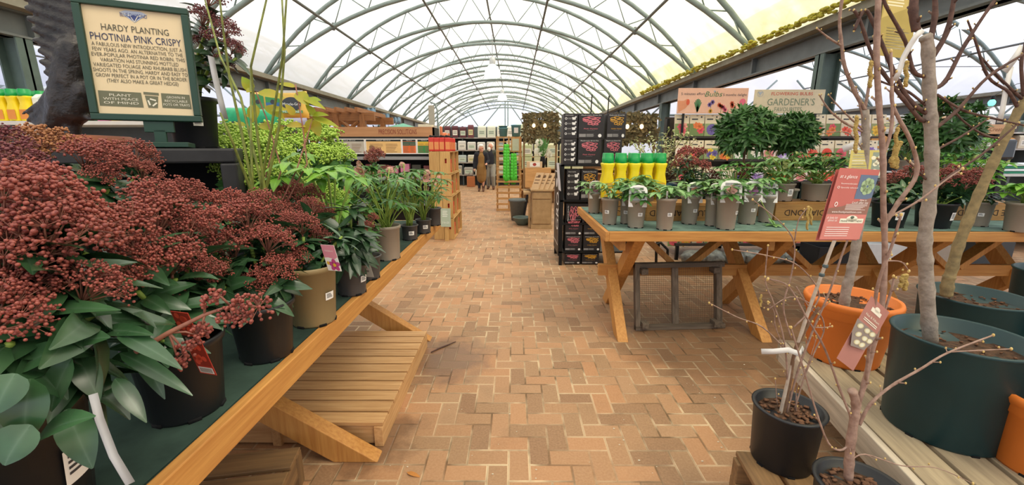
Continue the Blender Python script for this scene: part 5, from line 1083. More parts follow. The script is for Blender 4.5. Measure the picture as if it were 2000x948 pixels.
def kit(px0, px1, py0, py1, kind, Y=RXY, side=False, d=.26):
    global kn; kn += 1
    a, b = at(px0, py1, Y), at(px1, py0, Y); col, nm = (PINKI, 'Pink Oyster') if kind == 'pink' else (GOLDI, 'Golden Oyster')
    where = KITW[kn-1]
    carton('grow_kit_box', 'black mushroom kit box %s, %s' % ('with steps print' if side else 'with pink drawing' if kind == 'pink' else 'with gold drawing', where), 'box', ((a.x+b.x)/2, Y, a.z), b.x-a.x-.004, d, b.z-a.z-.003, [BOXB, col, WHI, GREYI], kit_side(col) if side else kit_front(col, nm), 0, 'mushroom grow kit boxes on the black rack')
KITW = ['second tier from the top at the aisle end', 'second tier from the top beside the steps box', 'second tier from the top by the yellow bottles', 'second tier at the aisle end', 'second tier beside the steps box', 'second tier behind the yellow bottles', 'in the rack under the top tiers at the aisle side', 'in the rack under the top tiers further in', 'tall box on the middle shelf at the aisle side', 'tall box on the middle shelf beside the table corner', 'lower tier at the aisle side', 'lower tier beside the bench leg', 'floor tier at the aisle side', 'floor tier behind the bench leg', 'lying below the middle shelf edge']
zt = rh; yv = lambda z: None
a = lambda x: x
kit(1099, 1127, 271, 322, 'pink', side=True); kit(1128, 1174, 271, 322, 'pink'); kit(1178, 1216, 271, 322, 'pink')
kn = 3
def lift(px0, px1, kind, z0, z1, side=False):
    global kn; kn += 1; A, B = at(px0, 300, RXY), at(px1, 300, RXY); col, nm = (PINKI, 'Pink Oyster') if kind == 'pink' else (GOLDI, 'Golden Oyster')
    carton('grow_kit_box', 'black mushroom kit box %s, %s' % ('with steps print' if side else 'with pink drawing' if kind == 'pink' else 'with gold drawing', KITX[kn-4]), 'box', ((A.x+B.x)/2, RXY+.004, z0), B.x-A.x-.004, .26, z1-z0-.003, [BOXB, col, WHI, GREYI], kit_side(col) if side else kit_front(col, nm), 0, 'mushroom grow kit boxes on the black rack')
KITX = ['topmost tier at the aisle end', 'topmost tier beside the steps box', 'topmost tier furthest from the aisle', 'under the rack top at the aisle side', 'under the rack top further in', 'standing on the lower shelf at the aisle side', 'standing on the lower shelf beside the table corner', 'second from the floor at the aisle side', 'second from the floor beside the bench leg', 'on the floor at the aisle side', 'on the floor behind the bench leg']
z2 = rh+(at(1128, 271, RXY).z-at(1128, 322, RXY).z); z3 = at(1128, 221, RXY).z
lift(1099, 1127, 'pink', z2, z3, True); lift(1128, 1177, 'pink', z2, z3); lift(1183, 1220, 'gold', z2, z3)
lift(1108, 1135, 'pink', SH[3], at(1128, 331, RXY).z, True); lift(1137, 1170, 'gold', SH[3], at(1128, 331, RXY).z)
zb = SH[1]; zm = at(1128, 460, RXY).z; zu = at(1128, 427, RXY).z
lift(1108, 1143, 'pink', zm, zu); lift(1146, 1182, 'gold', zm, zu); lift(1108, 1143, 'pink', zb, zm-.002); lift(1146, 1182, 'gold', zb, zm-.002)
lift(1108, 1142, 'pink', .012, zb-.03); lift(1144, 1180, 'gold', .012, zb-.03)
m = M(); M().box((-.0, 0, SH[3]-.32), (rw, .3, SH[3]-.3)).build('shelf', BM, t)
t2 = carton('grow_kit_box', 'black mushroom kit box lying on its side with pink drawing turned sideways', 'box', (RX0+.24, RXY+.004, SH[3]-.298), .36, .24, .25, [BOXB, PINKI, WHI, GREYI], None, 0, 'mushroom grow kit boxes on the black rack')
m = M(); f = Face((.18, -.001, 0), (0, 0, 1), (-1, 0, 0)); kit_front(PINKI, 'Pink Oyster')(f, m, .25, .36); m.build('print', [PINKI, WHI, GREYI], t2)
for k, (x, y) in enumerate(((1154, 183), (1187, 186))):
    p = at(x, 222, RXY+.2); q = at(x, y, RXY+.2); tag(M().tube([(0, 0, 0), (.005, 0, q.z-p.z)], .008, 6).build('cane', BM, None, loc=(p.x, RXY+.2, z3)), 'thin black rod standing on top of the %s mushroom kit boxes' % ('pink', 'gold')[k], 'rod')
# ---- bulb display
SX0, SX1, SY = at(1312, 250, 6.0).x, at(1722, 250, 6.0).x, 6.0
t = thing('bulb_stand', 'long black stepped stand filled with flower bulb packets', 'stand', (SX0, SY, 0)); sw = SX1-SX0; BD = mat('stand_brown', '3a332e', .6)
zr = lambda y, Y: at(1500, y, Y).z
rows = [(266, 6.02), (311, 5.82), (352, 5.62)]
for y, Y in rows: M().box((0, Y-SY, zr(y, Y)-.03), (sw, Y-SY+.22, zr(y, Y)-.005)).build('shelf', BD, t)
M().box((0, .28, .3), (sw, .31, zr(228, 6.2))).build('back_panel', BD, t)
for x in (.02, sw*.33, sw*.66, sw-.02): M().box((x-.02, .2, 0), (x+.02, .28, zr(232, 6.2))).build('upright', BM, t)
M().box((0, -.5, .2), (sw, .25, .23)).build('base_shelf', BD, t)
for x in (.03, sw*.5, sw-.03): M().box((x-.02, -.5, 0), (x+.02, -.46, .2)).build('leg', BM, t)
CRMP, SOILP = P('dccdae'), P('9b8567')
def packet(px, py0, py1, Y, wpx, cols, label, lean=.12):
    b = at(px, py1, Y); tp = at(px, py0, Y); w = wpx*Y/F; h = tp.z-b.z; m = M(); f = Face((-w/2, 0, 0), (1, 0, 0), (0, lean, 1)); r = random.Random(int(px*7+py0))
    f.slab(m, 0, 0, w, h, -.02, 0, 0); f.rect(m, 0, 0, w, h*.58, 2, .001)
    k = r.choice((4, 5, 7))
    for i in range(k):
        a = 6.283*i/k+r.random(); x, y = (w*.5, h*.3) if k == 7 else (w*r.uniform(.2, .8), h*r.uniform(.1, .5))
        c = 1 if i % 2 == 0 or k == 7 else 3
        for j in range(6): q = 6.283*j/6+a; f.disc(m, x+w*(.2 if k == 7 else .13)*math.cos(q), y+w*(.2 if k == 7 else .13)*math.sin(q), w*(.2 if k == 7 else .13), w*(.13 if k == 7 else .09), c, .0014+.0002*i, 7, 0, q)
    f.lines(m, w*.12, h*.72, w*.7, h*.84, 1, 4); f.disc(m, w*.8, h*.88, w*.06, w*.06, 4); f.ring(m, w*.5, h*.94, w*.07, w*.04, w*.02, 4)
    o = m.build('bulb_packet', [CRMP]+[P(c) for c in cols]+[INK], None, loc=(b.x, b.y+.001, b.z)); return tag(o, label, 'packet', 'flower bulb packets on the black stand')
PAL = [('d85a66', '7a8a52', 'e89a8a', 'pink'), ('e07840', '6c7f4a', 'd84a5a', 'orange'), ('6a5a98', '8a9a68', 'e6c23c', 'purple and yellow'), ('e6dcc8', '5c7a4c', 'f0efe6', 'white'), ('d8452f', 'c8b79a', 'e86a50', 'scarlet'), ('e2b23a', '8a8f5c', 'e87a3a', 'yellow'), ('b99ad0', 'd8d2e0', '8a6ab0', 'lilac'), ('efece0', '6a8f5a', '3f7a3a', 'green and white'), ('e08a86', 'e8d8cc', 'e05a5a', 'coral')]
seqs = ((0, 1, 2, 5, 3, 8, 0, 4, 1, 4, 1, 4, 6, 5), (8, 1, 2, 5, 7, 3, 8, 6, 0, 4, 4, 0, 3, 6), (0, 3, 7, 3, 2, 6, 5, 1, 8, 0, 4, 3, 2, 6))
for ri, ((y1, Y), (y0, st, x0, n)) in enumerate(zip(rows, ((223, 29.5, 1331, 14), (274, 28.2, 1332, 14), (326, 28.5, 1335, 13)))):
    for k in range(n):
        c = PAL[seqs[ri][k]]; packet(x0+st*k, y0, y1, Y, st*.9, c[:3], 'bulb packet with %s flowers, %s in the %s row from the mushroom rack' % (c[3], ORD[k], ('top', 'second', 'third')[ri]))
for k in range(12):
    c = PAL[(0, 5, 4, 0, 8, 3, 0, 1, 6, 2, 4, 5)[k]]; packet(1314+24*k, 452, 481, 5.55, 21, c[:3], 'bulb packet with %s flowers seen below the felt table, %s from its leg' % (c[3], ORD[k]))
GBAG = mat('grey_bag', '4c4c4a', .35, scale=18, col2='8a8f8a', bump=.5)
r = random.Random(12)
for k in range(9):
    p = onz(1335+36*k, 505, .0); m = M(); m.ball((0, 0, .1), .15, 2, 0, (1.1, .8, .62)); m.v = [(x+r.uniform(-.012, .012), y+r.uniform(-.012, .012), max(.012, z+r.uniform(-.012, .012))) for x, y, z in m.v]
    o = m.build('plastic_bag', GBAG, None, True, loc=(p.x, 5.28, 0)); tag(o, 'crumpled grey plastic bag under the felt table, %s from the black handle' % ORD[k], 'bag', 'plastic bags on the floor by the bulb stand')
m = M(); q = [(1282, 512), (1282, 478), (1290, 474), (1304, 488), (1304, 512)]; Q = [at(x, y, 5.15) for x, y in q]; Q[0].z = Q[-1].z = 0; m.tube(Q, .018, 8); o = m.build('trolley_handle', BM, None, True); tag(o, 'black bent tube handle under the felt table beside the brick aisle', 'handle')
# signs over the stand
def board_sign(label, x0, x1, y0, y1, Y, base, deco, mats):
    a, b = at(x0, y1, Y), at(x1, y0, Y); w, h = b.x-a.x, b.z-a.z; t = thing('display_sign', label, 'sign', a); M().box((0, 0, 0), (w, .02, h)).build('board', base, t, bev=.002)
    m = M(); deco(Face((0, -.001, 0), (1, 0, 0), (0, 0, 1)), m, w, h); m.build('lettering', mats, t)
    for x in (.08, w-.1): M().box((x, .005, -.35), (x+.03, .018, .0)).build('bracket', BM, t)
    return t
def d1(f, m, w, h):
    f.text(m, '5 minutes effort', w*.21, h*.78, h*.1, w*.34, 0); f.text(m, '5 months delight', w*.81, h*.74, h*.1, w*.34, 0); f.text(m, 'Bulbs', w*.51, h*.77, h*.2, w*.24, 1, .002, .3)
    f.poly(m, [(w*.02, h*.05), (w*.12, h*.22), (w*.17, h*.42), (w*.13, h*.58), (w*.08, h*.5), (w*.0, h*.5)], 3); f.disc(m, w*.145, h*.45, w*.025, h*.12, 2, .002)
    for k in range(7): a = -.75+.25*k; f.line(m, [(w*.29, h*.06), (w*(.29+.07*math.sin(a)), h*(.08+.5*math.cos(a)))], w*.014, 1, .002)
    for x, y, c in ((.46, .35, 4), (.5, .45, 4), (.48, .1, 5), (.6, .34, 2), (.66, .25, 6), (.69, .15, 6), (.63, .28, 2), (.78, .4, 2), (.79, .3, 2), (.93, .45, 6)):
        for j in range(6): q = 1.047*j; f.disc(m, w*x+w*.016*math.cos(q), h*y+h*.05*math.sin(q), w*.017, h*.035, c, .002, 7, 0, q)
    for x in (.48, .63, .79, .93): f.line(m, [(w*x, h*.02), (w*x, h*.3)], w*.005, 1, .0018)
    f.disc(m, w*.93, h*.45, w*.045, h*.14, 6, .003); f.poly(m, [(w*.5, h*.9), (w*.53, h*.9), (w*.515, h*.82)], 7)
board_sign('pink bulbs sign with painted flowers and a hand above the bulb packets', 1322, 1463, 172, 222, 6.0, P('dfae94'), d1, [P('4a4a4c'), P('4f7a4f'), P('cf5a3a'), P('d38c66'), P('75609a'), P('dba23c'), P('d9647a'), P('97a2ae')])
def d2(f, m, w, h):
    f.text(m, 'FLOWERING BULBS', w*.53, h*.83, h*.13, w*.59, 0); f.text(m, 'GARDENER’S', w*.53, h*.49, h*.29, w*.68, 1); f.text(m, 'FAVOURITES', w*.5, h*.18, h*.18, w*.39, 1)
    f.poly(m, [(w*.04, h*.9), (w*.11, h*.9), (w*.075, h*.74)], 2); f.ring(m, w*.075, h*.83, w*.045, h*.13, w*.006, 2)
board_sign('cream flowering bulbs sign with large grey green lettering', 1470, 1613, 175, 222, 6.0, P('d6c6a6'), d2, [P('cf5142'), P('7d8a72'), P('a8adb5')])
# ---- crates with red bottles at the end of the skimmia table
CR = PALE; REDB = P('c93a30', .4); REDC = P('2c2624'); cw, cdp, ch = .34, .5, at(860, 296, 6.8).z/4
cx1 = at(882, 400, 6.8).x
crp = thing('wooden_crate', 'pale crate proto', 'crate', (0, 0, 0))
for k in range(2): M().bar((-cw+.085+.17*k, .009, ch/2), (-cw+.085+.17*k, .009, ch/2), 0, 0)
def half(x0, x1, hole): 
    m = M()
    if not hole: m.box((x0, 0, .004), (x1, .016, ch-.004)); return m
    xc, z0, z1, hw = (x0+x1)/2+.01, ch*.48, ch*.68, .016
    m.box((x0, 0, .004), (xc-hw, .016, ch-.004)); m.box((xc+hw, 0, .004), (x1, .016, ch-.004)); m.box((xc-hw, 0, .004), (xc+hw, .016, z0)); m.box((xc-hw, 0, z1), (xc+hw, .016, ch-.004)); return m
half(-cw, -cw/2-.003, False).build('end_board', CR['z'], crp); half(-cw/2+.003, 0, True).build('end_board', CR['z'], crp)
M().box((-cw, cdp-.016, .004), (0, cdp, ch-.004)).build('end_board', CR['z'], crp)
for z in (.004, ch-.014):
    for k in range(2): M().box((-cw+k*cw/2+.004, .016, z), (-cw/2+k*cw/2-.004, cdp-.016, z+.01)).build('slat', CR['y'], crp)
for k in range(2): M().box((-cw, .016, .02+k*ch*.5), (-cw+.01, cdp-.016, .02+k*ch*.5+ch*.42)).build('slat', CR['y'], crp)
RB = None; GC = 'stacked pale crates at the end of the skimmia table'; first = True
NMZ = ['bottom', 'second', 'third', 'top']
def redbottle(loc, label, rz=0, s=1.):
    global RB
    if RB is None:
        RB = thing('red_bottle', label, 'bottle', loc, rz, 'red bottles in and on the pale crates'); M().box((-.045, -.03, 0), (.045, .03, .22)).build('body', REDB, RB, bev=.012); M().lathe([(.02, .22), (.02, .25), (.016, .26)], 12, (-.012, 0, 0)).build('cap', REDC, RB, True); m = M(); Face((-.036, -.0312, .03), (1, 0, 0), (0, 0, 1)).rect(m, 0, 0, .072, .12); m.build('label', P('d98d55'), RB); RB.scale = (s,)*3; return RB
    return dup(RB, loc, rz, label, None, s)
for j in range(2):
    for k in range(4):
        lab = 'pale wooden crate open to the aisle, %s of the %s stack' % (NMZ[k], ('near', 'far')[j]); loc = (cx1+.012*(3-k), 6.8+j*(cdp+.004), ch*k+.001)
        if first: crp['label'] = lab; crp['group'] = GC; crp.location = loc; first = False
        else: dup(crp, loc, None, lab, GC)
        for q in range(3): redbottle((loc[0]-.07, loc[1]+.1+.14*q, loc[2]+.016), 'red bottle inside the %s crate, %s stack, %s in' % (NMZ[k], ('near', 'far')[j], ORD[q]), math.pi/2, 1.)
for k in range(4):
    for q in range(4): redbottle((cx1-.3+.085*k, 6.85+.2*q, ch*4+.002), 'red bottle on top of the pale crates, %s across and %s back' % (ORD[k], ORD[q]), 0 if k < 3 else .3, .98)
a = at(872, 443, 6.68); t = thing('price_card', 'pale green printed card leaning on the lowest pale crate', 'card', (a.x, 6.68, 0)); m = M(); f = Face((-.09, 0, a.z), (1, -.15, 0), (0, .05, 1)); f.slab(m, 0, 0, .17, .3, 0, .003); f.lines(m, .03, .16, .14, .27, 4, 1, .004, None, .4); f.text(m, '2 for £25', .085, .07, .03, .12, 1, .004); m.build('card', [P('a9b8a4'), P('e6ebe2')], t); M().box((-.03, 0, 0), (.03, .03, a.z+.03)).build('stand', PALE['z'], t)
# ---- precision solutions gondola
gx0, gx1, gy = at(636, 260, 7.6).x, at(848, 260, 7.6).x, 7.6
t = thing('solutions_gondola', 'long shelf unit with wooden header board and lit price posters behind the hellebores', 'shelf unit', (gx0, gy, 0)); gw = gx1-gx0; G_ = lambda y: at(740, y, gy).z
HDR = mat('header_wood', 'a4764f', .6, scale=12, col2='bb8c62', stretch=(.1, 1, 1)); DK = mat('dark_shelf', '24211f', .7)
M().box((0, 0, G_(267)), (gw, .03, G_(248))).build('header', HDR, t); m = M(); f = Face((0, -.001, 0), (1, 0, 0), (0, 0, 1)); hh = (G_(267)+G_(257))/2+.04
f.text(m, 'NUTRITION', gw*.09, G_(257.5), .075, gw*.17, 0); f.text(m, 'PRECISION SOLUTIONS', gw*.665, G_(257.5), .085, gw*.35, 0); m.build('lettering', P('7d2f26'), t)
M().box((0, .0, G_(270)), (gw, .05, G_(267))).build('header_rail', DK, t); M().box((0, .3, 0), (gw, .33, G_(268))).build('back_panel', DK, t); M().box((gw-.03, 0, 0), (gw, .5, G_(249))).build('side_panel', DK, t)
for y in (312, 350, 400): M().box((0, -.12, G_(y)), (gw, .3, G_(y)+.05)).build('shelf', P('8f9193'), t)
for x0, x1, c, c2 in ((655, 712, 'b9b4a8', 'd8475a'), (715, 784, 'e0b878', 'd8a860'), (786, 813, 'd96a34', '3d5a4a'), (815, 842, '3f8a4a', 'd8b23a')):
    a, b = at(x0, 301, gy-.03), at(x1, 271, gy-.03); m = M(); f = Face((a.x-gx0, -.03, a.z), (1, 0, 0), (0, 0, 1)); w, h = b.x-a.x, b.z-a.z; f.slab(m, 0, 0, w, h, -.015, 0, 0); e = .015; f.rect(m, e, e, w-e, h-e, 1); f.rect(m, e, h*.82, w-e, h-e, 2, .002); f.rect(m, e, h*.55, w-e, h*.8, 3, .0018) if x1-x0 < 40 else None
    f.text(m, 'Vital Grow', w*.5, h*.89, h*.06, w*.4, 0, .003); f.lines(m, w*.12, h*.1, w*.5, h*.7, 6, 4, .003, None, .3); f.lines(m, w*.56, h*.1, w*.9, h*.7, 6, 4, .003, None, .3)
    if x1-x0 > 60: f.disc(m, w*.17, h*.45, w*.07, h*.14, 4, .0035)
    m.build('poster', [WHI, P(c), P('2e3230'), P(c2), P('8a6a4a')], t)
r = random.Random(5)
for k in range(9): carton('boxed_plant_food', 'small dark box on the solutions shelf below the posters, %s from its end' % ORD[k], 'box', (gx0+.15+k*gw/9.3, gy-.08, G_(350)+.05), .16, .12, .18+.05*r.random(), [P(r.choice(('4a3228', '6a3a3a', '8a5a6a', 'c77a9a', '3a3a34')))], None, 0, 'boxes on the solutions shelf')
# ---- compost bags behind the lime skimmias
def sack(label, x0, x1, y0, y1, Y, col, deco=None, mats=(), lean=0, name='compost_bag', group='compost bags stacked behind the skimmias'):
    a, b = at(x0, y1, Y), at(x1, y0, Y); w, h = b.x-a.x, b.z-a.z; t = thing(name, label, 'bag', ((a.x+b.x)/2, Y, a.z), 0, group); m = M(); n, k = 12, 10; r = random.Random(int(x0))
    for s in (-1, 1):
        for i in range(n+1):
            for j in range(k+1):
                u, v = -1+2*i/n, -1+2*j/k; th = .09*(max(0, 1-abs(u)**3))**.5*(max(0, 1-abs(v)**4))**.5; m.v.append((u*w/2*(1-.03*abs(v)**4), .1+s*th+(r.uniform(-.004, .004)), (v+1)/2*h))
    for s in range(2):
        b_ = s*(n+1)*(k+1)
        for i in range(n):
            for j in range(k): q = b_+i*(k+1)+j; m.f.append((q, q+k+1, q+k+2, q+1) if s == 0 else (q, q+1, q+k+2, q+k+1)); m.m.append(0)
    m.build('sack', col, t, True)
    if deco: m = M(); deco(Face((-w/2, .004, 0), (1, 0, 0), (0, 0, 1)), m, w, h); m.build('print', list(mats), t)
    return t
SYEL = mat('sack_yellow', 'd9b358', .35, var=.06, scale=6); SGRN = mat('sack_green', '1f8f62', .3, scale=10, col2='2fae7a'); SGRY = mat('sack_grey', '8d8aa0', .35, var=.1, scale=6)
def dm(f, m, w, h): f.rect(m, w*.02, h*.9, w*.98, h*.99, 2, .001); f.disc(m, w*.5, h*.5, w*.36, h*.25, 0, .002, 24); f.text(m, 'Miracle-Gro', w*.5, h*.5, h*.1, w*.66, 1, .003); f.rect(m, w*.1, h*.17, w*.9, h*.27, 3, .002); f.text(m, 'PEAT FREE', w*.5, h*.22, h*.07, w*.7, 1, .003)
def dm2(f, m, w, h):
    f.rect(m, w*.08, h*.42, w*.47, h*.9, 4, .001); f.rect(m, w*.52, h*.42, w*.95, h*.9, 4, .001); f.rect(m, w*.52, h*.3, w*.95, h*.62, 5, .0015); f.rect(m, w*.08, h*.42, w*.47, h*.6, 3, .0015)
    for x in (.28, .73): f.disc(m, w*x, h*.64, w*.07, h*.08, 0, .002)
DMM = [P('3b3f45'), WHI, P('c9c6bd'), P('5b8f57'), P('3f8a52'), P('3f6a9a')]
sack('yellow compost bag with large dark round logo', 546, 592, 176, 230, 5.5, SYEL, dm, DMM); sack('yellow compost bag with green and blue picture panels', 490, 547, 178, 236, 5.6, SYEL, dm2, DMM)
def dg(f, m, w, h): f.disc(m, w*.5, h*.28, w*.24, h*.2, 0, .002, 20); f.rect(m, w*.28, h*.24, w*.72, h*.32, 1, .003)
sack('green compost bag with round dark logo nearer the plinth', 430, 487, 209, 262, 5.2, SGRN, dg, DMM); sack('green compost bag between the other green one and the grey bag', 488, 541, 212, 262, 5.2, SGRN, dg, DMM); sack('lavender grey compost bag below the yellow ones', 541, 592, 229, 262, 5.25, SGRY, dg, DMM)
t = thing('bag_shelf', 'timber shelf holding the compost bags behind the skimmia table', 'shelf', (at(425, 262, 5.2).x, 5.15, 0)); zsh = at(500, 262, 5.2).z; wsh = at(600, 262, 5.2).x-at(425, 262, 5.2).x
M().box((0, 0, zsh-.04), (wsh, .35, zsh-.002)).build('shelf_board', PINE['x'], t); M().box((0, .35, zsh-.04), (wsh, .75, zsh-.002)).build('shelf_board', PINE['x'], t); zs2 = at(520, 236, 5.6).z; M().box((wsh*.3, .3, zs2-.03), (wsh, .72, zs2-.002)).build('upper_board', PINE['x'], t)
for x in (.04, wsh-.04):
    for y in (.05, .7): M().box((x-.035, y-.035, 0), (x+.035, y+.035, zsh-.04)).build('upright', PINE['z'], t)
for y in (.34, .71): M().box((wsh-.06, y-.02, zsh), (wsh-.02, y+.02, zs2-.03)).build('upright', PINE['z'], t); M().box((wsh*.3, y-.02, zsh), (wsh*.3+.04, y+.02, zs2-.03)).build('upright', PINE['z'], t)
# ---- trellis stand with green gloves
ty = 10.3; tx0, tx1 = at(970, 400, ty).x, at(1018, 400, ty).x; T_ = lambda y: at(990, y, ty).z; tw = tx1-tx0
t = thing('trellis_stand', 'wooden trellis display stand hung with green gardening gloves', 'stand', (tx0, ty, 0)); LT = {a: wood('larch', 'b1834f', 'cf9f66', a) for a in 'xyz'}
for x in (.02, tw/2, tw-.02): M().box((x-.02, 0, 0), (x+.02, .04, T_(266))).build('upright', LT['z'], t)
for k in range(10): z = T_(350)+(T_(268)-T_(350))*k/9; M().box((0, -.012, z-.012), (tw, 0, z+.012)).build('lath', LT['x'], t)
for k in range(5): x = tw*(k+.5)/5; M().box((x-.01, -.02, T_(350)), (x+.01, -.012, T_(268))).build('lath', LT['z'], t)
for k in range(6): z = T_(408)+(T_(354)-T_(408))*k/5; M().box((0, -.2, z-.02), (tw, -.18, z+.03)).build('slat', LT['x'], t); M().box((0, -.18, z-.02), (.015, .0, z+.03)).build('slat', LT['y'], t); M().box((tw-.015, -.18, z-.02), (tw, .0, z+.03)).build('slat', LT['y'], t)
a = at(1007, 283, ty); m = M(); m.box((a.x-tx0-.11, -.03, a.z-.17), (a.x-tx0+.11, -.02, a.z+.17), 0); m.box((a.x-tx0-.08, -.034, a.z-.14), (a.x-tx0+.08, -.03, a.z+.14), 1); m.build('notice', [LT['z'], P('b8bda2')], t)
GLV = mat('green_rubber', '3fae2c', .45, scale=12, col2='58cc3e')
def glove_mesh():
    m = M(); m.capsule((0, 0, 0), (0, 0, -.09), .042, .045, 10)
    for k in range(4): x = -.036+.024*k; m.capsule((x, 0, -.1), (x*1.35, -.01, -.19+.012*abs(k-1.5)), .013, .011, 7)
    m.capsule((.04, 0, -.05), (.075, -.015, -.11), .014, .011, 7); o = m.build('gardening_glove', GLV, None, True); d = o.data; bpy.data.objects.remove(o); return d
GMESH = glove_mesh(); gi = 0
for cx, ys in ((989, range(285, 348, 6)), (1003, range(303, 350, 6))):
    for k, y in enumerate(ys):
        for s in (-1, 1):
            p = at(cx+s*(2.2+.05*(y-285)*.5), y, ty-.08-.01*k); o = bpy.data.objects.new('gardening_glove', GMESH); COL.objects.link(o); o.location = p; o.rotation_euler = (.2, .3*s, .2*s); o.scale = (1.05,)*3
            tag(o, 'bright green glove, %s down on the %s side of the %s bunch on the trellis' % (ORD[k], 'aisle' if s < 0 else 'counter', 'longer' if cx < 1000 else 'shorter'), 'glove', 'green gloves hung on the trellis stand')
AQ = mat('aqua_bucket', '5f9098', .4, var=.1, scale=6)
for k, (x, y0, y1, w, n) in enumerate(((983, 250, 267, 17, 'lower bucket of a nested aqua pair'), (982.5, 246, 250, 17, 'upper bucket of a nested aqua pair'), (1008, 244, 267, 19, 'aqua bucket with a printed label'))):
    p = at(x, y1, ty+.02); h = at(x, y0, ty).z-p.z; R = w*ty/F/2; t = thing('bucket', n+' on top of the trellis stand', 'bucket', (p.x, p.y+.05, max(T_(267)+.002, p.z)), 0, 'aqua buckets on the trellis stand'); M().lathe([(R*.82, 0), (R*.97, h*.9), (R*1.05, h*.92), (R*1.05, h), (R*.95, h), (R*.8, h*.1)], 24).build('body', AQ, t, True)
    if k == 2: m = M(); m.box((-.05, -R*.98, h*.3), (.05, -R*.9, h*.75)); m.build('label', P('d5cdc8'), t)
# ---- counter cabinet with sloped seed packs
cy = 7.75; c0, c1 = at(1037, 447, cy).x, at(1078, 447, cy).x; cw_ = c1-c0; zc_ = at(1050, 371, cy).z
t = thing('counter_cabinet', 'small tan painted counter cabinet with drawer at the aisle end', 'cabinet', (c0, cy, 0)); TAN = mat('tan_paint', '9b7d56', .6, scale=9, col2='b3946a', bump=.1)
M().box((.01, .02, .0), (cw_-.01, .8, zc_-.03)).build('body', TAN, t); M().box((0, .0, 0), (cw_, .82, .08)).build('plinth', TAN, t); M().box((-.01, -.01, zc_-.03), (cw_+.01, .83, zc_)).build('worktop', TAN, t, bev=.004)
M().box((.03, .004, zc_-.17), (cw_-.03, .02, zc_-.05)).build('drawer', TAN, t, bev=.003); M().box((.03, .004, .1), (cw_-.03, .02, zc_-.19)).build('door', TAN, t, bev=.003)
M().box((-.14, .1, zc_-.1), (0, .8, zc_-.06)).build('side_shelf', TAN, t); M().box((-.05, .1, 0), (-.01, .14, zc_-.1)).build('post', TAN, t)
for k, (x, lean) in enumerate(((1043, .35), (1052, .42), (1062, .46), (1070, .5))):
    p = at(x, 370, cy+.1); t = thing('seed_pack', 'brown card pack leaning on the counter cabinet, %s from the aisle' % ORD[k], 'pack', (p.x, p.y, zc_+.002), 0, 'brown card packs on the counter cabinet'); m = M(); f = Face((-.06, 0, 0), (1, -.35, 0), (lean, .2, 1)); f.slab(m, 0, 0, .15, .33, -.03, 0); f.lines(m, .02, .1, .13, .28, 3, 1, .001, None, .3); f.disc(m, .075, .26, .03, .03, 1); m.build('pack', [P('c3a27a'), P('6f5236')], t)
t = thing('display_tray', 'open wooden tray with pale packets above the counter cabinet', 'tray', (at(1026, 345, cy+.5).x, cy+.45, zc_)); M().box((0, 0, .0), (.5, .3, .38)).build('box', LT['x'], t)
carton('seed_bag', 'pale paper bag with a red print lying in the wooden tray', 'bag', (at(1044, 330, cy+.45).x, cy+.46, zc_+.382), .3, .22, .12, [P('c9ab85'), P('e6e0d6'), P('a03a30')], lambda f, m, w, h: (f.rect(m, w*.2, h*.2, w*.85, h*.9, 0), f.disc(m, w*.5, h*.55, w*.12, h*.25, 1, .002)))
t = thing('white_flowers', 'bunch of white pompom chrysanthemums in a dark vase on the counter', 'flowers', (at(1058, 345, cy+.55).x+.02, cy+.62, zc_+.382)); m = M().lathe([(.04, 0), (.06, .1), (.045, .2), (.05, .22)], 14); m.build('vase', BM, t, True)
for k, (x, y, R) in enumerate(((1053, 279, .085), (1052, 296, .1), (1066, 296, .1), (1060, 288, .09), (1072, 302, .08))):
    p = at(x, y, cy+.6+.03*k)-V(t.location); m = M(); r = random.Random(k)
    for q in range(90): d = rdir(-1, 1, r); m.leaf(p+d*R*.35, d, (d.cross(V((.3, .2, 1)))), R*.65, R*.3, -.4, .2, 0, 3)
    m.build('flower', PETALW, t, True); M().tube(stem_curve((0, 0, .2), p), .006, 5).build('stem', STEMG, t, True)
lm = M(); r = random.Random(9)
for k in range(12): lm.leaf((0, 0, .2), (r.uniform(-.4, .4), r.uniform(-.3, .1), 1), (0, -1, .2), .38, .05, .2, .2)
lm.build('leaves', LEAFM, t, True)
p = onz(1012, 430); t = thing('dustbin_bucket', 'large grey plastic planter bucket standing on the bricks by the counter', 'bucket', p); R = .195; M().lathe([(R*.75, 0), (R*.95, .4), (R*1.05, .41), (R*1.05, .45), (R*.97, .45), (R*.72, .05)], 28).build('body', mat('grey_planter', '6d7472', .5, var=.1), t, True); m = M(); m.tube([(R*.6, -.1, .1), (R*1.0, -.08, .56)], .03, 6); m.build('stick', BM, t)
p = onz(1019, 437); t = thing('bowl_planter', 'low grey green bowl planter in front of the grey bucket', 'planter', (p.x+.01, p.y-.12, 0)); M().lathe([(.1, 0), (.15, .06), (.19, .14), (.2, .15), (.19, .16), (.17, .14), (.1, .03)], 28).build('bowl', mat('bowl_glaze', '5f6f66', .45, var=.1), t, True)
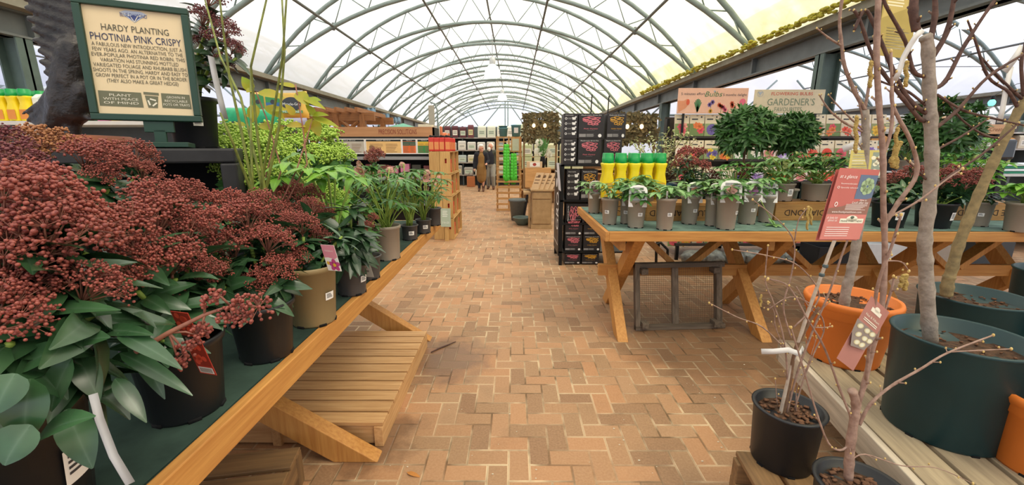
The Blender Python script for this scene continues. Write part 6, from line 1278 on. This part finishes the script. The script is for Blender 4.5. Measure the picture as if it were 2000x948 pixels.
# camouflage net panels with string bulbs
NET = mat('camo_net', '4a4a34', .9, scale=10, col2='7c6a48')
for (x0, x1, y0, y1, Y, lab) in ((1022, 1090, 222, 278, 9.6, 'camouflage net panel with two warm bulbs beside the mushroom boxes'), (1196, 1286, 224, 280, 8.2, 'camouflage net panel with warm bulbs behind the variegated shrub')):
    a, b = at(x0, y1, Y), at(x1, y0, Y); w, h = b.x-a.x, b.z-a.z; t = thing('camouflage_net', lab, 'net', (a.x, Y, 0)); r = random.Random(int(x0)); m = M()
    for _ in range(900): u, v = r.random()*w, r.random()*h; d = rdir(-1, 1, r); d.y *= .3; m.leaf((u, r.uniform(-.03, .03), a.z+v), d, (0, -1, r.uniform(-.5, .5)), .09, .05, r.uniform(-.3, .5), .2, 0, 3)
    m.build('net', NET, t, True); m = M()
    for x in (.02, w-.02): M().box((x-.02, .05, 0), (x+.02, .09, a.z+h)).build('post', OLD['z'], t)
    M().box((0, .05, a.z+h-.03), (w, .09, a.z+h)).build('rail', OLD['x'], t)
    for q in (.3, .62):
        bb = M(); bb.ball((w*q, -.06, a.z+h*.58), .035, 2, 0, (1, 1, 1.25)); bb.build('bulb', mat('warm_bulb', 'ffd9a0', .3, var=0, emit=3), t, True)
# ================================================================== further away
DKS = P('4f5556', .7); LGT = P('c9c7c1', .7)
def gondola(label, x0, x1, y, levels, depth=.5, top=None, wood_=False, name='shelf_unit', back=True):
    """Free-standing shelf unit; levels = shelf heights."""
    t = thing(name, label, 'shelf unit', (x0, y, 0)); w = x1-x0; top = top or levels[-1]; mt = (PINE['x'], PINE['z']) if wood_ else (LGT, DKS)
    if back: M().box((0, depth-.03, .0), (w, depth, top)).build('back_panel', mt[1], t)
    n = max(1, int(w/1.3))
    for k in range(n+1):
        x = .02+(w-.04)*k/n; M().box((x-.02, .02, 0), (x+.02, depth-.03, top)).build('upright', mt[1], t)
    for z in levels: M().box((0, 0, z-.035), (w, depth-.03, z)).build('shelf', mt[0], t)
    return t
GOODS = 0
def goods(kind, cat, lab, x0, x1, y, z, n, hmin, hmax, cols, seed, group, fill=.86, d=.22, deco=True):
    """A row of single goods on a shelf, each its own thing."""
    r = random.Random(seed); st = (x1-x0)/n
    for k in range(n):
        w = st*fill*r.uniform(.85, 1); h = r.uniform(hmin, hmax); c, cn = r.choice(cols); m = M(); b = w*.06
        m.add([(-w/2, 0, 0), (w/2, 0, 0), (w/2, d, 0), (-w/2, d, 0), (-w/2, 0, h*.86), (w/2, 0, h*.86), (w/2, d, h*.86), (-w/2, d, h*.86), (-w/2+b, d*.2, h), (w/2-b, d*.2, h), (w/2-b, d*.8, h), (-w/2+b, d*.8, h)], [(3, 2, 1, 0), (0, 1, 5, 4), (1, 2, 6, 5), (2, 3, 7, 6), (3, 0, 4, 7), (4, 5, 9, 8), (5, 6, 10, 9), (6, 7, 11, 10), (7, 4, 8, 11), (8, 9, 10, 11)])
        f = Face((-w/2, -.001, 0), (1, 0, 0), (0, 0, 1))
        if deco: f.rect(m, w*.12, h*.2, w*.88, h*.62, 1, .001); f.lines(m, w*.2, h*.3, w*.8, h*.55, 2, 2, .002, None, .4)
        o = m.build(kind, [P(c), P(r.choice(('e4dfd2', 'd8cf9a', 'c9d6c0'))), P('58605a')], None, bev=.004, loc=(x0+st*(k+.5), y, z+.001)); tag(o, lab % (cn, ORD[k % 20]), cat, group)
# --- far left: shelf with yellow bottles and green and white goods
lz = at(20, 237, 4.0).z
gondola('low steel shelf unit behind the statue with bottles and garden goods on top', -6.4, -2.95, 3.95, [.4, .85, 1.3, lz], .5)
yb2 = None
for row in range(2):
    for k in range(4):
        x = at(-18+24*k, 237, 4.02).x; lab = 'yellow trigger bottle with green cap behind the statue, %s from the frame edge, %s row' % (ORD[k], ('front', 'rear')[row]); loc = (x, 4.05+.14*row, lz+.001)
        if yb2 is None: yb2 = bottle_proto('spray_bottle', lab, .115, .09, .29, YEL, GRN, P('d8893a')); yb2.location = loc; yb2['group'] = 'yellow bottles behind the statue'
        else: dup(yb2, loc, None, lab, 'yellow bottles behind the statue')
goods('plant_food_box', 'box', '%s box behind the eagle statue, %s after the yellow bottles', at(78, 225, 4.1).x, at(170, 225, 4.1).x, 4.05, lz, 6, .2, .26, [('dfe3dc', 'white'), ('c8d4cc', 'pale green')], 1, 'boxes behind the statue')
goods('garden_goods_box', 'box', '%s pack seen below the planting sign, %s from the statue', at(172, 250, 4.1).x, -3.0, 4.05, lz, 8, .1, .2, [('2f8a5c', 'green'), ('e6e9e4', 'white'), ('cf6aa0', 'pink'), ('3aa06a', 'bright green'), ('e2c53a', 'yellow')], 2, 'packs below the planting sign')
z7 = at(60, 172, 7.).z
gondola('tall grey shelf unit at the side of the left hall behind the statue', -11.5, -6.6, 7.0, [.5, 1.1, 1.7, 2.2, z7], .6)
goods('stock_box', 'box', '%s carton on the tall grey shelf unit, %s along', -11.2, -6.8, 6.98, 2.2, 9, .2, .32, [('9aa3a8', 'grey'), ('c5cbcd', 'light grey'), ('7d868a', 'dark grey')], 3, 'cartons on the tall grey shelf unit')
# --- timber pergola, blue cloths and aqua tent behind the solutions unit
pg = thing('garden_pergola', 'brown timber pergola frame behind the solutions shelf unit', 'pergola', (at(600, 240, 10).x, 10, 0)); BT = {a: wood('brown_timber', '7d4f2c', 'a06c3f', a) for a in 'xyz'}
pw = at(716, 240, 10).x-at(600, 240, 10).x; pz = at(650, 224, 10).z
for x in (.1, pw*.5, pw-.08):
    for y in (0, 1.5): M().box((x-.06, y-.06, 0), (x+.06, y+.06, pz)).build('post', BT['z'], pg)
for y in (0, 1.5): M().box((-.2, y-.04, pz-.14), (pw+.2, y+.04, pz+.04)).build('beam', BT['x'], pg)
for x0, s in ((.1, 1), (pw*.5, -1), (pw*.5, 1), (pw-.08, -1)): M().tube([(x0, 0, pz-.75), (x0+s*.15, 0, pz-.45), (x0+s*.5, 0, pz-.14)], .045, 6).build('brace', BT['x'], pg)
for k in range(6): x = pw*(k+.5)/6; M().box((x-.03, -.3, pz+.04), (x+.03, 1.8, pz+.14)).build('rafter', BT['y'], pg)
BLUC = mat('blue_cloth', '86a9c4', .8, scale=5, col2='a9c6da', trans=.3)
for k, (x0, x1, y0, y1, Y) in enumerate(((705, 733, 211, 228, 16.7), (739, 760, 222, 238, 18.6), (762, 782, 229, 241, 20.4))):
    a, b = at(x0, y1, Y), at(x1, y0, Y); w, h = b.x-a.x, b.z-a.z; m = M(); n = 16
    for i in range(n+1): x = w*i/n; y = .05*math.sin(i*1.3); m.v += [(x, y, .06*math.sin(i*2.1)), (x, y*.4, h)]
    for i in range(n): m.f.append((2*i, 2*i+2, 2*i+3, 2*i+1)); m.m.append(0)
    t = thing('hanging_cloth', 'pale blue cloth hung below the roof gutter, %s from the pergola' % ORD[k], 'cloth', a, 0, 'pale blue cloths under the gutter'); o = m.build('cloth', BLUC, t, True); s_ = o.modifiers.new('thickness', 'SOLIDIFY'); s_.thickness = .006
    M().tube([(0, 0, h), (w, 0, h)], .015, 6).build('rod', STEEL, t); 
    for x in (.05, w-.05): M().tube([(x, 0, h), (x, 0, max(h+.05, ZG-.28-a.z))], .006, 4).build('cord', STEEL, t)
r = random.Random(6)
for k in range(7):
    x = at(700+13*k, 245, 11.5).x; yy = 12.6+.85*(k % 3); x = at(700+13*k, 245, yy).x; t = thing('potted_tree', 'dark leafy plant in the greenery behind the solutions unit, %s from the pergola' % ORD[k], 'plant', (x, yy, 0), 0, 'greenery behind the solutions unit'); pot(t, 'taupe', .2, .35); lm = M(); M().tube([(0, 0, .3), (.02, 0, 1.6)], [.025, .015], 6).build('trunk', STEMB, t, True)
    for q in range(160): d = rdir(-1, 1, r); lm.leaf(V((d.x*.3, d.y*.3, 1.75+d.z*.42)), rdir(-1, 1, r), (0, -.3, 1), .12, .05, .3, .2, 0, 3)
    lm.build('leaves', LEAFD, t, True)
a = at(788, 250, 12); t = thing('tent_roof', 'aqua green pointed tent roof behind the solutions unit header', 'tent', (a.x, 12, 0)); zz = at(788, 241, 12).z; z0_ = at(788, 251, 12).z; m = M(); w = .42; m.add([(-w, -w, z0_), (w, -w, z0_), (w, w, z0_), (-w, w, z0_), (0, 0, zz)], [(0, 1, 4), (1, 2, 4), (2, 3, 4), (3, 0, 4), (3, 2, 1, 0)]); m.build('canopy', mat('aqua_canvas', '7fc0a8', .8, trans=.25), t)
for x in (-w, w):
    for y in (-w, w): M().box((x-.02, y-.02, 0), (x+.02, y+.02, z0_)).build('pole', STEEL, t)
# --- hanging beige banner and its pole by the crates
a, b = at(838, 244, 9.), at(848, 206, 9.); t = thing('hanging_banner', 'narrow beige banner hanging from a bent pole beyond the pale crates', 'banner', (b.x+.06, 9., 0)); m = M(); m.box((a.x-b.x-.06, -.01, a.z), (-.06, .0, b.z)); m.build('banner', P('a9a393'), t); M().tube([(0, 0, 0), (0, 0, b.z-.1), (-.04, 0, b.z+.03), (-.14, 0, b.z+.06)], .018, 7).build('pole', STEEL, t, True)
# --- timber racks along the aisle past the crates
t = thing('timber_rack', 'timber rack with angled brackets along the aisle past the pale crates', 'rack', (-1.95, 9.2, 0)); 
for y in (0, 1.3, 2.6, 3.9):
    for x in (-.55, 0): M().box((x-.035, y-.035, 0), (x+.035, y+.035, 1.75)).build('upright', PINE['z'], t)
    M().bar((0, y, .05), (.22, y, .0), .05, .05).build('foot', PINE['x'], t)
for z in (.3, .75, 1.2, 1.72): M().box((-.58, -.05, z-.03), (.03, 3.95, z)).build('shelf', PINE['y'], t)
M().bar((.035, 3.8, .35), (.035, 3.2, .02), .04, .06).build('brace', PINE['y'], t)
r = random.Random(77)
for li, z in enumerate((.3, .75, 1.2, 1.72)):
    for k in range(9):
        c, cn = r.choice((('8a3a78', 'purple'), ('c96a3a', 'orange'), ('d9d4cc', 'white'), ('b9b4a6', 'beige'), ('6a8a7a', 'sage'), ('7d4a92', 'violet'), ('4a4f56', 'dark grey'), ('dcd2b8', 'cream')))
        m = M(); y0 = 9.35+.42*k; R = r.uniform(.07, .11)
        if k % 3 == 0: m.tube([(-.25, 0, R), (.08, 0, R)], R, 14)
        else: m.box((-.3, -.13, 0), (.02, .13, r.uniform(.2, .36)))
        tag(m.build('garden_goods', P(c), None, k % 3 == 0, bev=0 if k % 3 == 0 else .006, loc=(-1.95, y0, z+.001)), '%s %s on the %s shelf of the timber rack, %s along' % (cn, 'roll' if k % 3 == 0 else 'pack', ('lowest', 'second', 'third', 'top')[li], ORD[k]), 'pack', 'goods on the timber rack')
# --- cross aisle racks at the far end
gondola('long shelf unit across the far end with dark bags on top', -3.6, 3.8, 17.4, [.45, .95, 1.45, 1.95], .6, 2.4)
FAR = [('5a2c34', 'maroon'), ('3a3a44', 'dark'), ('6b3a3f', 'wine red')]
goods('far_bag', 'bag', '%s bag along the far end rack top, %s from its end', -3.5, -1.6, 17.35, 1.95, 6, .4, .5, FAR, 21, 'bags on the far rack')
goods('far_pack', 'pack', '%s pack with green print on the far end rack, %s behind the walkers', -1.5, 1.2, 17.35, 1.95, 7, .45, .55, [('d9dccb', 'pale'), ('c9d3b4', 'light green'), ('e2e0d4', 'white')], 22, 'packs on the far rack')
goods('far_box', 'box', '%s box on the third shelf of the far end rack, %s along', -3.5, 1.6, 17.35, 1.45, 13, .28, .38, [('cfccc4', 'pale grey'), ('b9b2a4', 'beige'), ('8f989a', 'grey'), ('dcd9d0', 'white')], 23, 'boxes on the far rack')
goods('far_tub', 'box', '%s tub on the second shelf of the far end rack, %s along', -3.5, 1.6, 17.35, .95, 13, .3, .4, [('7d8a86', 'grey'), ('c4bfae', 'cream'), ('6a5a52', 'brown'), ('a9b3ae', 'pale')], 24, 'tubs on the far rack')
goods('far_sack', 'bag', '%s sack on the lowest shelf of the far end rack, %s along', -3.5, 1.6, 17.35, .45, 11, .3, .42, [('9a948a', 'grey'), ('5d5a58', 'dark grey'), ('c0b59c', 'cream')], 25, 'sacks on the far rack')
# green packs behind the trellis and counter
gondola('wooden shelf unit with pale packs between the trellis stand and mushroom boxes', at(1015, 300, 11.5).x, 3.2, 11.5, [.4, .85, at(1030, 330, 11.5).z, at(1030, 306, 11.5).z], .5, None, True)
for lv, y in enumerate((306, 330)): goods('green_logo_pack', 'pack', '%s pack with a green leaf print, '+('upper' if lv == 0 else 'lower')+' shelf behind the white flowers, %s along', at(1017, 300, 11.5).x, 1.9, 11.45, at(1030, y, 11.5).z, 5, .34, .36, [('c9c7a4', 'cream'), ('bfc79a', 'pale green')], 31+lv, 'green print packs behind the counter', .92)
# --- right hall: shelves, screen, sign, plants
gondola('long pale shelf unit behind the bare trees under the grey rail', 7.2, 14.4, 9.4, [.5, 1., 1.5, 1.85], .6)
goods('brown_carton', 'box', '%s carton on the long pale shelf unit behind the bare trees, %s along', 7.3, 14.2, 9.38, 1.85, 13, .2, .42, [('b08b62', 'brown'), ('cdb592', 'tan'), ('8d9a8a', 'sage'), ('4f4c4c', 'dark'), ('d5cfc4', 'white')], 41, 'cartons behind the bare trees')
goods('mixed_pack', 'pack', '%s pack on the middle shelf behind the bare trees, %s along', 7.3, 14.2, 9.38, 1.5, 15, .2, .3, [('c48a4a', 'orange'), ('6a8a5a', 'green'), ('d0c6ae', 'cream'), ('a04a3a', 'red')], 42, 'packs behind the bare trees')
board_sign('tan hanging board reading Create beyond the leaning olive trunk', 1922, 1985, 243, 262, 8.6, P('c59a70'), lambda f, m, w, h: f.text(m, 'Create', w*.4, h*.5, h*.4, w*.5, 0, .002, .2), [P('8a5a3a')])
M().box((.3, .02, -at(1922, 262, 8.6).z+.001), (.36, .06, .1)).build('pole', BM, bpy.data.objects['display_sign.002'])
a, b = at(1950, 312, 5.2), at(1992, 272, 5.2); t = thing('display_screen', 'dark rounded display screen on a stand behind the leaning olive trunk', 'screen', ((a.x+b.x)/2, 5.2, 0)); w = b.x-a.x
m = M(); m.box((-w/2, 0, a.z), (w/2, .06, b.z)); m.build('screen', mat('dark_glass', '1b2226', .15, spec=.6), t, bev=.03); M().box((-.03, .02, 0), (.03, .06, a.z+.03)).build('pole', BM, t); M().box((-.2, -.12, 0), (.2, .2, .02)).build('foot', BM, t)
gondola('low plant shelf behind the felt table end with green and white trays', 5.5, 8.4, 5.9, [.5, at(1960, 340, 5.9).z], .8)
for k in range(4):
    z = at(1960, 340, 5.9).z+.036*k+.001; M_ = M().box((0, 0, 0), (1.5, .5, .03)); o = M_.build('plant_tray', P(('1f7a56', 'dfe3e0')[k % 2]), None, bev=.004, loc=(6.55, 5.95, z)); tag(o, '%s flat tray in the pile beyond the leaning olive trunk, %s from the bottom' % (('green', 'white')[k % 2], ORD[k]), 'tray', 'trays piled beyond the olive trunk')
for k in range(4): hellebore('bright leafy plant on the low shelf behind the felt table, %s in line' % ORD[k], 'taupe', (5.68+.34*k, 6.15+.1*(k % 2), at(1960, 340, 5.9).z+.001), .1, .18, 18, .14, .05, 0, None, 140+k, None, LEAFL if k % 2 else LEAFM, None, .24, .32, group='green plants on the low shelf')
# crates and trays on the floor behind the felt table
for k, (x, Y, c, cn) in enumerate(((1598, 4.9, '1f2022', 'black'), (1690, 5.1, 'd5d7d6', 'pale grey'), (1790, 5.0, '9a8f80', 'beige'), (1900, 5.2, '3a3c3d', 'dark grey'))):
    p = at(x, 505, Y); t = thing('storage_crate', '%s plastic crate on the floor behind the trestle legs of the felt table' % cn, 'crate', (p.x, Y, 0)); w, d, h = .5, .35, .32; mm = P(c)
    for a, b in (((0, 0, .0), (w, .015, h)), ((0, d-.015, 0), (w, d, h)), ((0, .015, 0), (.015, d-.015, h)), ((w-.015, .015, 0), (w, d-.015, h))): M().box(a, b).build('wall_panel', mm, t, bev=.003)
    M().box((.015, .015, .0), (w-.015, d-.015, .015)).build('base', mm, t)
# string of bulbs in the right hall
for k, (x, y, c, cn) in enumerate(((1758, 168, 'ffe2b0', 'warm white'), (1937, 201, '5fe0c0', 'teal green'))):
    p = at(x, y, 8.6); t = thing('string_bulb', '%s festoon bulb hanging from a wire in the side hall' % cn, 'bulb', p); M().ball((0, 0, 0), .055, 2, 0, (1, 1, 1.2)).build('bulb', mat('bulb_'+c, c, .3, var=0, emit=2), t, True); M().lathe([(.025, .055), (.03, .06), (.03, .13), (.01, .14)], 10).build('socket', BM, t); M().tube([(0, 0, .13), (.4, 0, .35), (2.2, .2, ZG-p.z)], .006, 4).build('wire', BM, t)
# small litter on the bricks
o = M(); o.leaf((0, 0, .006), (1, -.35, 0), (0, 0, 1), .075, .024, .1, .2); p = onz(795, 925); tag(o.build('dry_leaf', mat('dry_leaf', 'b5783a', .8), None, True, loc=p), 'small dry orange leaf on the bricks beside the pallet', 'leaf')
r = random.Random(4); m = M()
pts = [onz(842, 690), onz(858, 682), onz(876, 675), onz(890, 669)]; m.tube([p-pts[0]+V((0, 0, .006)) for p in pts], [.004, .006, .005, .003], 6); tag(m.build('twig', BARKD, None, True, loc=pts[0]), 'thin dark twig on the damp bricks by the pallet corner', 'twig')
m = M()
for k in range(60): p = onz(r.uniform(760, 1460), r.uniform(560, 940)); s = r.uniform(.002, .005); m.ball((p.x, p.y, s*.5), s, 0, 0, (1.4, 1, .5))
tag(m.build('grit_crumbs', P('c9bda6')), 'scattered pale grit crumbs on the brick aisle', 'grit', kind='stuff')
# ================================================================== two walkers
SKIN = mat('skin', 'c68f78', .55, scale=20, col2='d6a088'); HAIRW = mat('white_hair', 'd9d6cf', .7, scale=90, col2='efece6', bump=.5)
def fuse(m, name, mt, parent, vox=.011, it=2):
    o = m.build(name, mt, parent, True); q = o.modifiers.new('fuse', 'REMESH'); q.mode = 'VOXEL'; q.voxel_size = vox; q.use_smooth_shade = True
    s = o.modifiers.new('soften', 'SMOOTH'); s.factor = .5; s.iterations = it; return o
def person(label, loc, rz, s, J, cloth):
    """J: joints in metres for a 1.65 m adult facing -Y."""
    t = thing('person', label, 'person', loc, rz); t.scale = (s,)*3; C = lambda m, a, b, r0, r1: m.capsule(J[a] if isinstance(a, str) else a, J[b] if isinstance(b, str) else b, r0, r1, 12)
    m = M(); v = lambda k: V(J[k])
    C(m, 'pelvis', 'waist', .125, .115); C(m, 'waist', 'chest', .115, .13); C(m, 'chest', 'neck', .1, .055); C(m, 'neck', 'head', .05, .05)
    for q in 'lr':
        C(m, 'chest', 'sh'+q, .09, .06); C(m, 'sh'+q, 'el'+q, .052, .042); C(m, 'el'+q, 'wr'+q, .04, .028); C(m, 'pelvis', 'hip'+q, .1, .095); C(m, 'hip'+q, 'kn'+q, .088, .058); C(m, 'kn'+q, 'an'+q, .055, .038)
        d = (v('wr'+q)-v('el'+q)).normalized(); x = perp(d) if abs(d.z) < .9 else V((0, 1, 0)); w = v('wr'+q); C(m, w, w+d*.07, .028, .034)
        for k in range(4): e = w+d*.075+x*(-.027+.018*k); C(m, e, e+d*(.045-.006*abs(k-1.4))+V((0, -.01, 0)), .0095, .0085); C(m, e+d*.045+V((0, -.01, 0)), e+d*(.07-.007*abs(k-1.4))+V((0, -.028, 0)), .0085, .007)
        e = w+d*.025+x*.03; C(m, e, e+d*.04+x*.022, .011, .009)
        a = v('an'+q); f = V(J['foot'+q]); C(m, a, f, .036, .032)
    h = v('head'); f = V(J['face']).normalized(); sd = f.cross(V((0, 0, 1))).normalized(); up = V((0, 0, 1))
    m.ball(h+up*.09+(-f)*.01, .098, 2, 0, (.86, .98, 1.12)); C(m, h+f*.035+up*.02, h+f*.05-up*.02, .05, .035)
    C(m, h+f*.09+up*.085, h+f*.112+up*.055, .011, .016)
    for q in (-1, 1): m.ball(h+sd*.082*q+up*.075, .026, 1, 0, (.5, .8, 1.1)); C(m, h+f*.085+sd*.018*q+up*.11, h+f*.075+sd*.048*q+up*.108, .009, .007)
    C(m, h+f*.086-sd*.02+up*.012, h+f*.086+sd*.02+up*.012, .01, .01)
    fuse(m, 'body', SKIN, t, .009, 1)
    for q in (-1, 1): M().ball(h+f*.083+sd*.032*q+up*.088, .011, 1).build('eye', P('2b2a2c', .2), t, True)
    for nm, mt, segs in cloth:
        m = M()
        for sg in segs:
            if len(sg) == 3: m.ball(J[sg[0]] if isinstance(sg[0], str) else sg[0], sg[1], 2, 0, sg[2])
            else: C(m, *sg)
        fuse(m, nm, mt, t, .011, 1)
    return t
def joints(**k):
    J = dict(pelvis=(0, 0, .9), waist=(0, 0, 1.05), chest=(0, 0, 1.25), neck=(0, -.005, 1.4), head=(0, -.02, 1.46), shl=(.17, 0, 1.34), shr=(-.17, 0, 1.34), ell=(.22, .03, 1.07), elr=(-.22, .03, 1.07), wrl=(.23, -.06, .84), wrr=(-.23, -.06, .84),
             hipl=(.085, 0, .86), hipr=(-.085, 0, .86), knl=(.09, -.03, .47), knr=(-.09, -.01, .47), anl=(.09, .01, .09), anr=(-.09, .03, .09), footl=(.1, -.14, .034), footr=(-.1, -.11, .034), face=(0, -1, 0)); J.update(k); return J
NAVY, MUST, OLIVE, GREYT, LEG, BOOT = mat('navy_wool', '23232b', .9, scale=60, bump=.2), mat('mustard_knit', '7d5c31', .9, scale=60, col2='8f6c3d', bump=.3), mat('olive_wax', '46483c', .8, scale=40), mat('grey_cord', '8d8a80', .9, scale=60), P('1f2530', .8), P('5a3a26', .5)
J = joints(face=(-.7, -.7, 0) and (.75, -.65, 0), ell=(.25, -.02, 1.1), wrl=(.2, -.2, 1.02), knl=(.07, -.06, .47), anl=(.06, -.02, .09), footl=(.06, -.16, .034), elr=(-.24, .02, 1.07), wrr=(-.25, -.04, .85))
p = onz(941, 374)
person('person with short white hair in open navy jacket over a long mustard dress', (p.x, p.y, 0), .06, .985, J, [
    ('dress', MUST, [('chest', 'waist', .14, .135), ('waist', 'pelvis', .135, .155), ('pelvis', (0, 0, .62), .17, .185), ((0, 0, .62), (0, -.01, .46), .18, .165), ('chest', 'neck', .12, .066)]),
    ('jacket', NAVY, [((.09, .02, 1.3), (.125, .02, .84), .105, .085), ((-.09, .02, 1.3), (-.125, .02, .84), .105, .085), ((0, .07, 1.3), (0, .09, .84), .12, .1), ('chest', 'shl', .1, .082), ('chest', 'shr', .1, .082), ('shl', 'ell', .08, .066), ('ell', 'wrl', .064, .05), ('shr', 'elr', .08, .066), ('elr', 'wrr', .064, .05), ((0, .06, 1.38), (0, .07, 1.3), .06, .08)]),
    ('leggings', LEG, [((.085, -.02, .5), 'anl', .07, .048), ((-.085, -.0, .5), 'anr', .07, .048)]),
    ('boots', BOOT, [((.06, -.02, .19), 'anl', .056, .048), ('anl', 'footl', .048, .04), ((-.09, .03, .19), 'anr', .056, .048), ('anr', 'footr', .048, .04)]),
    ('hair', HAIRW, [((-.02, .02, 1.575), .108, (1, 1, 1.0)), ((0, -.02, 1.63), .085, (1.05, 1.1, .7)), ((-.05, .03, 1.52), .07, (.8, .8, 1))])])
J = joints(face=(-.45, -.9, 0), knl=(.1, -.16, .48), anl=(.1, -.05, .12), footl=(.11, -.2, .05), knr=(-.09, -.02, .47), anr=(-.11, .12, .09), footr=(-.12, -.01, .036), wrr=(-.22, -.16, .9), wrl=(.24, .0, .84))
p = onz(959, 370)
person('person with white beard in olive jacket, navy jumper and grey trousers, mid stride', (p.x, p.y, 0), -.05, 1.03, J, [
    ('trousers', GREYT, [('pelvis', 'waist', .15, .14), ('hipl', 'knl', .115, .085), ('knl', 'anl', .083, .07), ('hipr', 'knr', .115, .085), ('knr', 'anr', .083, .07), ('hipl', 'hipr', .12, .12)]),
    ('jumper', NAVY, [('chest', 'waist', .145, .15), ('waist', (0, 0, .93), .15, .155), ('chest', 'neck', .12, .07)]),
    ('jacket', OLIVE, [((.1, .03, 1.3), (.13, .03, .82), .105, .1), ((-.12, .04, 1.3), (-.15, .05, .82), .09, .08), ((0, .08, 1.3), (0, .1, .82), .12, .11), ('chest', 'shl', .1, .086), ('chest', 'shr', .1, .086), ('shl', 'ell', .085, .07), ('ell', 'wrl', .068, .055), ('shr', 'elr', .085, .07), ('elr', 'wrr', .068, .055)]),
    ('shoes', BOOT, [('anl', 'footl', .05, .044), ((.11, -.05, .05), (.11, -.2, .045), .044, .042), ('anr', 'footr', .05, .044)]),
    ('hair', HAIRW, [((.015, .03, 1.57), .105, (1, 1, .95))]),
    ('beard', HAIRW, [((-.045, -.1, 1.455), .058, (1, .8, 1.1)), ((-.035, -.09, 1.42), .05, (.9, .8, 1.2))])])
a = onz(925, 366); t = thing('shopping_bag', 'orange brown bag standing by the timber rack next to the walkers', 'bag', (a.x-.12, a.y+.1, 0)); M().box((-.16, 0, 0), (.16, .14, .42)).build('body', P('a9653a'), t, bev=.02); M().tube([(-.08, .07, .42), (-.06, .07, .56), (.06, .07, .56), (.08, .07, .42)], .01, 6).build('handle', P('6a3f25'), t, True)
